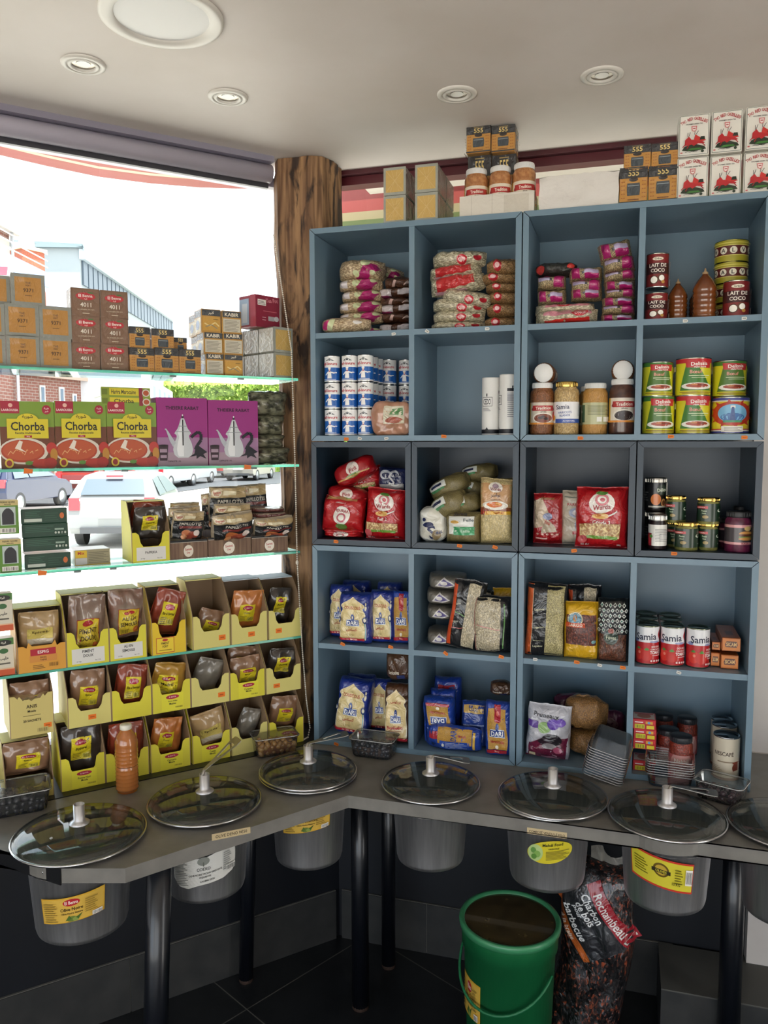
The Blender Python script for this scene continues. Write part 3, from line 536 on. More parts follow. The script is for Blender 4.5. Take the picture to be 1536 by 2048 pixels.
T40 = [('r', .03, .03, .97, .97, '#7c5c46'), ('e', .5, .72, .34, .13, '#b8242e'), ('t', 'El Benna', .5, .74, .1, .5, .03, '#f2e0d8'), ('t', '\uFE94\uFEE8\uFE92\uFEDF\uFE8D', .5, .63, .06, .2, 0, '#f2e0d8'), ('e', .66, .85, .1, .03, '#4c6a34'), ('t', '4011', .5, .43, .15, .46, 0, '#e6dccc'), ('t', 'Le véritable thé vert', .5, .27, .05, .6, .03, '#cbb9a0'), ('r', .38, .12, .62, .15, '#cbb9a0')]
K('green_tea_carton', (.085, .075, .087), 'box', lambda w, d, h: carton('tea_carton', w, d, h, '#6e5040', T40, [('r', .1, .1, .9, .9, '#a89888')], fin='w', sides='#8a7666'))
KAB = [('r', .03, .72, .97, .97, '#3c4044'), ('t', 'KABIR', .5, .84, .15, .8, 0, '#eee6d0'), ('r', .06, .1, .94, .66, '#cfc8b4'), *lines(.12, .88, .14, .62, 8, '#8a8474', .4, 1), ('r', .03, .02, .97, .08, '#a87a30')]
KAB2 = [('r', .03, .72, .97, .97, '#3c4044'), ('t', '\uFEAE\uFEF4\uFE92\uFEDB', .5, .84, .14, .5, 0, '#eee6d0'), ('r', .06, .1, .94, .68, '#c8983c'), ('l', [(.15, .4), (.4, .3), (.7, .45), (.9, .3)], .05, '#e6cf8a'), ('l', [(.2, .25), (.5, .35), (.8, .2)], .04, '#8c8468'), ('r', .6, .56, .86, .58, '#5a4420')]
K('gunpowder_tea_box', (.073, .085, .09), 'box', lambda w, d, h: carton('tea_box', w, d, h, '#b8883a', KAB, [('r', .05, .68, .95, .96, '#5a6068'), ('r', .05, .05, .95, .64, '#c8b890'), ('e', .5, .35, .25, .2, '#7088b0')], fin='w'))
K('gunpowder_tea_box_arabic', (.073, .085, .09), 'box', lambda w, d, h: carton('tea_box', w, d, h, '#b8883a', KAB2, [('r', .05, .68, .95, .96, '#5a6068'), ('r', .05, .05, .95, .64, '#c8b890'), ('e', .5, .35, .25, .2, '#7088b0')], fin='w'))
K('crimson_box', (.085, .1, .1), 'box', lambda w, d, h: carton('tea_set_box', w, d, h, '#8c1c34', [('r', .08, .68, .42, .86, '#efe6dc'), *lines(.1, .4, .71, .84, 3, '#5a4a44'), ('t', 'Tea Pot', .66, .86, .13, .5, .1, '#e08c94'), ('r', .3, .5, .86, .52, '#c86a74'), ('r', .5, .22, .76, .36, '#a8a4a4'), ('e', .84, .3, .1, .08, '#c8c4c4'), ('r', .25, .3, .4, .32, '#e0b0b4'), ('r', .25, .22, .4, .24, '#e0b0b4')], [('r', .04, .08, .6, .9, '#9ab0cc'), ('g', .15, .75, lambda t: .2, lambda t: .5, 3, '#c8d2de'), ('r', .7, .0, 1, 1, '#a02840')]))
CH = [('r', 0, .62, 1, 1, '#7c9a34'), ('r', 0, 0, 1, .62, '#6c3a22'), ('r', .02, .82, .36, 1, '#a81e3a'), ('t', 'LAAROUSSA', .19, .87, .035, .3, 0, '#f4e2dc'), ('e', .2, .94, .04, .03, '#e8b4a8'), ('e', .86, .88, .085, .07, '#a81e3a'), ('t', '\uFE94\uFE92\uFEF4\uFEC3', .86, .9, .035, .12, 0, '#f4e2dc'), ('t', '\uFEAE\uFEF4\uFEB7', .86, .855, .03, .1, 0, '#f4e2dc'),
      ('e', .42, .26, .45, .2, '#d8cfc0'), ('e', .4, .26, .4, .17, '#a83a1c'), ('e', .4, .27, .37, .15, '#b8502a'), *[('l', [(.12+.1*i, .2+.03*(i % 3)), (.17+.1*i, .26+.02*(i % 2)), (.22+.09*i, .22+.05*(i % 2))], .009, '#e0b078') for i in range(6)], ('p', [(.25, .3), (.34, .42), (.4, .4), (.36, .3), (.46, .24)], '#e8dccc'),
      ('e', .93, .3, .1, .09, '#b83028'), ('e', .97, .2, .07, .1, '#b8802c'), ('e', .75, .07, .2, .07, '#b03024'), ('e', .9, .08, .12, .08, '#a4281e'), ('e', .5, .08, .07, .03, '#5c8a34'), ('e', .14, .08, .08, .07, '#d8bc3c'), ('e', .14, .08, .05, .045, '#8c2424'),
      ('e', .5, .72, .2, .1, '#d8c62a'), ('r', .12, .45, .88, .74, '#d8c62a'), ('t', '\uFE94\uFE91\uFEAD\uFEEE\uFEB7', .5, .77, .065, .24, 0, '#2c2c1c'), ('t', 'Chorba', .5, .63, .13, .62, 0, '#22221a'), ('t', 'Recette traditionnelle', .5, .53, .03, .5, 0, '#3a3420'), ('r', .43, .46, .57, .495, '#a82c2c'), ('t', '250 g', .5, .478, .02, .1, 0, '#f4e2dc')]
K('soup_mix_box', (.15, .06, .195), 'box', lambda w, d, h: carton('soup_mix_box', w, d, h, '#7c9a34', CH, [('r', .05, .05, .95, .95, '#6c8a2c')], top=[('r', .05, .05, .95, .95, '#9ab050')], sides='#7c9a34'))
def SM(t): return [('r', .0, 0, 1, 1, '#8a9c30'), ('r', .16, .15, .76, .9, '#d8c62a'), ('t', t, .45, .52, .45, .5, 0, '#3a3a1c'), ('r', .76, 0, .84, 1, '#8c2434'), ('e', .91, .45, .08, .4, '#d8d0c0'), ('e', .91, .45, .06, .28, '#b8542c'), ('r', .01, .2, .12, .8, '#6c7c24')]
K('flat_soup_box_harira', (.13, .19, .028), 'box', lambda w, d, h: carton('soup_mix_box', w, d, h, '#8a9c30', SM('Harira Marocaine'), [('r', .05, .1, .95, .9, '#98a848')], sides='#8a9c30'))
K('flat_soup_box_chorba', (.13, .19, .028), 'box', lambda w, d, h: carton('soup_mix_box', w, d, h, '#8a9c30', SM('Chorba'), [('r', .05, .1, .95, .9, '#98a848')], sides='#8a9c30'))
POT = [('r', 0, 0, 1, 1, '#9c3480'), ('r', 0, 0, 1, .42, '#a0789a'), ('r', 0, 0, 1, .2, '#a8909e'),
       ('t', 'THEIERE RABAT', .5, .85, .05, .78, 0, '#1c1424'), ('g', .12, .7, lambda t: .5-teap(t), lambda t: .5+teap(t), 26, '#c8ccd0'), ('g', .14, .68, lambda t: .5-teap(t)*.62, lambda t: .5+teap(t)*.1, 20, '#e8eaec'),
       ('e', .5, .72, .022, .02, '#3a3a40'), ('e', .5, .745, .012, .015, '#d8d8dc'), ('r', .488, .3, .512, .68, '#1c1c22'), ('r', .42, .58, .58, .59, '#8a8e94'), ('r', .36, .5, .64, .508, '#8a8e94'),
       ('p', [(.3, .28), (.24, .36), (.17, .52), (.14, .54), (.17, .55), (.22, .5), (.3, .4), (.36, .34)], '#b8bcc4'), ('l', [(.66, .42), (.72, .46), (.8, .5), (.86, .47), (.86, .38), (.78, .3), (.74, .24)], .045, '#26262e'), ('p', [(.74, .26), (.8, .3), (.98, .2), (.9, .17), (.96, .1), (.84, .14), (.76, .1), (.76, .15), (.62, .13), (.72, .18)], '#26262e'),
       ('p', [(.04, .08), (.02, .3), (.2, .3), (.18, .08)], '#3c2c34'), ('r', .04, .2, .18, .25, '#a890a0'), ('r', .05, .12, .17, .16, '#a890a0'), ('e', .11, .3, .09, .014, '#1c1418'), ('t', 'CAPACITE 1.0L', .32, .07, .022, .3, 0, '#3a2a38')]
def teap(t):
    k = [(.12, .1), (.16, .17), (.24, .2), (.34, .17), (.42, .12), (.46, .13), (.47, .17), (.49, .16), (.55, .1), (.6, .075), (.66, .05), (.7, .03)]
    for (a, x), (b, y) in zip(k, k[1:]):
        if a <= t <= b: return x+(y-x)*(t-a)/(b-a)
    return .03
K('teapot_box', (.15, .13, .2), 'box', lambda w, d, h: carton('teapot_box', w, d, h, '#b8348c', POT, [('r', .04, .04, .96, .96, '#b05a94')], fin='m', topc='#c890b0'))
K('green_carton', (.125, .09, .038), 'box', lambda w, d, h: carton('incense_carton', w, d, h, '#1c4030', [('r', .06, .14, .44, .34, '#c8d0c4'), *lines(.08, .42, .45, .9, 4, '#3f6a54', .3), ('e', .88, .5, .05, .2, '#c86a34'), *lines(.5, .8, .2, .8, 4, '#315844', .3)], [('r', .05, .1, .95, .9, '#2a4c3c')], sides='#1c4030', topc='#c8d0cc'))
K('green_carton_marks', (.125, .09, .038), 'box', lambda w, d, h: carton('incense_carton', w, d, h, '#1c4030', [*lines(.06, .68, .4, .9, 4, '#3f6a54', .3), *[('e', .72+.07*i, .3, .022, .09, '#c8d0c4') for i in range(4)], ('r', .7, .5, .9, .62, '#9ab0a0'), ('t', '36', .86, .3, .16, .05, 0, '#1c4030')], [('r', .05, .1, .95, .9, '#2a4c3c')], sides='#1c4030'))
K('grey_yellow_carton', (.1, .09, .045), 'box', lambda w, d, h: carton('sugar_carton', w, d, h, '#9c9474', [('r', .02, .5, .34, .96, '#d8b42c'), ('t', 'Mix', .18, .8, .2, .2, 0, '#b03024'), ('r', .02, .04, .34, .48, '#b8b8b4'), *lines(.38, .95, .15, .9, 7, '#6a6450', .3), ('r', 0, 0, 1, .06, '#c8a42c')], topc='#c8c4bc'))
K('deodorant_box', (.06, .05, .1), 'box', lambda w, d, h: carton('black_soap_box', w, d, h, '#5c8a2c', [('r', 0, .84, 1, 1, '#c8b478'), ('t', 'PIERRE NOIRE', .5, .94, .05, .8, 0, '#2c2c1c'), ('t', 'naturelle', .5, .88, .04, .5, 0, '#2c2c1c'), ('r', .14, .26, .86, .8, '#b8c4c0'), ('g', .28, .76, lambda t: .5-.28*min(1, (.77-t)*6)**.5, lambda t: .5+.28*min(1, (.77-t)*6)**.5, 10, '#26262c'), *bars(.1, .84, .04, .18)], [('r', .1, .1, .9, .9, '#4c7a28')]))
K('sicam_box', (.048, .12, .036), 'box', lambda w, d, h: carton('tomato_tube_box', w, d, h, '#c8702c', [('r', .06, .1, .94, .9, '#d8802c'), ('p', [(.2, .3), (.16, .5), (.24, .74), (.78, .74), (.84, .5), (.78, .3)], '#5a2418'), ('t', 'SICAM', .5, .52, .28, .55, 0, '#f0c884')], top=[('r', .1, .05, .9, .95, '#a85a28'), ('r', .3, .2, .7, .5, '#7a3a1c')], sides='#a85c28'))
K('stock_cube_box', (.07, .06, .03), 'box', lambda w, d, h: carton('stock_cube_box', w, d, h, '#b8242c', [('r', .05, .62, .95, .92, '#c8303a'), ('r', .1, .1, .52, .52, '#d8d02c'), *bars(.1, .5, .12, .5, '#d8d02c', '#3a3a14', 8), ('r', .6, .12, .92, .46, '#d8c42c'), ('r', .56, .6, .86, .86, '#d8a43c'), ('e', .7, .72, .06, .12, '#5c9ac8'), ('r', .1, .7, .45, .8, '#f0dcd8')], top=[('r', .05, .1, .95, .9, '#c8bcb0'), ('e', .5, .5, .3, .3, '#a85a34'), ('r', .1, .7, .9, .85, '#b02c30')]))
K('white_tray', (.21, .14, .05), 'box', lambda w, d, h: tray_box(w, d, h))
def tray_box(w, d, h):
    mb = MB('w'); t = .003; c = '#d8d2c6'
    mb.box(-w/2, -d/2, 0, w/2, d/2, t, c); mb.box(-w/2, -d/2, t, w/2, -d/2+t, h, c); mb.box(-w/2, d/2-t, t, w/2, d/2, h, c); mb.box(-w/2, -d/2+t, t, -w/2+t, d/2-t, h, c); mb.box(w/2-t, -d/2+t, t, w/2, d/2-t, h, c)
    mb.art(Sf(w, d, h), [('r', .16, 0, .165, 1, '#b8b2a6'), ('r', .44, 0, .445, 1, '#b8b2a6'), ('r', .6, .1, .93, .9, '#cbc4b6')], w/h); return mb.build('cardboard_tray')
def crumple_box(w, d, h):
    mb = MB('w'); n = 14
    def f(S):
        def g(s, t):
            v = S(s, t, 0); k = .006; q = v*30; return v+Vector((noise.noise(q), noise.noise(q+Vector((7, 0, 0))), noise.noise(q+Vector((0, 9, 0)))*(1.6 if t > .8 else .4)))*k*(0 if v.z < .002 else 1)
        return g
    for S in (Sf(w, d, h), Sl(w, d, h), Sr(w, d, h), St(w, d, h), lambda s, t, o: Vector((w/2-s*w, d/2, t*h))): mb.grid(f(S), n, 8, '#dcd8d2')
    mb.add([(-w/2, -d/2, 0), (w/2, -d/2, 0), (w/2, d/2, 0), (-w/2, d/2, 0)], [(3, 2, 1, 0)], '#dcd8d2')
    return mb.build('crumpled_carton')
K('crumpled_carton', (.24, .12, .1), 'box', crumple_box)
def tube_pack(w, d, h):
    r = w/2; mb = MB('p'); mb.lathe([(r, 0), (r, h*.985)], '#ecebe8', 28); mb.lathe([(r, h*.985), (r*1.01, h*.99), (r*.97, h), (.0001, h)], '#dcdcda', 28); mb.disc(r, .0001, '#ddd', 28, up=False)
    mb.art(Sc(r, h, 0, pi*1.3), [('r', 0, .03, 1, .1, '#22242c'), ('p', [(.38, .1), (.42, .14), (.46, .1)], '#22242c'), ('r', .28, .5, .56, .66, '#2a2a32'), ('r', .29, .507, .55, .653, '#ecebe8'), ('t', 'CEDO', .42, .58, .1, .2, 0, '#22242c'), ('r', .405, .67, .435, .72, '#22242c'), *lines(.31, .52, .42, .48, 3, '#6a6a72'),
        ('r', .72, .72, .98, .77, '#22242c'), ('r', .84, .77, .87, .81, '#22242c'), ('r', .72, .56, .98, .7, '#c8c8cc'), *lines(.73, .97, .3, .68, 12, '#8a8a92')], r*pi*1.3/h, 22); return mb.build('salt_tube')
K('salt_tube', (.055, .055, .17), 'canister', tube_pack)
def bottle_small(w, d, h):
    r = w/2; mb = MB('g'); m = mix_mat('syrup', '#6a3818', '#8c5024', 12, .15, coat=.8)
    pr = [(r*.7, 0), (r*.95, .004), (r, .01)]
    for i in range(5): z = h*(.1+.1*i); pr += [(r, z), (r*.93, z+h*.03), (r, z+h*.06)]
    pr += [(r*.98, h*.62), (r*.7, h*.75), (r*.3, h*.86), (r*.2, h*.9)]
    mb.disc(r*.7, .0002, m, 24, up=False); mb.lathe(pr, m, 24); b = mb.build('body'); c = MB('p'); c.lathe([(r*.24, h*.88), (r*.24, h*.92), (r*.1, h*.94), (r*.06, h), (.0001, h)], '#b89a74', 14)
    return root_of('syrup_bottle', b=b, c=c.build('cap'))
K('syrup_bottle', (.062, .062, .14), 'bottle', bottle_small)
# bags
K('couscous_bag', (.1, .065, .155), 'bag', lambda w, d, h: bag('couscous_bag', w, d, h, NAVY, DARI('COUSCOUS'), p=9, pz=12, wr=.004, seed=3, seg=18, rz=.1))
K('berkouki_bag', (.085, .065, .17), 'bag', lambda w, d, h: bag('semolina_bag', w, d, h, '#4a2c18', DARI('\uFEB2\uFEEE\uFEDB\uFEAD\uFEAE\uFE91', '#e6cf98', band='#b02030')[:11]+[('t', 'Berkouki', .45, .3, .06, .6, .03, '#b02c2c'), ('r', .2, .24, .7, .25, '#8c5a3c'), ('r', .34, .17, .56, .21, '#a89468'), ('r', .02, .09, .92, .135, '#b02030')], p=9, pz=10, wr=.004, seed=8, seg=18, rz=.1))
K('dark_brown_bag', (.09, .07, .075), 'bag', lambda w, d, h: bag('semolina_bag', w, d, h, '#4c3220', [('t', 'Berkoukes', .35, .3, .14, .4, 0, '#e8e0d0'), ('r', .45, .06, .75, .2, '#2c3f7a')], p=4, pz=4, wr=.006, seed=1.5, rx=.3))
K('vermicelli_bag', (.1, .06, .16), 'bag', lambda w, d, h: bag('pasta_bag', w, d, h, '#1d3f9a', VERM(), p=8, pz=10, wr=.005, seed=5, seg=16, rz=.08))
K('vermicelli_bag_upturned', (.1, .06, .15), 'bag', lambda w, d, h: bag('pasta_bag', w, d, h, '#1d3f9a', VERM(True), p=8, pz=10, wr=.005, seed=6, seg=16, rz=.08))
K('blue_bag_back', (.09, .06, .15), 'bag', lambda w, d, h: bag('pasta_bag', w, d, h, '#1c3a94', [('r', .2, .8, .8, .9, '#b02434'), ('r', .12, .1, .3, .7, G['vermi'])], p=7, pz=9, wr=.006, seed=7, rz=.1))
K('blue_block_bag', (.09, .07, .12), 'bag', lambda w, d, h: bag('pasta_bag', w, d, h, '#22408e', [('r', .1, .78, .9, .95, '#c8a458'), ('t', 'DARI', .5, .86, .08, .4, 0, '#26346a'), ('r', .1, .5, .9, .53, '#8c9cc8'), ('r', .2, .2, .8, .22, '#8c9cc8')], p=6, pz=6, wr=.007, seed=2.2))
K('lying_pasta_bag', (.17, .1, .07), 'bag', lambda w, d, h: bag('pasta_bag', w, d, h, '#1d3f9a', [('g', .3, .95, lambda t: .2, lambda t: .84, 5, G['vermi']), ('r', .04, .45, .2, .8, '#b02434'), ('r', .24, .1, .8, .42, '#2a50b0'), *lines(.34, .76, .14, .4, 5, '#b8c8e8'), ('e', .3, .26, .025, .07, '#e8e8e0'), ('t', 'DARI', .5, .7, .28, .2, pi/2, '#1d3f8e'), ('t', 'Vermicelle', .66, .7, .12, .16, 0, '#b02434'), ('r', .86, .1, .9, .9, '#e0b84c'), ('e', .12, .25, .03, .08, '#12265a')], p=6, pz=3, wr=.007, seed=9, rx=.25, seg=14))
K('red_pasta_bag', (.11, .07, .14), 'bag', lambda w, d, h: bag('pasta_bag', w, d, h, RED, WARDA(), p=4, pz=5, seal=.05, wr=.006, seed=4, seg=16))
K('red_elbow_bag', (.13, .07, .15), 'bag', lambda w, d, h: bag('pasta_bag', w, d, h, RED, WARDA('Coude 3', 'elbow', .15, .4), p=4, pz=5, seal=.05, wr=.006, seed=14, seg=16))
K('red_bag_upturned', (.11, .07, .1), 'bag', lambda w, d, h: bag('pasta_bag', w, d, h, RED, [('r', .1, .84, .85, .97, '#c89a68'), ('e', .55, .4, .2, .26, '#f0ece4'), ('e', .55, .34, .11, .13, '#c86a78'), ('e', .55, .34, .07, .08, '#f0ece4'), ('t', 'Warda', .55, .53, .1, .32, pi, '#a01c2c'), ('e', .55, .1, .14, .07, '#5a8a3c'), ('t', '5 minutes', .5, .74, .05, .3, pi, '#f0d8d4')], p=5, pz=4, seal=.04, wr=.006, seed=24, seg=14))
K('red_bag_side', (.1, .1, .05), 'bag', lambda w, d, h: bag('pasta_bag', w, d, h, '#a4141c', [('e', .55, .6, .16, .3, '#e8dcd4'), ('t', 'Warda', .55, .6, .2, .2, 0, '#a01c2c'), ('e', .52, .3, .2, .1, '#6a8a3c'), ('l', [(.1, .3), (.9, .25)], .06, '#c8a060')], p=4, pz=3, wr=.007, seed=34, rx=.4))
K('blue_floral_bag', (.1, .06, .07), 'bag', lambda w, d, h: bag('rice_bag', w, d, h, '#1c2650', [('e', .3, .7, .2, .2, '#b8bcc4'), ('e', .32, .68, .14, .12, '#1c2650'), ('e', .6, .75, .15, .15, '#b8bcc4'), ('e', .62, .72, .1, .09, '#1c2650'), ('t', 'S', .5, .5, .5, .2, 0, '#d8dade'), ('g', .02, .3, lambda t: .1, lambda t: .9, 3, '#a8a8a8')], p=4, pz=4, wr=.007, seed=44))
K('lentil_bag', (.08, .06, .11), 'bag', lambda w, d, h: bag('lentil_bag', w, d, h, G['lentil'], [('r', .12, .3, .85, .88, '#e4e6e0'), ('r', .26, .28, .88, .55, '#3f9a64'), ('t', 'Samia', .45, .95, .09, .5, 0, '#23284c'), ('t', 'Felle', .7, .77, .09, .3, 0, '#3a4a4c'), ('e', .3, .7, .16, .07, '#e8e4da'), ('e', .3, .7, .12, .05, '#c89a3c'), ('t', 'Taille', .6, .42, .09, .3, 0, '#c8e6d0')], p=5, pz=4, seal=.03, wr=.005, seed=54, seg=14))
K('lentil_bag_flat', (.1, .07, .05), 'bag', lambda w, d, h: bag('lentil_bag', w, d, h, G['lentil'], [('r', .05, .62, .5, .9, '#dfe2dc'), ('r', .08, .5, .45, .62, '#4a8a5c'), ('l', [(.1, .75), (.4, .78)], .1, '#2c3050')], p=3, pz=2.6, wr=.007, seed=64, rx=.45))
K('blue_white_bag', (.07, .05, .09), 'bag', lambda w, d, h: bag('flour_bag', w, d, h, '#e2e2da', [('g', .1, .95, lambda t: .05+.4*t, lambda t: .95-.15*t, 6, '#dcd9cc'), ('e', .4, .5, .2, .08, '#28305a'), ('t', 'S', .55, .28, .4, .3, .2, '#28305a'), ('e', .25, .65, .06, .05, '#28305a'), ('e', .7, .2, .16, .16, '#8c7a5a'), ('t', 'Mais', .78, .3, .1, .2, .4, '#28305a')], p=3, pz=3, wr=.007, seed=74, rz=.5))
K('noodle_bag', (.09, .06, .165), 'bag', lambda w, d, h: bag('noodle_bag', w, d, h, G['flat'], [('r', .03, .46, .97, .99, '#c89a6a'), ('e', .5, .87, .22, .08, '#efe8de'), ('e', .5, .89, .1, .035, '#a08894'), ('t', 'Warda', .5, .845, .05, .34, 0, '#7a2434'), ('t', '\uFEAE\uFEBB\uFE8D\uFEEE\uFEE7', .5, .75, .07, .42, 0, '#4a2c20'), ('r', .36, .685, .64, .695, '#6a4a34'), ('r', .03, .46, .97, .56, '#8c4a2c'), ('e', .5, .6, .4, .075, '#f0ece0'), ('e', .48, .61, .25, .045, '#d8702c'), ('e', .6, .62, .1, .025, '#e8a04c'), ('r', .18, .46, .97, .51, '#e2b02c'), ('t', 'GRATUIT', .6, .484, .034, .6, 0, '#a01c1c'), ('t', '2+1', .14, .5, .06, .2, .1, '#c01c1c')], p=6, pz=5, seal=.03, wr=.005, seed=84, seg=14))
K('star_rice_bag', (.09, .05, .14), 'bag', lambda w, d, h: bag('rice_bag', w, d, h, '#a4181e', [('p', [(.02, .3), (.02, .85), (.3, .92), (.55, .6), (.35, .35)], '#cdb79c'), ('p', [(.3, .3), (.5, .5), (.75, .35), (.8, .25), (.3, .22)], '#b8a890'), ('t', 'Diamond', .5, .9, .055, .7, .02, '#8c6a2c'), ('e', .5, .55, .16, .07, '#8c94b4'), ('t', '1kg', .5, .42, .08, .4, 0, '#c85a4c'), *[('e', .18+.16*i, .2, .045, .02, '#e0b0a0') for i in range(5)], ('r', .12, .1, .5, .13, '#d8a8a0')], p=5, pz=7, seal=.04, wr=.004, seed=94, seg=14))
K('parfum_rice_bag', (.08, .05, .145), 'bag', lambda w, d, h: bag('rice_bag', w, d, h, '#b8ae9c', [('t', 'PARFUMÉ', .5, .76, .07, .7, .03, '#a8242c'), ('e', .55, .6, .3, .1, '#8c96b0'), ('e', .55, .6, .18, .06, '#d8d8d8'), ('p', [(.45, .4), (.6, .55), (.7, .36), (.5, .3)], '#7c8cae'), ('r', .4, .2, .95, .26, '#b0343a'), ('r', .1, .88, .9, .9, '#6c7468')], p=5, pz=7, seal=.04, wr=.005, seed=104, seg=14))
K('grey_flour_bag', (.085, .14, .038), 'bag', lambda w, d, h: bag('flour_bag', w, d, h, '#6e685e', [('p', [(.25, .3), (.5, .85), (.85, .4), (.6, .25)], '#d8d4d0'), ('p', [(.34, .38), (.5, .75), (.78, .42), (.55, .33)], '#5a5088'), ('e', .5, .5, .1, .12, '#d8d4d0')], p=6, pz=3.2, wr=.005, seed=114, rx=.15))
def mesh_bag(seed, fill, stripe, win):
    return lambda w, d, h: bag('bean_bag', w, d, h, '#17171a', [('g', .04, .98, lambda t: stripe, lambda t: stripe+.13, 8, '#d8501e'), ('g', .04, .96, lambda t: win, lambda t: win+.38, 8, G[fill]),
        ('t', 'Legumor', stripe+.22, .66, .04, .16, .2, '#d8d8c8'), ('t', 'Légumor', stripe+.22, .4, .04, .16, .2, '#d8d8c8'), ('l', [(stripe+.12, .55), (win, .5)], .01, '#7ab06a'), ('l', [(stripe+.12, .3), (win, .33)], .01, '#d87a7a')], p=5, pz=5, seal=.04, wr=.008, seed=seed, seg=16)
K('bean_bag_open', (.1, .06, .15), 'bag', mesh_bag(124, 'beans', .03, .5))
K('bean_bag_white', (.11, .07, .15), 'bag', lambda w, d, h: bag('bean_bag', w, d, h, '#17171a', [('g', .03, .97, lambda t: .04, lambda t: .72, 8, G['beans']), ('l', [(.1, .5), (.7, .44)], .012, '#d88a8a'), ('g', .1, .9, lambda t: .8, lambda t: .83, 5, '#6a9a5a'), ('l', [(.04, .03), (.04, .96)], .012, '#d87a7a')], p=5, pz=5, seal=.03, wr=.007, seed=134, seg=16, rz=.12))
K('pea_bag', (.1, .065, .19), 'bag', lambda w, d, h: bag('pea_bag', w, d, h, '#17171a', [('g', .02, .98, lambda t: .0, lambda t: .17, 8, '#c85a24'), ('g', .02, .98, lambda t: .17, lambda t: .18, 8, '#d8c8a8'), ('g', .02, .98, lambda t: .52, lambda t: .96, 8, G['peas']), ('t', 'Legumor', .35, .66, .035, .26, .1, '#d8d8b8'), ('t', 'Legumor', .35, .42, .035, .26, .1, '#d8d8b8'), ('t', 'Legumor', .35, .16, .035, .26, .1, '#d8d8b8'), ('r', .22, .24, .48, .25, '#8a8a70')], p=5, pz=7, seal=.03, wr=.006, seed=144, seg=16))
K('kidney_bean_bag', (.1, .065, .16), 'bag', lambda w, d, h: bag('bean_bag', w, d, h, '#d8a81c', [('g', .27, .8, lambda t: .0, lambda t: 1., 8, G['kidney']), ('e', .32, .72, .22, .13, '#e2d6b4'), ('e', .32, .72, .19, .115, '#6a94a8'), ('e', .32, .74, .05, .06, '#c87a2c'), ('r', .06, .58, .6, .66, '#c84a1c'), ('t', 'BARGO', .33, .62, .055, .46, 0, '#f4ecd8'), ('e', .86, .34, .07, .03, '#6a9aa0')], p=5, pz=5, seal=.02, wr=.005, seed=154, seg=16))
def pattern_bag(w, d, h):
    it = [('g', .02, .46, lambda t: .0, lambda t: 1., 5, G['ful'])]
    for j in range(6):
        for i in range(7):
            x, y = .08+i*.14+(j % 2)*.07, .52+j*.085
            if x < .97: it += [('p', [(x-.06, y), (x, y+.035), (x+.06, y), (x, y-.035)], '#d4d8d0'), ('p', [(x-.035, y), (x, y+.02), (x+.035, y), (x, y-.02)], '#2c6a5c' if (i+j) % 2 else '#15181a')]
    it += [('e', .45, .46, .22, .12, '#24382a'), ('e', .45, .56, .09, .04, '#8c3a24'), ('t', 'Fèves', .45, .46, .06, .3, 0, '#c8d0b8')]
    return bag('bean_bag', w, d, h, '#15181a', it, p=6, pz=6, wr=.004, seed=164, seg=16)
K('pattern_bean_bag', (.095, .065, .165), 'bag', pattern_bag)
K('prune_bag', (.11, .06, .15), 'bag', lambda w, d, h: bag('prune_bag', w, d, h, '#c4c4cc', [('g', .0, .3, lambda t: .0, lambda t: 1., 4, '#6a1638'), ('g', .3, .45, lambda t: .1+(t-.3)*2, lambda t: 1., 4, '#6a1638'), ('t', 'Pruneaux', .45, .84, .08, .7, -.03, '#26262e'), ('r', .03, .6, .28, .72, '#5c3a94'), ('e', .42, .62, .14, .1, '#8aae6c'), ('e', .62, .7, .14, .1, '#6a4ab0'), ('e', .78, .74, .12, .08, '#7a5abc'), ('e', .6, .42, .24, .1, '#1c141e'), ('e', .45, .38, .16, .07, '#2c1c28'), ('e', .56, .3, .16, .06, '#8a8488'), ('e', .75, .25, .1, .06, '#a84a6a'), ('r', .1, .08, .26, .14, '#d8c8a0'), ('r', .4, .07, .8, .1, '#b87a94'), ('t', '500g', .7, .14, .04, .2, 0, '#d8a8b8')], p=4, pz=5, seal=.06, wr=.008, seed=174, seg=16))
K('dried_fruit_bag', (.13, .1, .07), 'bag', lambda w, d, h: bag('dried_fruit_bag', w, d, h, G['dates'], [], p=3, pz=2.5, wr=.012, seed=184, rx=.4))
K('purple_fruit_bag', (.13, .06, .09), 'bag', lambda w, d, h: bag('dried_fruit_bag', w, d, h, '#5c1c3c', [('e', .5, .6, .3, .2, '#7a5a5c')], p=3, pz=2.5, wr=.01, seed=194, rx=.3))
K('dried_meat_bag', (.15, .05, .12), 'bag', lambda w, d, h: bag('dried_fish_bag', w, d, h, mix_mat('fish', '#9c6c50', '#c09078', 25, .3, coat=.8, bumpd=.004), [('r', .34, .35, .85, .86, '#cfc8b0'), ('p', [(.5, .6), (.56, .8), (.82, .8), (.82, .6)], '#5c8a54'), ('e', .6, .45, .22, .09, '#a85a48'), ('r', .38, .72, .5, .8, '#e0dccc')], p=3, pz=3, wr=.009, seed=204, rz=.35, seg=12))
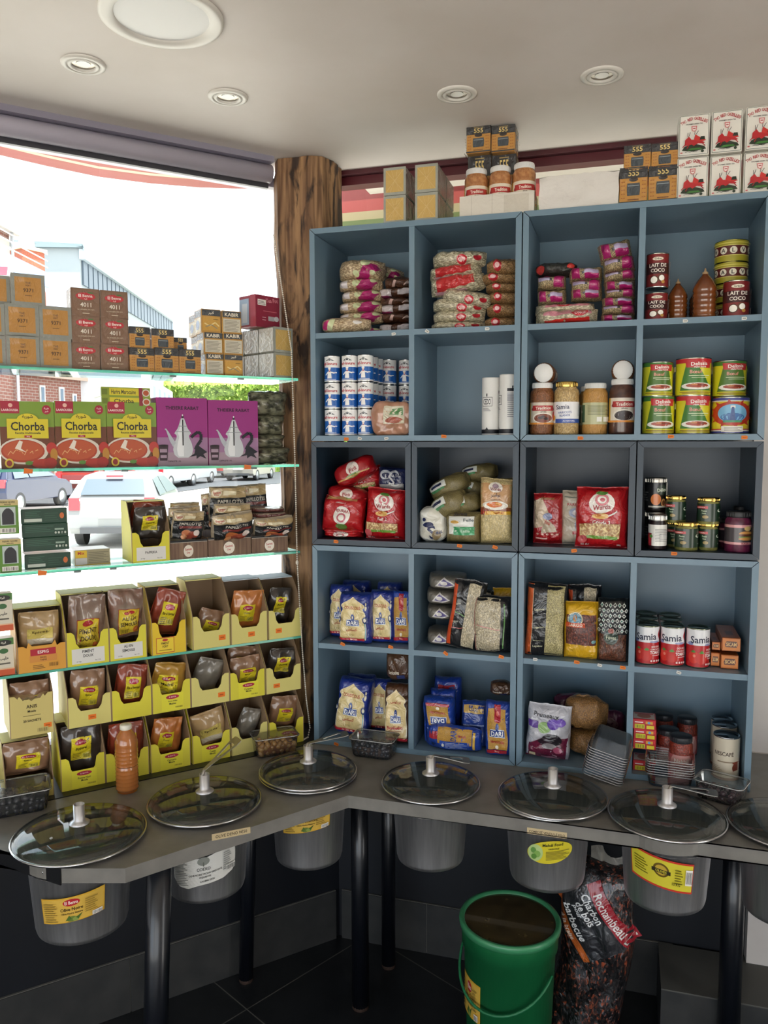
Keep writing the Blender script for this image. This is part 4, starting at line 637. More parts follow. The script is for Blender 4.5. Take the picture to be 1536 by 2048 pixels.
# lying nut bags
def nuts(fill, seed, items, rx=.35, p=3, nm='nut_bag'): return lambda w, d, h: bag(nm, w, d, h, G[fill], items, p=p, pz=2.4, wr=.008, seed=seed, rx=rx, seg=9, frq=22)
MAG, LIL, WHT = '#a81868', '#b8aed0', '#cfc8cc'
K('cashew_bag', (.115, .1, .04), 'bag', nuts('cashew', 1.1, [('r', .1, .2, .3, .75, WHT), ('p', [(.5, .05), (.55, .5), (.72, .95), (.98, .6), (.85, .05)], MAG), ('e', .52, .5, .09, .3, '#cdd6a8'), ('e', .9, .75, .06, .2, '#cdd6a8')]))
K('cashew_bag_magenta', (.12, .12, .06), 'bag', nuts('cashew', 2.3, [('p', [(.45, .1), (.6, .35), (.66, .8), (.9, .75), (.98, .45), (.7, .05)], MAG), ('e', .5, .28, .08, .14, '#cdd6a8'), ('e', .68, .78, .1, .13, '#cdd6a8'), ('e', .84, .3, .06, .1, '#cdd6a8')], .2))
K('cashew_bag_front', (.15, .1, .045), 'bag', nuts('cashew', 3.7, [('p', [(.02, .2), (.08, .7), (.2, .85), (.26, .5), (.14, .1)], '#c82878'), ('p', [(.14, .1), (.22, .8), (.34, .85), (.3, .4), (.24, .05)], '#cdd6a8'), ('e', .8, .6, .08, .15, '#e8e4e0')], .5))
K('date_bag', (.1, .1, .04), 'bag', nuts('almond', 4.2, [('p', [(.02, .3), (.06, .9), (.46, .75), (.42, .15)], WHT), ('p', [(.6, .2), (.62, .7), (.96, .9), (.98, .35)], '#c4bcc0'), ('p', [(.0, .0), (.0, .3), (.36, .16), (.4, .02)], '#8c2458')]))
K('date_bag_plain', (.1, .1, .045), 'bag', nuts('almond', 5.9, [('p', [(.3, .2), (.42, .6), (.5, .55), (.4, .15)], '#c8a8a0'), ('p', [(.7, .2), (.85, .6), (.9, .4)], '#c8b0a8')]))
K('white_seed_bag', (.14, .1, .042), 'bag', nuts('pumpkin', 6.4, [('e', .62, .35, .1, .26, '#c02434'), ('e', .62, .35, .07, .14, '#e8b8b8'), ('e', .9, .45, .06, .2, '#c02434')]))
K('white_seed_bag_red', (.14, .1, .055), 'bag', nuts('pumpkin', 7.8, [('p', [(.14, .12), (.16, .84), (.84, .9), (.86, .34)], '#bc2428'), ('r', .1, .02, .7, .14, '#d8a8b8')], .25))
K('walnut_bag', (.085, .1, .042), 'bag', nuts('walnut', 8.6, [('e', .4, .5, .13, .3, '#c02434'), ('e', .4, .5, .08, .14, '#e8b8b8')]))
K('sunflower_bag', (.11, .1, .04), 'bag', nuts('sunflower', 9.9, [('e', .13, .45, .11, .35, '#c83a34'), ('e', .88, .6, .08, .22, '#c83a34')], .4))
K('mixed_nut_bag', (.08, .11, .042), 'bag', nuts('mixed', 10.1, [('r', .03, .12, .34, .92, MAG), ('r', .5, .42, .93, .72, LIL), ('r', .5, .1, .93, .42, MAG), ('r', .42, .4, .5, .56, '#26202c')], .08, 6))
K('mixed_nut_bag_turned', (.08, .11, .042), 'bag', nuts('mixed', 11.1, [('r', .62, .1, .95, .9, MAG), ('r', .06, .5, .48, .8, LIL), ('r', .06, .8, .48, .93, MAG), ('r', .48, .5, .56, .68, '#26202c')], .08, 6))
K('long_nut_bag', (.16, .1, .04), 'bag', nuts('pumpkin', 12.1, [('p', [(.16, .6), (.18, .92), (.95, .9), (.9, .6)], '#cf8a98'), ('e', .5, .76, .12, .2, '#c02434'), ('t', 'ONO', .5, .76, .16, .14, 0, '#f0dcdc')], .1, 5))
K('long_nut_bag_red', (.17, .1, .048), 'bag', nuts('pumpkin', 13.1, [('p', [(.12, .5), (.12, .75), (.9, .95), (.92, .55)], '#cf8a98'), ('e', .72, .66, .14, .22, '#c02434'), ('t', 'ONO', .72, .66, .18, .16, .05, '#f0dcdc'), ('p', [(.14, .02), (.14, .2), (.88, .34), (.88, .02)], '#d8302c')], .1, 5))
# window wall
def herbs(w, d, h): return bag('dried_herb_bag', w, d, h, mix_mat('herbs', '#3c3a2a', '#8c8a72', 45, .3, coat=.9, bumpd=.012, lo=.4, hi=.6, stretch=(1, 1, 2)), [], p=3, pz=2.5, wr=.014, seed=h*100, rx=.2)
K('herb_bag', (.12, .1, .07), 'bag', herbs)
def display(w, d, h, col='#d8ce3c', lab=None, inner='#8c7358', sticker=None, flapc='#e4dc8c', top=.45, lip=.5, notch=.26, side=None):
    """open-fronted shipping carton: sloping sides, a scooped front"""
    mb = MB('m'); t = .0025; y0, y1 = -d/2, d/2; zl = h*lip; yt = y0+d*top
    side = [(y1, 0), (y1, h), (yt, h)]+[(yt-(yt-y0)*(k/6), h-(h-zl)*(k/6)**1.15) for k in range(1, 6)]+[(y0, zl), (y0, 0)]
    for x, o, i in ((-w/2, 0, 1), (w/2-t, 1, 0)):
        n = len(side); vs = [(x, y, z) for y, z in side]+[(x+t, y, z) for y, z in side]
        mb.add(vs, [tuple(range(n))[::-1]], col if not o else inner); mb.add(vs, [tuple(range(n, 2*n))], inner if not o else col)
        mb.add(vs, [(a, (a+1) % n, (a+1) % n+n, a+n) for a in range(n)], inner)
    zn = h*notch; fx = [(-w/2+t, 0), (w/2-t, 0), (w/2-t, zl)]+[(w*.38, zl), (w*.31, zl*.92), (w*.27, zn+.012), (w*.2, zn), (-w*.2, zn), (-w*.27, zn+.012), (-w*.31, zl*.92), (-w*.38, zl)]+[(-w/2+t, zl)]
    M = Matrix(((1, 0, 0, 0), (0, 0, -1, y0+t), (0, 1, 0, 0), (0, 0, 0, 1))); mb.prism(fx, 0, t, col, M=M)
    mb.box(-w/2+t, y0+t, 0, w/2-t, y1, t, inner); mb.box(-w/2+t, y1-t, t, w/2-t, y1, h, inner); mb.box(-w/2+t, yt, h-t, w/2-t, y1-t, h, flapc)
    mb.add([(-w/2+.001, y1-.002, h+.0005), (-w/2+.001, yt, h+.0005), (w/2-.001, yt+.004, h+.0008), (w/2-.001, y1-.002, h+.0008)], [(0, 1, 2, 3)], flapc)
    o = mb.build('carton'); r = empty('display_box'); o.parent = r
    S = lambda s, tt, off: Vector((-w/2+s*w, y0-off, tt*h))
    if side: L = MB('m'); L.art(Sl(w, d, h), side, d/h, 1, .0006); L.build('side_emblem', o)
    if lab: L = MB('m'); L.art(S, lab, w/h, 1, .0006); L.build('front_label', o)
    if sticker: L = MB('m'); x = sticker; L.art(S, [('r', x-.09, .1, x+.09, .18, '#e8761c'), ('r', x-.05, .13, x+.05, .15, '#b8520c')], w/h, 1, .0006); L.build('price_sticker', o)
    return r
def oval(n1, n2, x=.52): return [('r', .24, .02, .8, .3, '#e0d838'), ('e', x, .24, .17, .035, '#a81c3c'), ('t', 'EL BAYYA', x, .24, .022, .24, 0, '#f0c8cc'), ('t', n1, x, .17, .032, .5, 0, '#2c2c14'), ('t', n2, x, .13, .032, .4, 0, '#2c2c14'), *bars(.58, .78, .05, .08, '#d8ce3c', '#5a5420')]
def white(n1, n2=None): return [('r', .12, .03, .88, .25, '#dcdad4'), ('t', n1, .5, .205 if n2 else .16, .042, .64, 0, '#2c2c2c')]+([('t', n2, .5, .14, .042, .64, 0, '#2c2c2c')] if n2 else [])+[('t', '20*100gr', .28, .06, .022, .24, 0, '#5a5a5a'), ('t', 'Exp 11-26', .72, .06, .022, .24, 0, '#5a5a5a')]
DB = (.13, .19, .18)
def D(kind, **kw): K(kind, DB, 'box', lambda w, d, h: display(w, d, h, **kw))
YP = '#d6cb78'
D('spice_box_tajine', col='#d89c3c', lip=.44, notch=.43, lab=[('r', .26, .27, .78, .38, '#b02434'), ('t', 'ESPIG', .52, .325, .05, .3, 0, '#f4e6e0'), ('r', .24, .16, .8, .27, '#d08c40'), ('t', 'ÉPICES', .52, .235, .03, .26, 0, '#2c2010'), ('t', 'TAJINE', .52, .19, .03, .26, 0, '#2c2010'), *lines(.3, .55, .05, .13, 3, '#6a4c20'), *bars(.62, .82, .06, .14, '#d89c3c', '#4a3418', 8)])
D('spice_box_piment_doux', lab=white('PIMENT', 'DOUX')); D('spice_box_ali', lab=white('ALI EN', 'SEMOULE'))
D('spice_box_piment_fort', col='#e2c02c', lab=[('r', .12, .02, .64, .26, '#b8302c'), ('r', .135, .03, .625, .25, '#e8cc38'), ('e', .38, .22, .08, .02, '#b8302c'), ('t', 'PIMENT', .38, .17, .035, .3, 0, '#4a3814'), ('t', 'FORT', .38, .12, .035, .2, 0, '#4a3814'), ('r', .2, .06, .56, .07, '#8c6c20')])
D('spice_box_pale', col=YP, sticker=.78); D('spice_box_pale_mid', col=YP, sticker=.55, flapc='#c8d4dc'); D('spice_box_pale_first', col=YP, sticker=.3, flapc='#c8d4dc')  # bluish flap colour holds the skylight falling on the carton tops
D('spice_box_plain', sticker=None); D('spice_box_paprika', lab=white('PAPRIKA'), side=[('e', .36, .42, .2, .34, '#b8586a'), ('e', .36, .42, .17, .31, '#d8989c'), ('t', 'El Bayya', .36, .42, .1, .5, pi/2, '#b8586a')])
D('spice_box_curry', lab=oval('Curry Indien', 'Madras')); D('spice_box_coriandre', lab=oval('Coriandre', 'Moulu')); D('spice_box_curcuma', lab=oval('Curcuma', 'Moulu')); D('spice_box_cumin', lab=oval('Cumin', 'Moulu')); D('spice_box_poivre', lab=oval('Poivre Noir', 'Moulu'), lip=.52)
D('spice_box_anis', col='#cdbc74', lip=.7, notch=.62, sticker=.85, lab=[('l', [(.3, .62), (.42, .66), (.5, .6), (.62, .66)], .02, '#6a5a34'), ('t', 'ANIS', .5, .5, .06, .3, 0, '#3a3014'), ('t', 'Moulu', .5, .42, .04, .26, 0, '#3a3014'), ('r', .3, .34, .7, .35, '#7a6c40'), ('t', '20 SACHETS', .5, .26, .04, .44, 0, '#3a3014'), *bars(.6, .86, .04, .12, '#cdbc74', '#5a4c28')])
D('spice_box_hundred', col='#c8b45c', lip=.3, notch=.24, lab=[('r', .12, .05, .88, .17, '#dcdad0'), ('t', '20 x 100 g', .5, .11, .05, .4, 0, '#2c2c2c')])
def sach(col, lab, seed, nm='spice_sachet', wr=.009, dark=None): return lambda w, d, h: bag(nm, w, d, h, mix_mat('sachet', col, dark or col, 20, .3, coat=.9, bumpd=.003), lab, p=4, pz=4, seal=.05, wr=wr, seed=seed, seg=8, rz=.06)
SA = (.09, .035, .12)
K('sachet_brown', SA, 'sachet', sach('#8c6a50', yl(.5, .45, .5, .44), 1.)); K('sachet_dark', SA, 'sachet', sach('#2a2420', yl(.5, .55, .5, .46, 'Poivre'), 2., dark='#3c342e'))
K('sachet_orange', SA, 'sachet', sach('#a85c2c', yl(.45, .45, .5, .44, 'Curry'), 3., dark='#c07a3c')); K('sachet_ochre', SA, 'sachet', sach('#b8903c', yl(.45, .45, .55, .5, 'Madras'), 4., dark='#a87c30'))
K('sachet_tan', SA, 'sachet', sach('#b89a70', [('r', .2, .3, .8, .62, '#d8c46a'), ('t', 'Epices', .5, .52, .1, .4, 0, '#4a3814'), ('r', .2, .2, .8, .34, '#cfc6b0')], 5., dark='#a88a60'))
K('sachet_red', SA, 'sachet', sach('#7a3020', yl(.5, .5, .5, .5, 'Ras el hanout'), 6., dark='#94402a')); K('sachet_grey', SA, 'sachet', sach('#8a8478', [], 7., dark='#6a645a'))
def named(n1, n2): return [('r', .22, .1, .86, .62, '#b02c2c'), ('r', .235, .11, .845, .61, '#e2c83c'), ('e', .54, .54, .16, .05, '#b02c2c'), ('t', n1, .54, .42, .08, .5, 0, '#4a3814'), ('t', n2, .54, .3, .08, .5, 0, '#4a3814'), ('e', .74, .18, .09, .06, '#d87a3c'), *bars(.26, .5, .13, .22, '#e2c83c')]
K('sachet_piment', SA, 'sachet', sach('#9a8a7c', named('PIMENT', 'DOUX'), 8., dark='#7a5c4c')); K('sachet_ali', SA, 'sachet', sach('#9a8c7c', named('ALI EN', 'SEMOULE'), 9., dark='#7a5040'))
def sausage(seed):
    return lambda w, d, h: bag('crisp_packet', w, d, h, '#a89a84', [('r', .02, .7, .98, .97, '#b8a074'), ('e', .16, .83, .13, .11, '#e2d6b8'), ('t', 'Sweet', .16, .86, .08, .2, .1, '#b03024'), ('t', 'Day', .16, .79, .06, .14, .1, '#b03024'), ('r', .32, .78, .66, .9, '#d8cca8'), ('r', .02, .02, .98, .7, '#1e2022'), ('t', 'PAPILLOTES', .55, .6, .1, .7, 0, '#d8d0c0'), ('r', .2, .44, .9, .52, '#7a2c28'), ('e', .42, .26, .16, .14, '#b86a3c'), ('e', .62, .22, .18, .13, '#a04a34'), ('e', .5, .14, .2, .09, '#8c3c2c'), ('e', .74, .3, .1, .1, '#d8c8c0'), ('e', .32, .16, .1, .08, '#c88a5c')], p=6, pz=6, seal=.03, wr=.006, seed=seed, seg=10)
K('foil_packet', (.09, .022, .12), 'packet', sausage(21.)); K('foil_packet_wide', (.1, .03, .075), 'packet', sausage(31.))
K('lying_packet', (.1, .09, .018), 'packet', lambda w, d, h: bag('crisp_packet', w, d, h, '#8c7468', [('r', .05, .2, .95, .8, '#5c2c28'), ('r', .1, .7, .9, .85, '#c8b8a4')], p=6, pz=3, wr=.005, seed=41, rx=.1, seg=8))
def woodbox(w, d, h):
    mb = MB('m'); t = .003; wood = mix_mat('printed_wood', '#6a5040', '#8c7058', 40, .6, stretch=(3, 3, .15)); 
    mb.box(-w/2, -d/2, 0, w/2, d/2, t, wood); mb.box(-w/2, -d/2, t, w/2, -d/2+t, h*.62, wood); mb.box(-w/2, d/2-t, t, w/2, d/2, h*.5, '#9c8c7c')
    for x in (-w/2, w/2-t): mb.box(x, -d/2+t, t, x+t, d/2-t, h*.62, wood)
    mb.art(Sf(w, d, h), [('r', 0, .54, 1, .62, '#1e2022'), ('r', 0, .545, 1, .56, '#c8beb0')], w/h); o = mb.build('carton'); r = empty('display_box'); o.parent = r
    L = MB('g'); L.art(Sf(w, d, h), [('e', .48, .26, .13, .2, '#dcd2c0'), ('t', 'Sweet', .48, .32, .09, .18, .1, '#b03024'), ('t', 'Day', .48, .2, .08, .14, .1, '#b03024')], w/h, 1, .0012); L.build('round_label', o); return r
K('wood_print_box', (.12, .12, .08), 'box', woodbox)
K('grey_card', (.1, .004, .08), 'box', lambda w, d, h: carton('corrugated_card', w, d, h, '#a8a4ac', [('r', x, 0, x+.02, 1, '#9c98a2') for x in (.1, .2, .3, .4, .5, .6, .7, .8, .9)], fin='m'))
K('pale_open_box', (.12, .1, .05), 'box', lambda w, d, h: tray_box(w, d, h))
K('drops_carton', (.045, .04, .075), 'box', lambda w, d, h: carton('drops_carton', w, d, h, '#d8d0bc', [('r', 0, .82, 1, 1, '#4c7a3c'), ('e', .5, .88, .4, .08, '#2a2a24'), ('t', '\uFE94\uFEDB\uFEAE\uFE92\uFEDF\uFE8D', .5, .88, .07, .5, 0, '#f0e8d8'), ('e', .5, .66, .22, .07, '#3c6a3c'), ('t', '\uFE90\uFEF4\uFEE0\uFEA3', .5, .46, .11, .6, 0, '#2c2c24'), ('r', .2, .3, .8, .34, '#5a5648'), ('r', 0, 0, 1, .16, '#c85a34'), ('r', 0, .16, 1, .19, '#e8b48c')], [('r', .05, .05, .95, .95, '#c8beac')]))
# ------------------------------------------------------------ room shell
def xy(v): return (v.x, v.y)
ceil_m = mix_mat('ceiling_paint', '#d9d1cb', '#d1c8c0', 3, .6, bumpd=.002)
navy = mix_mat('navy_paint', '#0b0e14', '#0f131b', 4, .5, bumpd=.001); white_m = mix_mat('white_paint', '#d8d2cc', '#cfc8c2', 5, .6, bumpd=.002)
def tile_mat(name, c1, c2, grout, sx, sy, off=(0, 0, 0), rough=.45, rz=0):
    m = mix_mat(name, c1, c2, 9, rough, bumpd=.001); t = m.node_tree; b = t.nodes['Principled BSDF']; src = b.inputs['Base Color'].links[0].from_socket
    br = node(m, 'ShaderNodeTexBrick', Scale=1.0); br.offset = 0; br.inputs['Mortar Size'].default_value = .0022; br.inputs['Brick Width'].default_value = sx; br.inputs['Row Height'].default_value = sy; br.inputs['Mortar Smooth'].default_value = .1
    c = node(m, 'ShaderNodeTexCoord'); mp = node(m, 'ShaderNodeMapping'); mp.inputs['Location'].default_value = off; mp.inputs['Rotation'].default_value = (0, 0, rz)
    t.links.new(c.outputs['Object'], mp.inputs[0]); t.links.new(mp.outputs[0], br.inputs['Vector'])
    mx = node(m, 'ShaderNodeMix', data_type='RGBA'); t.links.new(br.outputs['Fac'], mx.inputs['Factor']); t.links.new(src, mx.inputs['A']); mx.inputs['B'].default_value = lin(grout); t.links.new(mx.outputs['Result'], b.inputs['Base Color'])
    return m
floor_m = tile_mat('slate_tiles', '#1c1e20', '#26282a', '#6a6862', .6, .6, (.13, .21, 0), .3, R(28)); skirt_m = mix_mat('skirting_tile', '#2e2f2f', '#3a3a39', 12, .5, bumpd=.001)
p0 = L2W(0, 0); pL = L2W(4.2, 0)            # corner and far end of the window wall
RX, BY = 3.4, -4.6                            # right side wall, shopfront behind the camera
room = [xy(p0), (pL.x, pL.y), (pL.x, BY), (RX, BY), (RX, WY)]
mb = MB(); mb.prism([xy(L2W(0, -.3)), xy(L2W(4.4, -.3)), (pL.x-.2, BY-.2), (RX+.2, BY-.2), (RX+.2, WY+.2), (-.03, WY+.2)], FZ-.1, FZ, floor_m); struct(mb.build('floor'))
mb = MB(); mb.prism([xy(L2W(-.2, -.12)), xy(L2W(4.5, -.12)), (pL.x-.3, BY-.25), (RX+.25, BY-.25), (RX+.25, WY+.3), (.0, WY+.3)], CZ, CZ+.14, ceil_m); struct(mb.build('ceiling'))
def wallseg(mb, a, b, z0, z1, t, m):
    """wall face from a to b (xy), thickness t away from the room"""
    a = Vector((a[0], a[1], 0)); b = Vector((b[0], b[1], 0)); d = (b-a).normalized(); n = Vector((d.y, -d.x, 0))*-1; n = -n
    mb.prism([xy(a), xy(b), xy(b+n*t), xy(a+n*t)], z0, z1, m)
# window wall (left): below the sill, above the glass and beyond the opening
W0, W1 = .16, 3.6
mb = MB(); q = lambda u, n: xy(L2W(u, n))
mb.prism([q(-.1, 0), q(4.2, 0), q(4.2, -.2), q(-.1, -.2)], FZ, -.04, navy); mb.prism([q(W1, 0), q(4.2, 0), q(4.2, -.2), q(W1, -.2)], -.04, CZ, white_m)
mb.prism([q(W0+.12, -.02), q(W1, -.02), q(W1, -.12), q(W0+.12, -.12)], 2.0, CZ, white_m); struct(mb.build('wall_left'))
mb = MB(); mb.prism([(-.05, WY), (RX, WY), (RX, WY+.18), (-.05, WY+.18)], FZ, -.041, navy)
mb.prism([(0, WY), (1.42, WY), (1.42, WY+.18), (0, WY+.18)], 0, 1.72, white_m); mb.prism([(1.42, WY-.02), (RX, WY-.02), (RX, WY+.18), (1.42, WY+.18)], -.0, CZ, white_m)
struct(mb.build('wall_right'))
mb = MB(); mb.prism([(1.455, WY-.05), (RX, WY-.05), (RX, WY), (1.455, WY)], FZ+.2, -.001, white_m); struct(mb.build('wall_front'))
# unseen shopfront and added side door, openings shaped for fill light: piers and headers
mb = MB()
for a, b in ((pL.x-.2, pL.x+.25), (.0, .2), (RX-.2, RX+.2)): mb.box(a, BY-.2, FZ, b, BY, CZ, white_m)
mb.box(pL.x, BY-.2, 1.4, RX, BY, CZ, white_m); mb.box(pL.x, BY-.2, FZ, RX, BY, -.6, navy); struct(mb.build('wall_back'))
mb = MB(); mb.box(RX, BY, FZ, RX+.2, BY+.3, CZ, white_m); mb.box(RX, -1.1, FZ, RX+.2, WY+.18, CZ, white_m); mb.box(RX, BY+.3, 1.7, RX+.2, -1.1, CZ, white_m); mb.box(RX, BY+.3, FZ, RX+.2, -1.9, CZ, white_m); mb.box(pL.x-.2, BY, FZ, pL.x, pL.y, CZ, white_m); struct(mb.build('wall_side'))
mb = MB('p')
for x in (-2.4, -1.3, 1.5): mb.box(x-.03, BY-.14, FZ, x+.03, BY-.08, 1.9, '#3a3d42')
mb.box(pL.x+.25, BY-.14, FZ, RX-.2, BY-.08, FZ+.12, '#3a3d42'); struct(mb.build('window_3'))
mb = MB('p')
for y in (BY+.3, -2.9, -1.14): mb.box(RX+.08, y, FZ, RX+.13, y+.06, 1.8, '#3a3d42')
struct(mb.build('added_side_opening'))
# daylight portals in the openings (they only guide the sky's light)
def portal(c, rot, sx, sy):
    l = bpy.data.lights.new('window_daylight', 'AREA'); l.shape = 'RECTANGLE'; l.size = sx; l.size_y = sy; l.cycles.is_portal = True
    o = bpy.data.objects.new('window_daylight', l); COL.objects.link(o); o.location = c; o.rotation_euler = rot
portal(L2W((W0+W1)/2, -.24, 1.0), (-pi/2, 0, RL), W1-W0, 1.95)
portal(((pL.x+RX)/2, BY-.22, .48), (pi/2, 0, 0), RX-pL.x-.4, 2.84); portal((RX+.22, (BY-.8)/2, .43), (pi/2, 0, pi/2), -BY-1.4, 2.74)
# skirting tiles
def skirting(name, seg, length, place_fn):
    mb = MB(); x = 0; i = 0
    for L_ in seg:
        mb.add([place_fn(x+.001, 0, 0), place_fn(x+L_-.002, 0, 0), place_fn(x+L_-.002, 0, .198), place_fn(x+.001, 0, .198), place_fn(x+.001, -.012, 0), place_fn(x+L_-.002, -.012, 0), place_fn(x+L_-.002, -.012, .198), place_fn(x+.001, -.012, .198)], [(0, 1, 2, 3), (3, 2, 6, 7), (1, 5, 6, 2), (4, 0, 3, 7)], skirt_m); x += L_
    mb.add([place_fn(0, -.004, 0), place_fn(x, -.004, 0), place_fn(x, -.004, .2), place_fn(0, -.004, .2), place_fn(x, -.012, .2), place_fn(0, -.012, .2)], [(0, 1, 2, 3), (3, 2, 4, 5)], '#6c6a64'); struct(mb.build(name))
skirting('baseboard_left', [.36, .45, .45, .45, .45], 0, lambda s, n, z: L2W(.02+s, .014+n, FZ+z) if True else None)
skirting('baseboard_right', [.35, .45, .45], 0, lambda s, n, z: Vector((-.03+s, WY-.014-n, FZ+z)))
mb = MB(); mb.box(1.17, .1, FZ, 1.9, WY-.016, FZ+.2, skirt_m); mb.box(1.17, .1, FZ+.2, 1.9, WY-.016, FZ+.205, '#55544f'); mb.box(1.55, -.02, FZ, 1.9, .1, FZ+.2, skirt_m); struct(mb.build('trim_1'))
# sill ledge, window frame, glass
mb = MB('g'); blk = mix_mat('dark_sill', '#101214', '#1a1d20', 8, .4)
mb.prism([q(W0, -.14), q(W0+.02, .284), q(2.9, .284), q(2.9, -.14)], -.04, .002, blk); mb.prism([(-.26, .14), (-.004, .14), (-.004, .368), (-.2, .5)], -.039, -.0005, blk); struct(mb.build('trim_2'))
mb = MB('p'); fc = '#a29cac'
def lbar(mb, u0, u1, n0, n1, z0, z1, m): mb.prism([q(u0, n0), q(u1, n0), q(u1, n1), q(u0, n1)], z0, z1, m)
lbar(mb, W0, W1, -.1, -.04, 1.968, 2.0, fc); lbar(mb, W0, W1, -.1, -.04, .002, .05, fc); lbar(mb, W1-.06, W1, -.1, -.04, 0.05, 1.968, fc); lbar(mb, W0, W0+.03, -.1, -.04, .05, 1.968, fc); lbar(mb, 2.35, 2.41, -.1, -.04, .05, 1.968, fc)
struct(mb.build('window_1'))
glass = clear_mat('window_glass', '#f6fbf9', .0, .0, 1.35)
mb = MB(); mb.add([L2W(W0, -.07, .04), L2W(W1, -.07, .04), L2W(W1, -.07, 1.97), L2W(W0, -.07, 1.97)], [(0, 1, 2, 3)], glass); struct(mb.build('window_1_pane'))
# roller blind above the window
r = tag(empty('roller_blind'), 'rolled up grey lavender blind in its rail under the ceiling above the shop window', 'blind')
mb = MB('p'); d = U; c0 = L2W(.2, .0, 0)
mb.tube([L2W(.256, .0, 1.998), L2W(3.6, .0, 1.998)], .031, mat('#bdb8c8', 'p'), 20); mb.build('blind_roll', r)
mb = MB('p'); lbar(mb, .256, 3.6, -.03, .035, 2.03, 2.05, '#8a8594'); lbar(mb, .256, 3.6, -.035, -.02, 1.955, 2.03, '#3b3a40'); mb.build('rail', r)
mb = MB('p'); pts = []
ch = [(590, 785, 1.25), (600, 1100, .7), (604, 1250, .45), (607, 1350, .3), (618, 1440, .1)]
P = [PL(548, 470, .07), PL(583, 700, .205), PL(590, 930, .21), PL(594, 1125, .21), PL(604, 1300, .215), PL(612, 1400, .22), PL(619, 1455, .225), PL(615, 1474, .235), PL(604, 1480, .25)]
for a, b in zip(P, P[1:]):
    n = max(2, int((b-a).length/.0072))
    for i in range(n):
        c = a.lerp(b, i/n); mb.lathe([(.0003, -.003), (.0027, -.0014), (.0027, .0014), (.0003, .003)], '#e8e0d2', 6, M=Matrix.Translation(c))
mb.tube(P, .0005, '#d8cfc0', 4); mb.lathe([(.001, -.008), (.005, -.004), (.005, .004), (.001, .008)], '#d8cfc0', 10, M=Matrix.Translation(P[3])); mb.build('bead_chain', r)
# glass shelves in the window
gtop = clear_mat('shelf_glass', '#e4f6f0', .05, .02, 1.4, dcol='#c8ece0'); gedge = clear_mat('shelf_glass_edge', '#8fe6cc', .55, .1, 1.45, dcol='#7fe8cc')
nm = ['topmost glass shelf across the window, under the stacked tea boxes', 'second glass shelf across the window, under the green soup boxes', 'third glass shelf across the window, under the paprika carton', 'lowest glass shelf across the window, under the open yellow spice cartons']
SHZ = [1.265, .970, .668, .366]
for z, lb in zip(SHZ, nm):
    mb = MB(); lbar(mb, .25, 2.3, -.03, .2, z-.008, z, gtop); e = .0006
    vs = [L2W(.25-e, .2+e, z-.008), L2W(2.3, .2+e, z-.008), L2W(2.3, .2+e, z), L2W(.25-e, .2+e, z), L2W(.25-e, -.03, z-.008), L2W(.25-e, -.03, z)]
    r = tag(mb.build('glass_shelf'), lb, 'shelf', 'glass shelves in the window')
    m2 = MB(); m2.add(vs, [(1, 0, 3, 2), (0, 4, 5, 3)], gedge); m2.build('polished_edge', r)
    m3 = MB('p')
    if z > .4:
        for px in {1.265: (352, 487), .970: (250, 510), .668: (148, 221)}[z]:
            c = PL(px, 750, .2); u = (c-O).dot(U); lbar(m3, u, u+.02, .195, .206, z-.013, z-.007, '#6c7a78')
        m3.build('clip', r)
    if z in (.970, .668):
        m4 = MB('p')
        for px in {.970: (55, 494), .668: (75,)}[z]:
            c = PL(px, 930, .2); u = (c-O).dot(U); m4.add([L2W(u+.012, .203, z-.013), L2W(u-.012, .203, z-.013), L2W(u-.014, .203, z-.001), L2W(u+.01, .203, z+.003)], [(0, 1, 2, 3)], '#e0701c')
        m4.build('price_sticker', r)
# ceiling lights
def spot(px, py, label, big=False):
    c = PZ(px, py, CZ); r = empty('recessed_ceiling_light'); r.location = (c.x, c.y, CZ); tag(r, label, 'ceiling light', 'recessed ceiling lights')
    mb = MB('p'); k = '#dcd8d0'; s = -1
    if big:
        mb.lathe([(.145, 0), (.144, -.006), (.136, -.008), (.114, -.007), (.11, -.002), (.108, .0)], k, 48); mb.build('trim_ring', r); m = MB('p'); m.disc(.112, -.0015, '#d9d8d6', 48, up=False); m.build('diffuser', r)
    else:
        mb.lathe([(.058, 0), (.057, -.004), (.05, -.006), (.044, -.006), (.043, -.003), (.041, -.003), (.04, -.006), (.033, -.007), (.03, -.004), (.03, -.001)], k, 36); mb.build('trim_ring', r)
        m = MB('s'); m.lathe([(.03, -.001), (.02, -.0005), (.019, -.0005)], '#8c8478', 24, c=(0, 0)); m.disc(.03, -.0004, '#6c665c', 24, up=False); m.build('reflector', r)
        m = MB('g'); m.disc(.019, -.0014, '#e4e2d8', 20, up=False); m.build('lamp', r)
spot(325, 33, 'large round recessed light with a flat diffuser, chipped white ring', True)
spot(168, 127, 'small white ring spotlight beside the large round light'); spot(457, 193, 'small white ring spotlight between the wooden post and the large round light')
spot(915, 188, 'small white ring spotlight above the two stacked boxes over the jars'); spot(1205, 151, 'small white ring spotlight above the black and orange tea boxes')
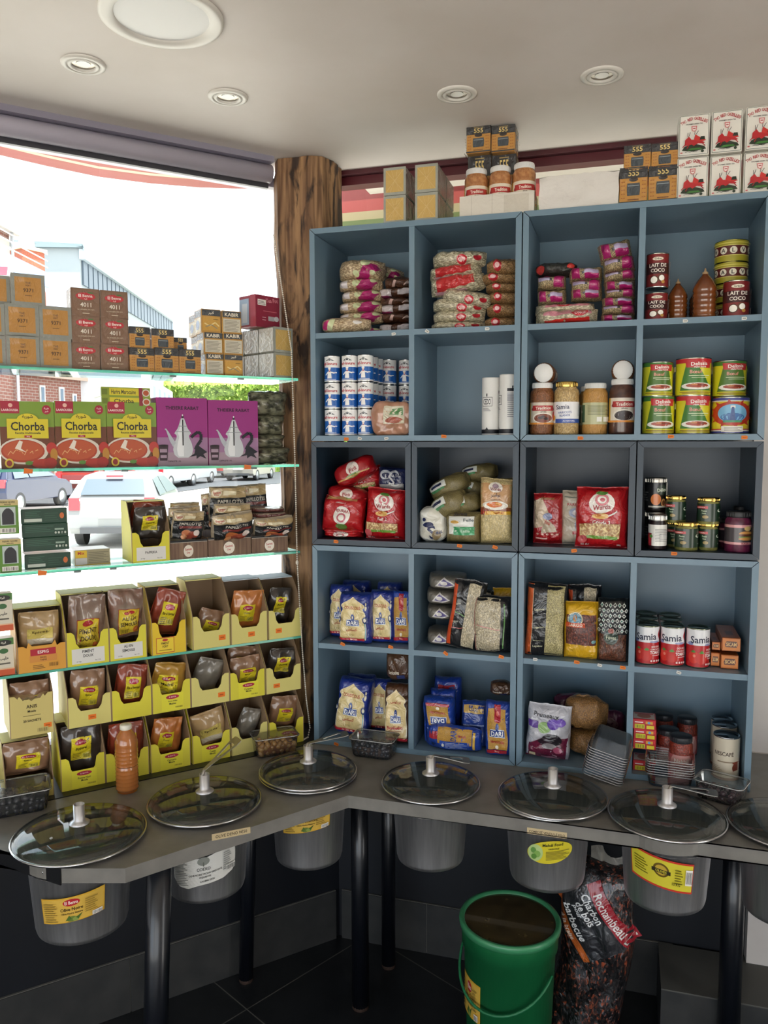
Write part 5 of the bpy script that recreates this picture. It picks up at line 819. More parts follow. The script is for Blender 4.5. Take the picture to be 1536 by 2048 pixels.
# wooden post
def postmat():
    m = mix_mat('old_oak', '#6a4a34', '#a8825c', 5, .7, bumpd=.01, stretch=(5, 5, .45), lo=.3, hi=.62, detail=9, dist=1.5); t = m.node_tree; b = t.nodes['Principled BSDF']; src = b.inputs['Base Color'].links[0].from_socket
    c = node(m, 'ShaderNodeTexCoord'); mp = node(m, 'ShaderNodeMapping'); mp.inputs['Scale'].default_value = (7, 7, 2.2); n = node(m, 'ShaderNodeTexNoise', Scale=1.6, Detail=8, Distortion=2.2); r = node(m, 'ShaderNodeValToRGB'); r.color_ramp.elements[0].position = .5; r.color_ramp.elements[1].position = .62
    t.links.new(c.outputs['Object'], mp.inputs[0]); t.links.new(mp.outputs[0], n.inputs['Vector']); t.links.new(n.outputs['Fac'], r.inputs['Fac'])
    mx = node(m, 'ShaderNodeMix', data_type='RGBA'); t.links.new(r.outputs['Color'], mx.inputs['Factor']); t.links.new(src, mx.inputs['A']); mx.inputs['B'].default_value = lin('#3a2a20')
    mp2 = node(m, 'ShaderNodeMapping'); mp2.inputs['Scale'].default_value = (60, 60, 2.5); n2 = node(m, 'ShaderNodeTexNoise', Scale=1., Detail=4); r2 = node(m, 'ShaderNodeValToRGB'); r2.color_ramp.elements[0].position = .36; r2.color_ramp.elements[0].color = (.35, .3, .26, 1); r2.color_ramp.elements[1].position = .5
    t.links.new(c.outputs['Object'], mp2.inputs[0]); t.links.new(mp2.outputs[0], n2.inputs['Vector']); t.links.new(n2.outputs['Fac'], r2.inputs['Fac'])
    m3 = node(m, 'ShaderNodeMix', data_type='RGBA', blend_type='MULTIPLY'); m3.inputs['Factor'].default_value = .8; t.links.new(mx.outputs['Result'], m3.inputs['A']); t.links.new(r2.outputs['Color'], m3.inputs['B']); t.links.new(m3.outputs['Result'], b.inputs['Base Color'])
    return m
mb = MB(); pm = postmat(); pp = [(-.222, .215), (-.19, .178), (-.075, .178), (-.028, .2), (-.006, .262), (-.006, .345), (-.05, .42), (-.15, .47), (-.24, .36)]
NZ = 60; ring = []
def post(s, t):
    k = s*len(pp); i = int(k) % len(pp); f = k-int(k); a, b = Vector(pp[i]), Vector(pp[(i+1) % len(pp)]); v = a.lerp(b, f); z = t*(CZ-.002); c = Vector((-.11, .31))
    v = c+(v-c)*(1+.02*noise.noise(Vector((v.x*9, v.y*9, z*2.5)))-(.05 if t > .975 else 0)*(.3+noise.noise(Vector((v.x*20, v.y*20, 3)))))
    if t < .86: v.x += .012*min(1, (.86-t)*12)*(1 if v.x < -.12 else 0)
    g = .004*noise.noise(Vector((v.x*40, v.y*40, z*6)))
    return Vector((v.x+g, v.y+g, z))
mb.grid(post, len(pp)*9, 110, pm, False); mb.disc(.09, CZ-.001, pm, 12, c=(-.12, .3))
tag(mb.build('wooden_post'), 'rough old timber post, chipped and dark stained, between the window and the blue shelves', 'post')
# transom window above the units
mb = MB('p'); mb.box(.0, WY+.02, 1.72, 1.42, WY+.16, 1.745, '#c8c0b8'); mb.box(-.05, WY+.0, 2.035, 1.42, WY+.1, CZ, '#4c1420'); mb.box(-.05, WY+.03, 2.005, 1.42, WY+.09, 2.035, '#5c1a26'); struct(mb.build('window_2'))
mb = MB(); mb.add([(-.04, WY+.08, 1.745), (1.42, WY+.08, 1.745), (1.42, WY+.08, 2.03), (-.04, WY+.08, 2.03)], [(0, 1, 2, 3)], glass); struct(mb.build('window_2_pane'))
# ------------------------------------------------------------ worktops with round cut-outs
ctop = mix_mat('concrete_laminate', '#6e6b66', '#807d77', 14, .4, bumpd=.0004, lo=.3, hi=.7, detail=9)
POTS = [(-.351, -.798), (-.129, -.53), (.083, -.258), (.470, -.224), (.822, -.218), (1.149, -.247), (1.462, -.213)]
PR = [.173, .164, .155, .152, .160, .160, .157]
def hole(c, r, n=40): return [(c[0]+r*cos(2*pi*i/n), c[1]+r*sin(2*pi*i/n)) for i in range(n)]
seam_b, seam_f = (.205, -.002), (.25, -.356)
mb = MB('m'); mb.prism([seam_f, seam_b, (.004, -.002), q(1.5, .285), q(1.5, .3), (-.80, -.865), (-.295, -.943), (-.144, -.898)], -.038, 0, ctop, [hole(POTS[i], PR[i]*.81+.002) for i in (0, 1, 2)])
wl = tag(mb.build('worktop'), 'grey concrete-look worktop with three hanging pots along the window', 'worktop')
mb = MB('p'); a, b = Vector((-.80, -.865, 0)), Vector((-.295, -.943, 0)); dd = (b-a).normalized(); nn = Vector((dd.y, -dd.x, 0)); mb.prism([xy(a+nn*.001), xy(b+nn*.001), xy(b+nn*.004), xy(a+nn*.004)], -.042, .0, '#0c0e12')
mb.lathe([(.004, 0), (.003, .002), (.0001, .002)], mat('#c8c8c8', 's'), 10, M=Matrix.Translation(b-dd*.06+nn*.004+Vector((0, 0, -.022))) @ nn.to_track_quat('Z', 'Y').to_matrix().to_4x4()); mb.build('edge_plate', wl)
mb = MB('m'); mb.prism([seam_f, (2.3, -.356), (2.3, .34), (.0, .34), (.004, -.001), seam_b], -.038, 0, ctop, [hole(POTS[i], PR[i]*.81+.002) for i in (3, 4, 5, 6)])
wr = tag(mb.build('worktop'), 'grey concrete-look worktop with four hanging pots under the blue shelves', 'worktop')
def strip(pts, parent, txt, dir_):
    mb = MB('m'); a, b = pts; u = (b-a).normalized(); n = dir_
    S = lambda s, t, o: a.lerp(b, s)+Vector((0, 0, -.022+t*.018))+n*(.0006+o); mb.art(S, [('r', 0, 0, 1, 1, '#c8b48c'), ('t', txt, .5, .5, .5, .9, 0, '#4a3a28')], (b-a).length/.018); mb.build('handwritten_strip', parent)
def fe(px, py):     # point on the front edge of the window worktop
    A_, B_ = Vector((-.144, -.898, 0)), Vector((*seam_f, 0)); d_ = (B_-A_).normalized(); n_ = Vector((d_.y, -d_.x, 0)); return on(px, py, n_, n_.dot(A_)), n_
a, n_ = fe(422, 1665); b, _ = fe(499, 1650); strip((a, b), wl, 'OLIVE DENO 9€50', n_)
strip((PY(1053, 1652, -.356), PY(1133, 1663, -.356)), wr, 'COMPOSÉ VENDU LE KILO', Vector((0, -1, 0)))
# pots
steel = mix_mat('brushed_steel', '#e0e0e2', '#cacace', 90, .42, 1, stretch=(1, 1, .02)); chrome = mat('#c4c4c4', 's'); dark_lid = clear_mat('lid_glass', '#b8beb6', .13, .03, 1.75, dcol='#8c9086')  # grey haze in the lid glass stands in for window and ceiling reflections
PN = ['first steel pot from the cut corner of the window worktop', 'steel pot with a torn white label under the window worktop', 'steel pot with a yellow label hanging beside the wooden post', 'unlabelled steel pot beside the worktop seam', 'steel pot with an oval yellow olive label behind the green bucket', 'steel pot with a red-edged yellow label above the charcoal bag', 'steel pot at the far end of the worktop beside the white wall']
PB = [-.235, -.243, -.262, -.225, -.232, -.225, -.235]
def olives(n, y=0): return [('r', 0, .04, 1, .96, '#d8a832'), ('r', .02, .08, .98, .92, '#d8b04c'), ('e', .5, .76, .13, .13, '#b8242e'), ('t', 'El Benna', .5, .76, .12, .2, 0, '#f4e8d8'), ('t', n, .5, .52, .12, .5, 0, '#3a2c14'), ('t', 'Olive Noire Nature', .5, .37, .07, .4, 0, '#4a3c20'), ('e', .5, .16, .08, .1, '#6a7c34'), ('e', .56, .14, .05, .08, '#8a9c4c'), ('p', [(.4, .12), (.46, .3), (.5, .16)], '#4c6a2c'), ('p', [(.6, .12), (.66, .32), (.56, .2)], '#4c6a2c'), *lines(.06, .28, .12, .85, 9, '#8c7434', .3), *lines(.7, .88, .3, .85, 7, '#8c7434', .3), *bars(.8, .95, .1, .25)]
LAB = {0: (-.5, (.62, .3), olives('Olive Noire'), 'yellow paper label'), 2: (-.2, (.64, .3), olives('Olive Pimentée'), 'yellow paper label'),
 1: (-.15, (.76, .42), [('p', [(0, .3), (.02, .8), (.2, .9), (.5, .82), (.8, .96), (.98, .98), (1, .5), (.96, .2), (.8, .1), (.4, .06), (.25, .0), (.1, .06)], '#d8d6cf'), ('e', .5, .74, .09, .12, '#8a8c84'), ('r', .49, .6, .51, .72, '#6a6c64'), ('t', 'COEXO', .5, .52, .09, .2, 0, '#4a4a48'), ('t', 'OLIVE NOIRE FACON GRECQUE', .52, .38, .06, .5, .05, '#3c3c3a'), ('t', 'PIQUANTE', .52, .29, .06, .2, .05, '#3c3c3a'), ('t', 'CALIBRE 23/26', .55, .18, .05, .26, .05, '#3c3c3a'), *lines(.05, .26, .1, .8, 14, '#8a8a86', .35), *lines(.78, .9, .35, .9, 9, '#8a8a86', .35), *bars(.82, .97, .3, .46, '#d8d6cf')], 'torn white paper label'),
 4: (.15, (.55, .3), [('e', .5, .5, .48, .46, '#d8c832'), ('e', .2, .5, .16, .34, '#b8d08a'), ('e', .16, .6, .06, .12, '#6a9a4c'), ('e', .24, .45, .07, .14, '#8ab45c'), ('e', .17, .35, .06, .11, '#5c8a3c'), ('t', 'Mehdi Food', .56, .8, .12, .5, 0, '#2c2c14'), ('t', 'ORIENTALE', .58, .64, .06, .3, 0, '#4a4a1c'), *lines(.42, .9, .2, .58, 7, '#8a8034', .4)], 'oval olive label'),
 5: (-.2, (.7, .36), [('r', 0, .02, 1, .98, '#c83a2c'), ('r', .015, .08, .985, .92, '#d8cc3c'), ('e', .5, .6, .12, .22, '#6a5418'), ('e', .5, .6, .09, .16, '#c8a83c'), ('r', .36, .5, .64, .62, '#2c2818'), ('t', 'OLIVES', .5, .56, .08, .2, 0, '#d8cc3c'), *lines(.08, .3, .3, .8, 6, '#7a7420', .4), *lines(.7, .82, .3, .8, 6, '#7a7420', .4), *bars(.86, .97, .3, .8), ('t', '10 KG', .72, .3, .09, .12, 0, '#2c2818')], 'red-edged yellow label')}
for i, (c, rr) in enumerate(zip(POTS, PR)):
    zb = PB[i]; R1, R0 = rr*.81, rr*.81*.84; r = empty('hanging_steel_pot'); r.location = (c[0], c[1], 0); tag(r, PN[i], 'pot', 'hanging steel pots')
    mb = MB('s'); mb.lathe([(.0001, zb), (R0*.85, zb), (R0*.97, zb+.006), (R0, zb+.018), (R1-.006, -.002), (R1, .004), (rr*.9, .006)], steel, 48)
    mb.lathe([(R0*.9, zb+.003), (R1-.009, .003)][::-1], steel, 48); mb.build('pot_body', r)
    mb = MB('s'); mb.tube([(cos(a)*rr*.9, sin(a)*rr*.9, .006) for a in [2*pi*k/48 for k in range(48)]], .004, chrome, 6, closed=True); mb.build('rim', r)
    mb = MB('g'); br = mix_mat('brine', *[('#4a4a20', '#23230f'), ('#2a2620', '#14120e'), ('#8a6a44', '#5c4028'), ('#6a6438', '#4a4420'), ('#3c4432', '#1e241a'), ('#2a241e', '#3c3428'), ('#4a4a34', '#2a2a1e')][i], 40, .15, coat=.6); mb.disc(R1*.95, -.05, br, 40); mb.build('olives_in_brine', r)['kind'] = 'stuff'
    if i in LAB:
        da, (sp, hh), items, nm_ = LAB[i]; ct = math.atan2(c[0]-CAM.x, c[1]-CAM.y)    # label faces the camera side of the pot
        face = -ct+da*.4; zt = {0: -.085, 1: -.078, 2: -.055, 4: -.06, 5: -.05}[i]; z0 = zt-hh*.25; span = sp*2.0
        def S(s, t, o, R1=R1, R0=R0, zb=zb, face=face, z0=z0, hh=hh, span=span, i=i):
            z = z0+t*hh*.25+(.025*(s-.5) if i in (0, 1, 2) else -.03*(s-.5) if i == 5 else .02*(s-.5)); f = (z-zb)/(-zb); rad = R0+(R1-R0)*f+.0012+o; a = (s-.5)*span+face; return Vector((rad*sin(a), -rad*cos(a), z))
        L = MB('g'); L.art(S, items, span*R1/(hh*.25), 18, .0003); L.build('paper_label', r)['label'] = nm_
LN = ['glass lid with a hollow steel knob on the pot at the cut worktop corner', 'glass lid with a slotted spoon through its knob, middle pot at the window', 'glass lid set over another lid rim beside the olive tub', 'glass lid of the unlabelled pot just past the worktop seam', 'off-centre glass lid with a hollow knob, behind the green bucket', 'glass lid smeared with dark marks in front of the plastic tubs', 'glass lid cut by the edge of the picture beside the white wall']
for i, (c, rr) in enumerate(zip(POTS, PR)):
    off = (.012, .01) if i == 4 else (0, 0); r = empty('glass_pot_lid'); r.location = (c[0]+off[0], c[1]+off[1], .0105); tag(r, LN[i], 'lid', 'glass lids on the pots'); q_ = rr-.004
    if i in (2,): r.location.z = .017
    mb = MB(); mb.lathe([(q_*math.cos(t), .003+.028*math.sin(t)) for t in [k*pi/2/9 for k in range(9)]]+[(.016, .031)], dark_lid, 48); mb.build('glass_dome', r)
    mb = MB('s'); mb.tube([(cos(a)*q_, sin(a)*q_, .0015) for a in [2*pi*k/56 for k in range(56)]], .0038, chrome, 8, closed=True); mb.build('steel_rim', r)
    mb = MB('s'); mb.lathe([(.026, .028), (.0265, .032), (.019, .037), (.0145, .041), (.0145, .082), (.0128, .082), (.0125, .045), (.0001, .044)], steel, 28); mb.build('knob', r)
    if i == 0:
        mb = MB('s'); mb.lathe([(.004, 0), (.004, .002), (.002, .002), (.002, 0)], chrome, 12, M=Matrix.Translation((-.02, -.085, .026)) @ Matrix.Rotation(.3, 4, 'X')); mb.build('steam_vent', [k_ for k_ in COL.objects if k_.parent == r][0])
    if i == 2:
        mb = MB('s'); mb.tube([(cos(a)*(q_+.001), sin(a)*(q_+.001), -.007) for a in [2*pi*k/56 for k in range(56)]], .0032, chrome, 6, closed=True); mb.build('lower_rim', r)
# spoons with slotted handles
def spoon(label, x, y, z, head, el, ln=.14):
    r = empty('serving_spoon'); tag(r, label, 'spoon', 'serving spoons on the lids'); r.location = (x, y, z); r.rotation_euler = (0, 0, head)
    mb = MB('h'); T = Matrix.Rotation(-el, 4, 'Y')
    out = [(0, -.007), (.03, -.009), (.05, -.013), (ln-.02, -.023), (ln-.003, -.021), (ln, -.012), (ln, .012), (ln-.003, .021), (ln-.02, .023), (.05, .013), (.03, .009), (0, .007)]
    inn = [(.05, -.004), (ln-.03, -.013), (ln-.022, -.008), (ln-.022, .008), (ln-.03, .013), (.05, .004)]
    mb.prism(out, -.001, .001, mat('#b8b4ac', 'h'), [inn[::-1]], M=T); mb.build('handle', r)
    m2 = MB('h'); m2.tube([(0, 0, 0), (-.008, 0, -.02), (-.01, 0, -.045)], .0045, mat('#b8b4ac', 'h'), 8); m2.build('shank', r)
spoon('flat slotted spoon handle sticking up from the knob of the second pot at the window', POTS[1][0], POTS[1][1], .105, R(52), R(32), .13)
spoon('thin spoon handle lying out over the lid beside the tub of black olives', POTS[2][0], POTS[2][1], .105, R(33), R(9), .13)
spoon('slotted spoon handle drooping from the knob of the lid past the worktop seam', POTS[3][0]+.01, POTS[3][1], .098, R(14), R(-8), .11)
spoon('thin slotted spoon handle over the lid in front of the plastic tubs', POTS[5][0]+.01, POTS[5][1], .098, R(0), R(-4), .12)
# legs
def leg(x0, y0, x1, y1, label, rr=.026):
    mb = MB('g'); a, b = Vector((x0, y0, FZ+.012)), Vector((x1, y1, -.038)); mb.tube([a, b], rr, '#0e1118', 24); r = tag(mb.build('table_leg'), label, 'table leg', 'black tubular legs under the worktops')
    m = MB('m'); m.lathe([(rr*.95, FZ), (rr*1.02, FZ+.004), (rr*1.0, FZ+.014)], '#3a2a22', 20, M=Matrix.Translation((x0, y0, 0))); m.build('foot', r)
leg(-.21, -.715, -.145, -.745, 'black round leg that splays out, between the corner pot and the white-labelled pot', .033)
leg(-.284, .013, -.262, .045, 'thin black leg by the skirting, behind the white-labelled pot'); leg(.167, .0, .176, -.03, 'black leg with a rusty foot under the worktop seam', .03)
leg(.2, .24, .2, .24, 'slim black leg back in the corner behind the one at the seam'); leg(1.372, .07, 1.372, .07, 'thick black leg between the last two pots', .034)
# ------------------------------------------------------------ wall units
light = mix_mat('pale_blue_lacquer', '#70899a', '#6b8596', 3, .38); dark = mix_mat('dark_blue_lacquer', '#1f3242', '#1c2e3d', 3, .38)
TH = .0185
def unit(x, z, w, h, m, label, shelf=True):
    r = empty('wall_cabinet'); r.location = (x, 0, z); tag(r, label, 'cabinet', 'blue cube cabinets'); D_ = .345; e = .0008
    mb = MB(); 
    F = [((e, e), (w-e, e), (w-e-TH, TH), (TH, TH)), ((w-e, e), (w-e, h-e), (w-e-TH, h-TH), (w-e-TH, TH)), ((w-e, h-e), (e, h-e), (TH, h-TH), (w-e-TH, h-TH)), ((e, h-e), (e, e), (TH, TH), (TH, h-TH))]
    for a, b, c, d in F:
        P = [Vector((p[0], 0, p[1])) for p in (a, b, c, d)]; Q = [p+Vector((0, D_, 0)) for p in P]; g = .0006; cen = sum(P, Vector())/4
        P = [cen+(p-cen)*(1-.0012/.3) for p in P]; mb.add(P+Q, [(0, 1, 2, 3), (1, 0, 4, 5), (3, 2, 6, 7), (2, 1, 5, 6), (0, 3, 7, 4)], m)
    mb.build('frame', r)
    mb = MB(); mb.box(TH, D_-.012, TH, w-TH, D_-.004, h-TH, m); mb.build('back_panel', r)
    if shelf:
        mb = MB(); mb.box(TH, .003, h/2-.009, w-TH, D_-.012, h/2+.009, m); mb.build('shelf', r)
        for a, b in ((TH, h/2-.009), (h/2+.009, h-TH)):
            mb = MB(); mb.box(w/2-.009, .002, a, w/2+.009, D_-.012, b, m); mb.build('divider', r)
    return r
un = {}
for i, x in enumerate((0, .7)):
    un['t%d' % i] = unit(x, 1.05, .698, .698, light, ('upper pale blue four-compartment cabinet beside the wooden post', 'upper pale blue four-compartment cabinet holding the coconut milk and big yellow cans')[i])
    un['b%d' % i] = unit(x, .0, .698, .698, light, ('lower pale blue four-compartment cabinet full of couscous bags', 'lower pale blue four-compartment cabinet holding the tomato cans and red jars')[i])
for i in range(4):
    un['d%d' % i] = unit(.35*i, .7, .348, .348, dark, ('dark blue cube cabinet with red pasta bags', 'dark blue cube cabinet with green lentil bags', 'dark blue cube cabinet with two rice bags and one red elbow pasta bag', 'dark blue cube cabinet with small jars')[i], False)
def sticker(key, px, py, c='#e0781c', rot=0, w=.017, h=.0105):
    p = PY(px, py, 0); r = un[key]; mb = MB('m'); M = Matrix.Translation(p-r.location+Vector((0, -.0008, 0))) @ Matrix.Rotation(rot, 4, 'Y')
    pts = [(-w/2, -h/2), (w/2-.003, -h/2), (w/2, -h/4), (w/2, h/4), (w/2-.003, h/2), (-w/2, h/2)]; mb.add([M @ Vector((x, -.0004, z)) for x, z in pts], [tuple(range(6))], c)
    mb.add([M @ Vector((x, -.0008, z)) for x, z in ((-w*.32, -h*.12), (w*.32, -h*.12), (w*.32, h*.16), (-w*.32, h*.16))], [(0, 1, 2, 3)], '#b85a10' if c[1] == 'e' else '#8c8c88'); zz = p.z-r.location.z; par = next(k_ for k_ in COL.objects if k_.parent == r and k_.name.startswith('shelf' if .2 < zz < .5 and key[0] != 'd' else 'frame')); mb.build('price_sticker', par)
for k, x, y, r in (('t0', 693, 878, 0), ('t0', 888, 873, .1), ('t1', 1161, 877, 0), ('t1', 1342, 874, 0), ('t1', 1489, 876, 0), ('d0', 672, 1083, .1), ('d1', 919, 1092, .15), ('d1', 990, 1095, .3), ('d2', 1148, 1102, -.15), ('d3', 1348, 1108, 0),
                ('b0', 685, 1288, .35), ('b0', 781, 1294, .2), ('b0', 891, 1307, .7), ('b0', 1002, 1314, .2), ('b1', 1153, 1325, .1), ('b1', 1245, 1336, .1), ('b0', 672, 1488, .3)): sticker(k, x, y, rot=r)
for k, x, y, r in (('t0', 788, 668, -.1), ('t0', 720, 877, .3), ('t0', 773, 877, -.2), ('t0', 855, 663, .6), ('t0', 975, 658, 0), ('t1', 1371, 643, 0), ('t1', 1489, 638, 0), ('b1', 1070, 1319, 0), ('b1', 1199, 1331, .2), ('b1', 1357, 1346, .3)): sticker(k, x, y, '#d8d8d2', r, .014, .009)
Z1, Z2, Z3, Z4, Z5 = 1.409, 1.0685, .7185, .359, .0185
# ---- on top of the cabinets
TOP = 1.7485
for i, (x0, x1) in enumerate(((762, 817), (824, 882))):
    for j, (y0, y1) in enumerate(((372, 438), (308, 373))):
        for k in range(2):
            a = PY(x0, 405, .02); b = PY(x1, 405, .02); zz = TOP+.0015+j*.088
            stand('wrapped_tea_tin', (a.x+b.x)/2, .085+k*.125, zz, 0, '%s film-wrapped gold tea tin, %s of the stack %s' % (('upper', 'lower')[1-j], ('front', 'rear')[k], ('beside the wooden post', 'beside the tray of jars')[i]), 'wrapped tea tins above the cabinets', (.074, .122, .086))
RW('white_tray', (920, 386, 1069, 428), .02, 'open white cardboard tray holding three jars on top of the cabinets', zb=TOP+.0005, d=.1)
for i, (x0, x1) in enumerate(((925, 974), (974, 1022), (1022, 1071))):
    RW('chopped_jar', (x0+1, (322, 317, 310)[i], x1-1, (420, 416, 412)[i]), .03, 'white-lidded jar of brown bean mash in the white tray, %s' % ('next to the film-wrapped tins', 'middle one of three', 'next to the crumpled carton')[i], 'jars in the white tray', zb=TOP+.005)
RW('crumpled_carton', (1080, 345, 1238, 413), .02, 'crumpled white carton wrapped in film on top of the cabinets', zb=TOP+.0005, d=.15)
for i in range(2):
    for k, (yy0, zz) in enumerate(((250, 1.8795),)):
        p = PY(934+i*50+25, 250, .12); o = RW('tea_box_555', ((934, 253, 982, 306), (984, 251, 1031, 304))[i], .1, 'film-wrapped black and orange tea box, upper pair over the jars, on the %s side' % ('post', 'crumpled carton')[i], 'tea boxes behind the jars', d=.08); zj = o.location.z
        stand('tea_box_555', o.location.x, .165, TOP+.001, 0, 'film-wrapped tea box mostly hidden behind the jars, on the %s side' % ('post', 'crumpled carton')[i], 'tea boxes behind the jars', (.076, .08, zj-TOP-.0015))
for j in range(2):
    for i in range(2):
        bb = ((1240, 329, 1296, 402), (1298, 326, 1356, 398), (1249, 275, 1303, 330), (1304, 272, 1358, 326))[j*2+i]
        RW('tea_box_555', bb, .025, 'black and orange tea box, %s row, %s' % (('lower', 'upper')[j], ('beside the crumpled white carton', 'touching the white gazelle boxes')[i]), 'tea boxes between carton and white boxes', zb=TOP+.001+j*.089, d=.08)
for j in range(2):
    for i in range(3):
        a = PY(1355+i*65+(0, 2)[j], 300, .02); RW('green_tea_box', ((1355, 311, 1417, 393), (1421, 307, 1483, 388), (1488, 302, 1552, 384), (1358, 229, 1420, 311), (1424, 221, 1486, 305), (1492, 213, 1556, 300))[j*3+i], .02,
            'white tea box with two red gazelles, %s row, %s' % (('lower', 'upper')[j], ('beside the black and orange boxes', 'middle of its row', 'cut by the edge of the picture')[i]), 'white gazelle tea boxes', zb=TOP+.001+j*.1195, d=.085)
# ---- row 1
def stack(kind_bbs, y, where, grp, zb=None):
    n = len(kind_bbs); names = ['bottom bag', 'second bag from the bottom', 'third bag from the bottom', 'fourth bag from the bottom', 'fifth bag from the bottom', 'sixth bag from the bottom', 'seventh bag from the bottom', 'eighth bag from the bottom']
    for i, it in enumerate(kind_bbs):
        kind, bb = it[0], it[1]; kw = it[2] if len(it) > 2 else {}; nme = 'top bag' if i == n-1 else names[i]
        yy = kw.pop('y', y); ds = kw.pop('lab', None)
        RW(kind, bb, yy, ds or ('%s of %s' % (nme, where)), grp, zb=zb if i == 0 else kw.pop('zb', None), **kw)
stack([('cashew_bag', (690, 648, 756, 661)), ('cashew_bag', (671, 621, 757, 644), dict(d=.12)), ('cashew_bag', (670, 599, 756, 623), dict(d=.12)), ('cashew_bag', (675, 577, 755, 600), dict(d=.12)), ('cashew_bag', (670, 553, 752, 579), dict(d=.12)), ('cashew_bag_magenta', (670, 514, 757, 558), dict(d=.14, tilt=(.06, 0)))], .06, 'the cashew stack in the upper compartment beside the post', 'cashew bags', zb=Z1)
RW('cashew_bag_front', (639, 636, 732, 668), .008, 'pink-ended cashew bag lying in front of the cashew stack on the shelf edge', zb=Z1+.001, d=.09)
stack([('date_bag', (752, 637, 822, 661)), ('date_bag_plain', (757, 621, 824, 643)), ('date_bag', (756, 604, 824, 626)), ('date_bag_plain', (754, 590, 824, 611)), ('date_bag', (750, 571, 824, 594)), ('date_bag_plain', (765, 549, 824, 577))], .09, 'the dark brown nut stack against the divider', 'brown nut bags', zb=Z1)
RW('cashew_bag_magenta', (752, 532, 800, 556), .2, 'magenta tip of a nut bag far back between the cashew and brown nut stacks', tilt=(.3, 0))
stack([('white_seed_bag', (855, 636, 962, 656)), ('white_seed_bag', (859, 617, 964, 643)), ('white_seed_bag', (858, 595, 967, 624), dict(tilt=(.1, 0))), ('white_seed_bag', (879, 577, 978, 608), dict(tilt=(.16, 0), y=.045)), ('white_seed_bag_red', (856, 544, 962, 583), dict(tilt=(-.12, 0), lab='white seed bag with a big red label patch, under the narrower red-striped one')), ('white_seed_bag_red', (855, 526, 955, 553), dict(tilt=(-.06, 0), lab='white seed bag with a thin red stripe, second from the top of its stack')), ('white_seed_bag', (858, 496, 967, 530))], .06, 'the white pumpkin seed stack', 'white seed bags', zb=Z1)
stack([('walnut_bag', (965, 627, 1033, 654)), ('walnut_bag', (970, 603, 1033, 630)), ('walnut_bag', (972, 579, 1033, 605)), ('walnut_bag', (968, 561, 1033, 582)), ('walnut_bag', (957, 540, 1033, 565)), ('walnut_bag', (970, 512, 1034, 547))], .075, 'the walnut stack', 'walnut bags', zb=Z1)
stack([('long_nut_bag_red', (1070, 619, 1195, 650), dict(lab='long nut bag with a red foot stripe, under the magenta nut bags', y=.02)), ('long_nut_bag', (1069, 604, 1189, 626), dict(lab='long nut bag with a pale pink band, second from the bottom')), ('mixed_nut_bag', (1072, 576, 1130, 605), dict(lab='magenta mixed nut bag under another in the short pile by the cabinet seam')), ('mixed_nut_bag_turned', (1072, 548, 1130, 576), dict(lab='magenta mixed nut bag under the sunflower seeds')), ('sunflower_bag', (1069, 520, 1152, 549), dict(lab='striped sunflower seed bag on top of the short magenta pile'))], .035, '', 'bags in the magenta nut compartment', zb=Z1)
stack([('mixed_nut_bag', (1139, 582, 1203, 606)), ('mixed_nut_bag_turned', (1140, 556, 1203, 583)), ('mixed_nut_bag', (1136, 529, 1204, 558))], .035, 'the middle pile of magenta nut bags', 'bags in the magenta nut compartment', zb=Z1+.075)
stack([('mixed_nut_bag', (1201, 624, 1270, 643)), ('mixed_nut_bag_turned', (1202, 607, 1271, 627)), ('mixed_nut_bag', (1203, 590, 1270, 611)), ('mixed_nut_bag_turned', (1209, 575, 1271, 594)), ('mixed_nut_bag', (1208, 557, 1271, 579)), ('mixed_nut_bag_turned', (1206, 538, 1271, 560), dict(tilt=(-.12, 0))), ('mixed_nut_bag_turned', (1205, 510, 1270, 541), dict(tilt=(-.12, 0))), ('mixed_nut_bag', (1197, 477, 1263, 516), dict(tilt=(-.18, 0), lab='tilted magenta nut bag crowning the tall pile by the divider'))], .035, 'the tall pile of magenta nut bags by the divider', 'bags in the magenta nut compartment', zb=Z1)
RW('coconut_milk_can', (1291, 585, 1337, 640), .03, 'lower coconut milk can of the pair stacked by the divider', 'coconut milk cans', zb=Z1)
RW('coconut_milk_can', (1293, 516, 1339, 585), .03, 'upper coconut milk can of the pair stacked by the divider', 'coconut milk cans', zb=Z1+.095)
KINDS_scale = None
RW('coconut_milk_can', (1449, 561, 1503, 634), .03, 'single coconut milk can in front of the halva tins', 'coconut milk cans', zb=Z1)
RW('halva_tin', (1434, 600, 1498, 636), .12, 'bottom round tin mostly hidden behind the single coconut milk can', 'halva tins', zb=Z1)
RW('halva_tin', (1433, 566, 1500, 604), .12, 'round yellow tin just above the single coconut milk can', 'halva tins', zb=Z1+.0565)
RW('halva_tin', (1432, 526, 1501, 568), .12, 'second round yellow halva tin from the top', 'halva tins', zb=Z1+.113)
RW('halva_tin', (1433, 484, 1503, 528), .12, 'topmost round yellow halva tin', 'halva tins', zb=Z1+.1755)
RW('syrup_bottle', (1337, 552, 1377, 640), .08, 'brown syrup bottle beside the stacked coconut milk cans', 'syrup bottles', zb=Z1)
RW('syrup_bottle', (1387, 533, 1437, 638), .05, 'large front brown syrup bottle beside the halva tins', 'syrup bottles', zb=Z1)
RW('syrup_bottle', (1380, 548, 1420, 632), .16, 'brown syrup bottle behind the large front one', 'syrup bottles', zb=Z1)
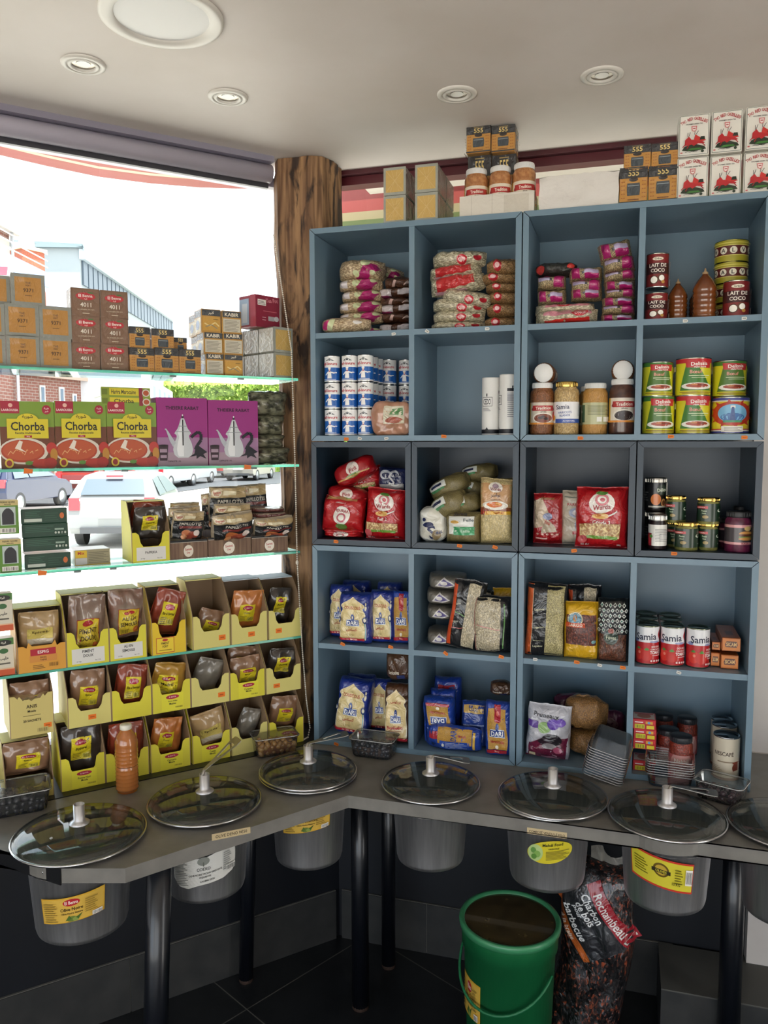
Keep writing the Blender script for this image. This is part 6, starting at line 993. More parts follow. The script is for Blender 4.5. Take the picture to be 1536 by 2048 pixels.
# ---- row 2
lev = ['bottom', 'middle', 'top']
x_c = [PY(660, 800, .03).x, PY(695, 800, .03).x, PY(727, 800, .03).x]
for c in range(3):
    for k in range(3 if c == 2 else 1):
        for j in range(3):
            stand('yeast_can', x_c[c], .055+k*.056, Z2+j*.0895, 0, 'blue and white yeast can, %s layer, %s column from the post, %s' % (lev[j], ('first', 'second', 'third')[c], ('front', 'one behind the front', 'two behind the front')[k]), 'yeast cans', (.0535, .0535, .0885))
            if c == 2: COL.objects  # same size
for j in range(3): stand('yeast_can', .208, .225, Z2+j*.0895, 0, 'blue and white yeast can deep in the compartment, %s layer, just past the third column' % lev[j], 'yeast cans', (.0535, .0535, .0885))
for j in range(3): stand('yeast_can', .265, .25, Z2+j*.0895-(.0 if j < 2 else 0), 0, 'blue and white yeast can standing apart beside the divider, %s layer' % lev[j], 'yeast cans', (.0535, .0535, .0885))
stand('yeast_can', .305, .27, Z2, 0, 'blue and white yeast can behind the dried fish bag, bottom layer by the divider', 'yeast cans', (.05, .05, .0885)); stand('yeast_can', .305, .27, Z2+.0895, 0, 'blue and white yeast can behind the dried fish bag, upper one by the divider', 'yeast cans', (.05, .05, .0885))
RW('dried_meat_bag', (738, 803, 821, 871), .01, 'clear bag of dried brown pieces with a green label in front of the yeast cans', zb=Z2)
RW('salt_tube', (961, 754, 999, 870), .08, 'white cardboard tube lettered across its middle, the shorter looking one', 'white tubes', zb=Z2)
RW('salt_tube', (996, 749, 1033, 871), .05, 'white cardboard tube against the cabinet side, showing its text panel', 'white tubes', zb=Z2, rz=-.9)
RW('stew_jar', (1058, 764, 1106, 869), .03, 'jar of brown stew with a red and yellow label by the cabinet seam', zb=Z2)
RW('bean_jar', (1106, 763, 1157, 870), .025, 'gold-lidded jar of white beans with a blue and white label', zb=Z2)
RW('chickpea_jar', (1164, 765, 1215, 869), .03, 'white-lidded jar of chickpeas with a pale green label', zb=Z2)
RW('fava_jar', (1218, 757, 1270, 869), .03, 'jar of dark broad beans with a white and orange label', zb=Z2)
RW('chickpea_jar', (1157, 770, 1197, 868), .12, 'jar of chickpeas half hidden behind the white bean jar', zb=Z2)
for px, py, lb in ((1087, 746, 'jar lying on its side on top of the brown stew jar, white lid forward'), (1246, 741, 'jar lying on its side on top of the broad bean jar, white lid forward')):
    p = PY(px, py, .04); o = place('stew_jar', (0, 0, 0), 0, lb, 'jars lying on their sides', (.068, .068, .13)); M = Matrix.Translation(p) @ Matrix.Rotation(pi/2, 4, 'X') @ Matrix.Translation((0, 0, 0)); M = Matrix.Translation((p.x, .17, p.z)) @ Matrix.Rotation(pi/2, 4, 'X'); o.location = M.to_translation(); o.rotation_euler = M.to_euler()
def grp(kind, bb, lb, z, y=.03, g='big yellow stew cans', **k): return RW(kind, bb, y, lb, g, zb=z, **k)
zt = Z2+.1135
grp('stew_can_green', (1285, 791, 1351, 869), 'green and yellow stew can, bottom row, beside the divider', Z2); grp('stew_can_red', (1353, 791, 1424, 870), 'red-banded stew can, bottom row, under the other red-banded can', Z2)
grp('stew_can_green', (1285, 722, 1348, 792), 'green and yellow stew can stacked beside the divider, top row', zt); grp('stew_can_red', (1353, 714, 1426, 791), 'red-banded stew can standing in the middle of the top row', zt)
grp('harissa_can', (1427, 795, 1504, 870), 'yellow harissa can with a blue lighthouse picture', Z2, g=None); grp('stew_can_green', (1428, 723, 1498, 796), 'green and yellow stew can on top of the harissa can', Z2+.111, .06)
# ---- dark cubes
RW('red_bag_upturned', (640, 1054, 716, 1076), .03, 'red pasta bag squashed at the bottom under the upside-down one', 'red pasta bags', zb=Z3, d=.12)
RW('red_bag_upturned', (639, 995, 721, 1067), .02, 'red pasta bag with its round white badge upside down', 'red pasta bags', tilt=(.06, -.2), zb=Z3+.022)
RW('red_bag_side', (648, 974, 728, 1006), .05, 'red pasta bag lying flat on the upside-down one', 'red pasta bags', d=.12, tilt=(.12, 0))
RW('red_pasta_bag', (692, 935, 757, 985), .12, 'red pasta bag standing behind the topmost tilted bag', 'red pasta bags', tilt=(-.2, 0))
RW('red_bag_side', (660, 920, 744, 966), .05, 'topmost red pasta bag, tilted up towards the divider', 'red pasta bags', d=.11, tilt=(-.45, 0))
RW('red_pasta_bag', (727, 976, 806, 1079), .02, 'upright red pasta bag with a big white rose badge', 'red pasta bags', zb=Z3, tilt=(.05, 0))
RW('blue_floral_bag', (754, 936, 812, 982), .1, 'dark blue bag with white scroll pattern behind the upright red pasta bag')
RW('blue_floral_bag', (785, 985, 812, 1070), .14, 'dark blue scroll patterned bag low behind the upright red pasta bag', zb=Z3)
LB = 'bags of green lentils'
RW('blue_white_bag', (834, 1015, 889, 1085), .02, 'blue and white lettered bag slumped in the lentil compartment corner', zb=Z3)
RW('lentil_bag', (889, 1026, 957, 1087), .015, 'squat bag of lentils with a green and white label standing in front', LB, zb=Z3)
RW('lentil_bag_flat', (904, 989, 958, 1030), .05, 'lentil bag lying just above the squat front one', LB, tilt=(-.35, 0), d=.1)
RW('lentil_bag_flat', (856, 987, 930, 1036), .03, 'lentil bag leaning over the blue and white bag', LB, tilt=(-.5, 0), d=.1)
RW('lentil_bag_flat', (852, 954, 934, 996), .07, 'long lentil bag tilted up above the leaning one', LB, tilt=(-.45, 0), d=.1)
RW('lentil_bag_flat', (922, 962, 962, 998), .14, 'shadowed lentil bag in the middle of the heap beside the noodle bag', LB, tilt=(.3, 0))
RW('lentil_bag_flat', (918, 929, 989, 966), .14, 'topmost lentil bag at the back of the heap', LB, tilt=(-.15, 0), d=.1)
RW('noodle_bag', (958, 955, 1023, 1086), .02, 'tall clear bag of square noodles with a brown printed header', zb=Z3)
RW('lentil_bag', (990, 944, 1026, 1070), .1, 'lentil bag hidden behind the tall noodle bag', LB, zb=Z3)
RW('star_rice_bag', (1066, 974, 1125, 1076), .07, 'red and beige rice bag with a row of stars', zb=Z3)
RW('parfum_rice_bag', (1123, 969, 1182, 1077), .07, 'pale beige rice bag behind the red elbow pasta bag', zb=Z3)
RW('red_pasta_bag', (1172, 971, 1235, 1070), .13, 'red pasta bag peeping over the elbow pasta bag', zb=Z3)
RW('red_elbow_bag', (1150, 979, 1256, 1100), .01, 'big red bag of elbow pasta standing in front of the rice', zb=Z3, tilt=(0, -.06))
RW('apricot_jam_jar', (1290, 1025, 1333, 1095), .09, 'black-labelled fruit jam jar hidden low behind the white-labelled jar', 'dark jam jars', zb=Z3)
RW('apricot_jam_jar', (1290, 955, 1334, 1023), .09, 'black-labelled apricot jam jar on top beside the cube side', 'dark jam jars', zb=Z3+.1105)
RW('jam_jar', (1297, 1028, 1334, 1098), .02, 'white-labelled dark jam jar in front of the black-labelled ones', zb=Z3)
RW('pesto_jar', (1335, 1045, 1373, 1098), .09, 'small green-labelled jar behind, under the upper jar by the jam jars', 'small green jars', zb=Z3)
RW('pesto_jar', (1351, 1046, 1398, 1103), .02, 'small green-labelled jar in front, between the two others of the bottom row', 'small green jars', zb=Z3)
RW('pesto_jar', (1398, 1048, 1438, 1104), .04, 'small green-labelled jar at the end of the bottom row, under another', 'small green jars', zb=Z3)
RW('pesto_jar', (1332, 990, 1373, 1045), .06, 'upper small green-labelled jar beside the jam jars', 'small green jars', zb=Z3+.079)
RW('pesto_jar', (1396, 993, 1442, 1047), .04, 'upper small green-labelled jar beside the purple burger sauce jar', 'small green jars', zb=Z3+.079)
for i, (bb, y) in enumerate((((1440, 1033, 1476, 1092), .12), ((1466, 1012, 1500, 1090), .2))): RW('purple_jar', bb, y, ('dark jar in shadow between the green jars and the purple one', 'dark jar in shadow behind the purple one')[i], 'dark jars at the back', zb=Z3)
RW('purple_jar', (1452, 1026, 1507, 1108), .02, 'purple jar with a pink-edged burger label', zb=Z3)
# ---- lower cabinets, upper shelf
CB = 'blue couscous bags'
RW('couscous_bag', (675, 1183, 739, 1284), .01, 'front couscous bag on the shelf edge, blue with a cream dome', CB, zb=Z4)
RW('couscous_bag', (656, 1172, 700, 1276), .085, 'couscous bag behind the front one, on the post side', CB, zb=Z4)
RW('couscous_bag', (737, 1176, 787, 1280), .05, 'couscous bag standing beside the front one', CB, zb=Z4)
RW('couscous_bag', (680, 1160, 735, 1262), .17, 'couscous bag in the back row behind the front one', CB, zb=Z4)
RW('couscous_bag', (751, 1158, 800, 1262), .17, 'couscous bag in the back row behind the one beside the front bag', CB, zb=Z4)
RW('vermicelli_bag', (783, 1175, 822, 1279), .06, 'blue pasta bag with a red tab squeezed against the divider on the couscous shelf', zb=Z4)
for i in range(4): RW('grey_flour_bag', ((850, 1244, 905, 1275), (850, 1213, 905, 1244), (849, 1181, 907, 1213), (853, 1151, 921, 1183))[i], .06, 'grey paper bag with a purple emblem, %s of the pile of four' % ('bottom', 'second', 'third', 'top')[i], 'grey paper bags', zb=Z4 if i == 0 else None, d=.15)
RW('bean_bag_open', (897, 1157, 960, 1298), .03, 'black and orange striped bag leaning against the grey paper bags', zb=Z4, tilt=(.14, 0))
RW('bean_bag_open', (940, 1160, 985, 1270), .12, 'black bag standing behind the white bean bag', zb=Z4)
RW('bean_bag_white', (944, 1190, 1022, 1305), .01, 'clear-fronted bag of white beans on the shelf edge', zb=Z4)
RW('kidney_bean_bag', (983, 1165, 1026, 1280), .13, 'yellow-topped bag in the corner behind the white bean bag', zb=Z4)
RW('pea_bag', (1050, 1167, 1129, 1314), .015, 'tall black and orange bag of split peas', zb=Z4, tilt=(.03, 0))
RW('kidney_bean_bag', (1127, 1197, 1197, 1312), .02, 'yellow bag of red beans with a round crest', zb=Z4)
RW('bean_bag_open', (1134, 1154, 1199, 1290), .11, 'black and orange bag sticking up behind the yellow bean bag', zb=Z4)
RW('pattern_bean_bag', (1193, 1193, 1257, 1319), .02, 'bag of broad beans with a black and white diamond pattern', zb=Z4)
TC = 'tomato cans'
for c, (bb, nme) in enumerate((((1271, 1252, 1319, 1329), 'beside the divider'), ((1321, 1256, 1370, 1334), 'in the middle'))):
    for k in range(4):
        RW('tomato_can', bb, .03, 'red tomato can %s, %s' % (nme, ('front of its file', 'second in its file', 'third in its file', 'last in its file')[k]), TC, zb=Z4) if k == 0 else stand('tomato_can', PY((bb[0]+bb[2])/2, 1290, .065).x, .065+k*.073, Z4, 0, 'red tomato can %s, %s' % (nme, ('front', 'second in its file', 'third in its file', 'last in its file')[k]), TC, (.07, .07, .111))
RW('tomato_can', (1373, 1256, 1421, 1335), .03, 'red tomato can standing alone next to the orange tube boxes', TC, zb=Z4, rz=.35)
SB = 'orange tube boxes'
for i, (bb, dd, lb) in enumerate((((1441, 1303, 1477, 1331), .2, 'lower orange tomato tube box against the cabinet side'), ((1443, 1277, 1481, 1304), .2, 'upper orange tomato tube box on top of the stack'), ((1421, 1302, 1439, 1329), .2, 'orange tomato tube box beside the lone tomato can'), ((1423, 1285, 1440, 1301), .15, 'thin orange tube box lying above the one beside the lone can'))):
    RW('sicam_box', bb, (.05, .05, .07, .08)[i], lb, SB, zb=Z4 if i in (0, 2) else None, d=dd-.02)
# ---- bottom shelf
RW('couscous_bag', (669, 1338, 736, 1448), .05, 'couscous bag leaning at the front of the bottom compartment by the post', CB, zb=Z5+.002, tilt=(.09, -.06))
RW('couscous_bag', (688, 1338, 745, 1440), .14, 'couscous bag close behind the leaning one', CB, zb=Z5)
RW('couscous_bag', (738, 1337, 780, 1440), .12, 'couscous bag behind the upright brown semolina bag', CB, zb=Z5)
RW('berkouki_bag', (766, 1362, 819, 1480), .02, 'upright brown semolina bag with a cream dome by the divider', zb=Z5)
RW('dark_brown_bag', (768, 1304, 820, 1364), .02, 'dark brown bag lying on top of the upright semolina bag', tilt=(-.05, 0), d=.07)
PB_ = 'blue pasta bags'
RW('blue_bag_back', (864, 1357, 919, 1466), .17, 'tallest blue pasta bag at the back against the divider', PB_, zb=Z5)
RW('blue_bag_back', (856, 1369, 908, 1468), .1, 'blue pasta bag between the upside-down one and the tallest', PB_, zb=Z5)
RW('vermicelli_bag_upturned', (845, 1381, 906, 1474), .05, 'blue pasta bag standing upside down', PB_, zb=Z5+.002, tilt=(-.05, 0))
RW('lying_pasta_bag', (852, 1456, 960, 1505), .012, 'blue pasta bag lying on its side at the front', PB_, zb=Z5, d=.055)
RW('blue_block_bag', (920, 1386, 972, 1474), .07, 'crumpled dark blue bag between the upside-down and the far pasta bag', PB_, zb=Z5)
RW('vermicelli_bag', (968, 1391, 1022, 1498), .015, 'upright blue pasta bag with a red tab against the cabinet side', PB_, zb=Z5)
RW('dark_brown_bag', (978, 1367, 1024, 1394), .06, 'brown-topped bag lying behind the upright far pasta bag')
RW('purple_fruit_bag', (1105, 1397, 1200, 1470), .17, 'purple bag standing behind the brown dried fruit bags', zb=Z5+.05)
RW('dried_fruit_bag', (1134, 1446, 1244, 1499), .07, 'lower flat bag of brown dried fruit', 'dried fruit bags', zb=Z5)
RW('dried_fruit_bag', (1127, 1402, 1212, 1467), .06, 'upper bag of brown dried fruit', 'dried fruit bags', tilt=(.06, 0))
RW('purple_fruit_bag', (1190, 1430, 1248, 1490), .2, 'purple bag at the back beside the divider', zb=Z5+.02)
RW('prune_bag', (1051, 1408, 1138, 1517), .02, 'silver and crimson prune bag standing on the bottom shelf', zb=Z5, tilt=(.06, 0))
for i in range(4): RW('stock_cube_box', ((1265, 1500, 1311, 1520), (1265, 1479, 1311, 1500), (1266, 1459, 1312, 1480), (1264, 1440, 1311, 1460))[i], .03, 'small red carton, %s of the pile beside the pepper jars' % ('bottom', 'second', 'third', 'top')[i], 'small red cartons', zb=Z5 if i == 0 else None, d=.07)
PJ = 'roasted pepper jars'
RW('pepper_jar', (1338, 1462, 1387, 1537), .02, 'front roasted pepper jar with a full pink label', PJ, zb=Z5)
RW('pepper_jar', (1314, 1447, 1360, 1519), .08, 'roasted pepper jar beside the red cartons', PJ, zb=Z5)
RW('pepper_jar', (1354, 1421, 1396, 1495), .19, 'roasted pepper jar at the back, away from the red cartons', PJ, zb=Z5); RW('pepper_jar', (1308, 1416, 1347, 1490), .2, 'roasted pepper jar at the back behind the red cartons', PJ, zb=Z5)
CT = 'coffee tins'
RW('coffee_tin', (1427, 1475, 1482, 1562), .02, 'front coffee tin with a brown cup picture', CT, zb=Z5); RW('coffee_tin', (1424, 1457, 1476, 1540), .12, 'second coffee tin behind the front one', CT, zb=Z5); RW('coffee_tin', (1422, 1446, 1466, 1520), .21, 'coffee tin at the very back of the bottom shelf', CT, zb=Z5)
# ------------------------------------------------------------ goods on the window shelves
S1, S2, S3, S4 = [z+.0005 for z in SHZ]
NF = .16
GT = 'gold tea tins'
h1 = .0895
def tins(bb, z, lb, n=NF): LW('tea_tin', bb, n, lb, GT, zb=z, d=.085)
tins((-52, 665, 11, 727), S1, 'gold tea tin cut by the picture edge, bottom row'); tins((13, 662, 79, 727), S1, 'gold tea tin in the bottom row, second from its end at the picture edge'); tins((80, 668, 143, 731), S1, 'gold tea tin in the bottom row beside the brown cartons')
tins((-56, 600, 9, 663), S1+.0898, 'gold tea tin cut by the picture edge, middle row'); tins((10, 598, 78, 663), S1+.0898, 'gold tea tin in the middle row under the top one'); tins((79, 604, 143, 668), S1+.0898, 'gold tea tin in the middle row beside the brown cartons')
tins((-45, 545, 20, 603), S1+.18, 'gold tea tin cut by the picture edge, top row', NF-.02); tins((22, 537, 90, 600), S1+.18, 'gold tea tin alone in view on the top row')
GC = 'brown tea cartons'; cn = [['bottom', 'middle', 'top'], ['bottom', 'middle', 'top']]
for c in range(2):
    for j in range(3):
        bb = ((143, 681, 201, 736), (143, 622, 201, 680), (142, 563, 200, 621), (202, 681, 258, 738), (202, 624, 257, 681), (201, 566, 256, 623))[c*3+j]
        LW('green_tea_carton', bb, NF, 'brown tea carton with red oval, %s of column beside the %s' % (('bottom', 'middle', 'top')[j], ('gold tins', 'small black and orange boxes')[c]), GC, zb=S1+j*.0792, d=.075)
        tt = list(KINDS['green_tea_carton'][1])
    for j in range(2 if c == 0 else 0): LW('green_tea_carton', ((133, 640, 190, 697), (133, 577, 190, 634))[j], NF-.09, 'brown tea carton of the rear column behind the gold tin side, %s' % ('low', 'high')[j], GC, zb=S1+j*.0792, d=.07)
T5 = 'small black and orange tea boxes'
for i, bb in enumerate(((260, 691, 309, 740), (310, 692, 358, 743), (359, 695, 402, 745))): LW('tea_box_555', bb, NF+.01, 'black and orange tea box, bottom row, %s' % ('beside the brown cartons', 'in the middle', 'beside the gold lettered boxes')[i], T5, zb=S1, d=.06)
LW('tea_box_555', (259, 642, 300, 690), NF, 'black and orange tea box, upper row, beside the brown cartons', T5, zb=S1+.0675, d=.06)
LW('tea_box_555', (304, 645, 348, 691), NF, 'black and orange tea box, upper row, over the middle box', T5, zb=S1+.0675, d=.06); LW('tea_box_555', (348, 659, 374, 692), NF-.03, 'black and orange tea box half hidden at the end of the upper row', T5, zb=S1+.0675, d=.06)
KB = 'gold and dark lettered tea boxes'; kn = ('bottom', 'middle', 'top')
for c in range(2):
    for j in range(3):
        bb = (((412, 700, 448, 746), (408, 654, 446, 699), (403, 605, 442, 653)), ((449, 704, 486, 750), (447, 657, 486, 703), (444, 609, 483, 656)))[c][j]
        LW('gunpowder_tea_box_arabic' if (c, j) in ((0, 2), (1, 0)) else 'gunpowder_tea_box', bb, NF, 'gold tea box with a dark band, %s layer, %s column' % (kn[j], ('inner', 'outer')[c]), KB, zb=S1+j*.0688, d=.075)
for j in range(3): LW('gunpowder_tea_box', ((402, 702, 438, 744), (396, 656, 434, 698), (391, 609, 430, 652))[j], NF-.08, 'gold tea box of the rear row, %s layer, seen past the front column' % kn[j], KB, zb=S1+j*.0688, d=.075)
f0 = PL(567, 697, .185); rr_ = RL+.27
for j in range(2):
    for k in range(3):
        v = Vector((-sin(rr_), cos(rr_), 0))*(.041+.083*k); stand('wrapped_tea_tin', f0.x+v.x, f0.y+v.y, S1+j*.0855, rr_, 'film-wrapped gold tin at the shelf end by the post, %s, %s' % (('lower', 'upper')[j], ('front', 'middle', 'rear')[k]), 'film-wrapped tins by the post', (.083, .082, .0845))
LW('crimson_box', (500, 578, 558, 642), .14, 'dark red tea set box standing on the film-wrapped tins by the post', zb=S1+.172, d=.09, rz=.3)
# row 2
SB2 = 'large green soup boxes'
for i, bb in enumerate(((0, 794, 109, 928), (110, 796, 213, 928), (214, 799, 313, 928))): LW('soup_mix_box', bb, .15, 'large green soup box with a bowl of red soup, %s' % ('cut by the picture edge', 'middle of the three', 'beside the pink teapot boxes')[i], SB2, zb=S2, d=.06)
zt2 = S2+.197
LW('flat_soup_box_chorba', (203, 779, 301, 797), .15, 'flat green soup box lying on the large ones, the lower one', 'flat soup boxes', zb=zt2-.006, d=.12); LW('flat_soup_box_harira', (202, 760, 300, 779), .15, 'flat green soup box lying on the large ones, the upper one', 'flat soup boxes', zb=zt2+.0215, d=.12)
for i, bb in enumerate(((314, 792, 415, 928), (417, 798, 516, 927))): LW('teapot_box', bb, .15, 'pink teapot box with a silver teapot picture, beside the %s' % ('green soup boxes', 'dried herb bags')[i], 'pink teapot boxes', zb=S2, d=.12)
for i, bb in enumerate(((514, 892, 588, 926), (512, 868, 578, 895), (513, 829, 577, 870), (508, 781, 583, 831))): LW('herb_bag', bb, .14, 'crinkled clear bag of dried herbs by the post, %s of the pile' % ('bottom', 'second', 'third', 'top')[i], 'dried herb bags', zb=S2 if i == 0 else None, d=.1)
# row 3
for i, bb in enumerate(((-2, 1067, 42, 1133), (-6, 999, 37, 1067))): LW('deodorant_box', bb, .18, 'narrow green box with a black bottle picture, %s' % ('lower', 'upper')[i], 'narrow green boxes', zb=S3 if i == 0 else None, d=.05)
for i, bb in enumerate(((49, 1099, 141, 1129), (46, 1073, 138, 1100), (44, 1046, 136, 1073), (42, 1016, 134, 1046))): LW('green_carton' if i in (0, 3) else 'green_carton_marks', bb, .16, 'dark green flat carton, %s of the pile of four' % ('bottom', 'second', 'third', 'top')[i], 'dark green flat cartons', zb=S3 if i == 0 else None, d=.09)
LW('grey_yellow_carton', (149, 1095, 220, 1126), .16, 'small grey and yellow carton standing alone beside the dark green cartons', zb=S3, d=.09)
LW('spice_box_paprika', (262, 994, 339, 1114), .19, 'yellow open carton of paprika sachets on the third glass shelf', 'yellow spice cartons', zb=S3, d=.13)
LW('sachet_dark', (268, 1012, 332, 1080), .16, 'dark paprika sachet sticking out of the paprika carton', 'spice sachets', d=.03, tilt=(0, .25)); LW('sachet_red', (264, 1000, 325, 1060), .12, 'second paprika sachet behind the dark one in the same carton', 'spice sachets', d=.03, tilt=(.1, .25))
for i, bb in enumerate(((340, 1060, 414, 1106), (416, 1058, 501, 1105), (503, 1055, 575, 1096))): LW('wood_print_box', (bb[0], bb[1]-14, bb[2], bb[3]), .185, 'wood-print display carton of snack packets, %s' % ('beside the paprika carton', 'in the middle', 'by the post')[i], 'wood-print cartons', zb=S3, d=.13)
FP = 'snack packets'
for kind, bb, n, t, lb in (('foil_packet', (345, 1020, 408, 1079), .2, (.05, .3), 'snack packet tipped forward over the first wood-print carton'), ('foil_packet', (338, 1012, 402, 1070), .17, (-.03, .2), 'snack packet behind the tipped one in the first carton'), ('foil_packet', (341, 1004, 400, 1060), .13, (.02, .1), 'snack packet at the back of the first carton'),
    ('foil_packet_wide', (427, 1024, 506, 1078), .205, (-.1, .35), 'front snack packet spilling from the middle carton'), ('foil_packet', (428, 1006, 502, 1060), .18, (.02, .25), 'second snack packet in the middle carton'), ('foil_packet', (419, 972, 494, 1045), .15, (.02, .1), 'tall snack packet standing in the middle carton'), ('foil_packet', (478, 968, 535, 1040), .1, (-.03, .05), 'tall snack packet between the middle and the last carton'), ('foil_packet', (405, 985, 440, 1060), .13, (-.08, .05), 'narrow snack packet on edge between the first and middle cartons'),
    ('foil_packet_wide', (510, 1032, 586, 1068), .2, (-.05, .45), 'front snack packet folded over the last carton'), ('lying_packet', (506, 1024, 580, 1037), .19, (0, 0), 'flat snack packet lying above the folded one'), ('lying_packet', (504, 1014, 576, 1026), .18, (.03, 0), 'topmost flat snack packet by the post')): LW(kind, bb, n, lb, FP, tilt=t)
LW('grey_card', (386, 950, 459, 1020), .05, 'grey corrugated card standing against the glass', zb=S3, d=.004) ; LW('pale_open_box', (333, 985, 404, 1060), .07, 'pale open carton behind the first snack packets', zb=S3, d=.07)
LW('grey_card', (466, 962, 535, 1010), .03, 'brown-grey card flap sticking up behind the snack packets', zb=S3, d=.004)
# row 4
YB = 'yellow spice cartons'
def dbox(kind, x0, x1, yb, yt, n, lb, z, d=.17, rz=0): return LW(kind, (x0, yt, x1, yb), n, lb, YB, zb=z, d=d, rz=rz)
dbox('spice_box_tajine', 33, 131, 1338, 1218, .2, 'orange tajine spice carton with a red name plate', S4); dbox('spice_box_piment_doux', 131, 217, 1331, 1195, .2, 'yellow carton with a white two-line label, beside the orange one', S4)
dbox('spice_box_ali', 217, 292, 1312, 1180, .2, 'yellow carton with a white label, third along from the small printed cartons', S4); dbox('spice_box_piment_fort', 302, 371, 1300, 1170, .2, 'yellow carton with a red-framed yellow label', S4)
dbox('spice_box_pale', 384, 459, 1296, 1165, .2, 'faded stained yellow carton with its orange sticker at the far corner, upper shelf', S4); dbox('spice_box_pale_mid', 461, 534, 1283, 1163, .2, 'faded yellow carton with an orange sticker centred, upper shelf', S4)
dbox('spice_box_pale_first', 536, 603, 1272, 1158, .2, 'faded yellow carton at the shelf end by the post', S4)
mb = MB('m')
for i, bb in enumerate(((-14, 1262, 27, 1336), (-16, 1186, 25, 1261))): LW('drops_carton', bb, .19, 'small printed carton with a red foot and green top, %s' % ('lower', 'upper')[i], 'small printed cartons', zb=S4 if i == 0 else None, d=.04)
SS = 'spice sachets'
def sa(kind, bb, n, lb, t=(0, .2)):
    x0, y0, x1, y1 = bb; ex = (x1-x0)*.06; LW(kind, (x0-ex, y0-(y1-y0)*.16, x1+ex, y1+2), n, lb, SS, d=.034, tilt=t)
sa('sachet_tan', (42, 1232, 114, 1300), .165, 'tan sachet in the orange tajine carton'); sa('sachet_piment', (140, 1205, 208, 1310), .165, 'sachet with a red-framed label in the carton beside the orange one', (.04, .14)); sa('sachet_ali', (222, 1190, 285, 1275), .165, 'sachet with a red-framed label in the third carton of the upper shelf', (-.02, .14))
sa('sachet_red', (308, 1190, 362, 1270), .16, 'crumpled red spice sachet in the carton with the red-framed label', (.25, .2)); sa('sachet_grey', (330, 1195, 366, 1262), .13, 'clear sachet leaning behind the crumpled red one', (-.2, .2))
sa('sachet_brown', (397, 1225, 446, 1275), .15, 'brown sachet slumped in the stained carton of the upper shelf', (.3, .3)); sa('sachet_orange', (468, 1190, 524, 1258), .16, 'orange powder sachet in the centred-sticker carton', (.08, .2)); sa('sachet_dark', (540, 1185, 580, 1245), .15, 'dark sachet in the shelf end carton by the post', (.12, .15))
# rows 5 and 6 stand on the sill
ZS = .0025; H6 = .168
dbox('spice_box_hundred', 8, 104, 1568, 1462, .255, 'worn yellow carton lettered with a weight, first on the sill', ZS); dbox('spice_box_poivre', 120, 208, 1575, 1452, .25, 'yellow black-pepper carton on the sill', ZS); dbox('spice_box_plain', 210, 296, 1552, 1440, .25, 'yellow carton on the sill behind the plastic bottle', ZS)
dbox('spice_box_curcuma', 300, 379, 1537, 1425, .25, 'yellow carton of orange powder on the sill', ZS); dbox('spice_box_cumin', 384, 459, 1523, 1412, .25, 'yellow carton on the sill beside the slotted spoon handle', ZS); dbox('spice_box_pale', 462, 534, 1506, 1395, .25, 'pale carton on the sill behind the olive tub', ZS); dbox('spice_box_coriandre', 537, 606, 1484, 1384, .25, 'yellow carton at the end of the sill by the post', ZS)
ZR = ZS+.181
for kind, x0, x1, yb, yt, lb in (('spice_box_anis', 18, 106, 1478, 1360, 'faded carton of aniseed sachets, second layer, first along'), ('spice_box_pale_mid', 134, 221, 1456, 1335, 'faded carton with an orange sticker, second layer, over the pepper carton'), ('spice_box_plain', 222, 302, 1444, 1325, 'pale yellow carton without label, second layer'), ('spice_box_curry', 303, 380, 1430, 1310, 'yellow curry carton, second layer'),
     ('spice_box_pale', 381, 458, 1418, 1302, 'stained carton with an orange sticker, second layer, middle of the window'), ('spice_box_coriandre', 459, 529, 1403, 1295, 'yellow coriander carton, second layer'), ('spice_box_pale_first', 531, 601, 1388, 1285, 'faded carton with an orange sticker, second layer, by the post')): dbox(kind, x0, x1, yb, yt, .225, lb, ZR)
sa('sachet_brown', (24, 1372, 96, 1436), .19, 'brown aniseed sachet in the second layer carton first along', (0, .15)); sa('sachet_tan', (22, 1395, 94, 1440), .205, 'pale sachet in front of the brown one in the aniseed carton', (0, .1))
sa('sachet_brown', (144, 1350, 206, 1428), .19, 'brown sachet in the carton over the pepper carton', (.05, .18)); sa('sachet_red', (236, 1340, 292, 1415), .19, 'reddish sachet in the unlabelled second layer carton', (.1, .15)); sa('sachet_ochre', (310, 1335, 368, 1398), .19, 'ochre curry sachet, second layer', (.12, .18)); sa('sachet_grey', (392, 1325, 440, 1386), .17, 'dull sachet slumped in the stained second layer carton', (.3, .25)); sa('sachet_brown', (466, 1320, 520, 1375), .19, 'brown sachet low in the coriander carton', (-.05, .2)); sa('sachet_brown', (458, 1298, 510, 1345), .15, 'brown sachet leaning behind in the coriander carton', (.15, .3)); sa('sachet_dark', (540, 1305, 590, 1362), .18, 'dark sachet in the second layer carton by the post', (.1, .2))
sa('sachet_brown', (12, 1490, 94, 1548), .21, 'brown sachet in the weight-lettered carton on the sill', (0, .15)); sa('sachet_dark', (126, 1462, 198, 1548), .215, 'black pepper sachet, crinkled and dark, on the sill', (0, .1)); sa('sachet_red', (222, 1455, 285, 1520), .21, 'red-brown sachet behind the plastic bottle', (0, .15)); sa('sachet_orange', (308, 1445, 360, 1510), .21, 'orange powder sachet on the sill', (.1, .2)); sa('sachet_tan', (390, 1430, 448, 1495), .21, 'pinkish tan sachet on the sill beside the spoon', (-.2, .2)); sa('sachet_grey', (480, 1425, 515, 1480), .2, 'dull sachet on the sill behind the olive tub', (.3, .2)); sa('sachet_brown', (545, 1400, 592, 1455), .2, 'brown sachet at the end of the sill', (.1, .2))
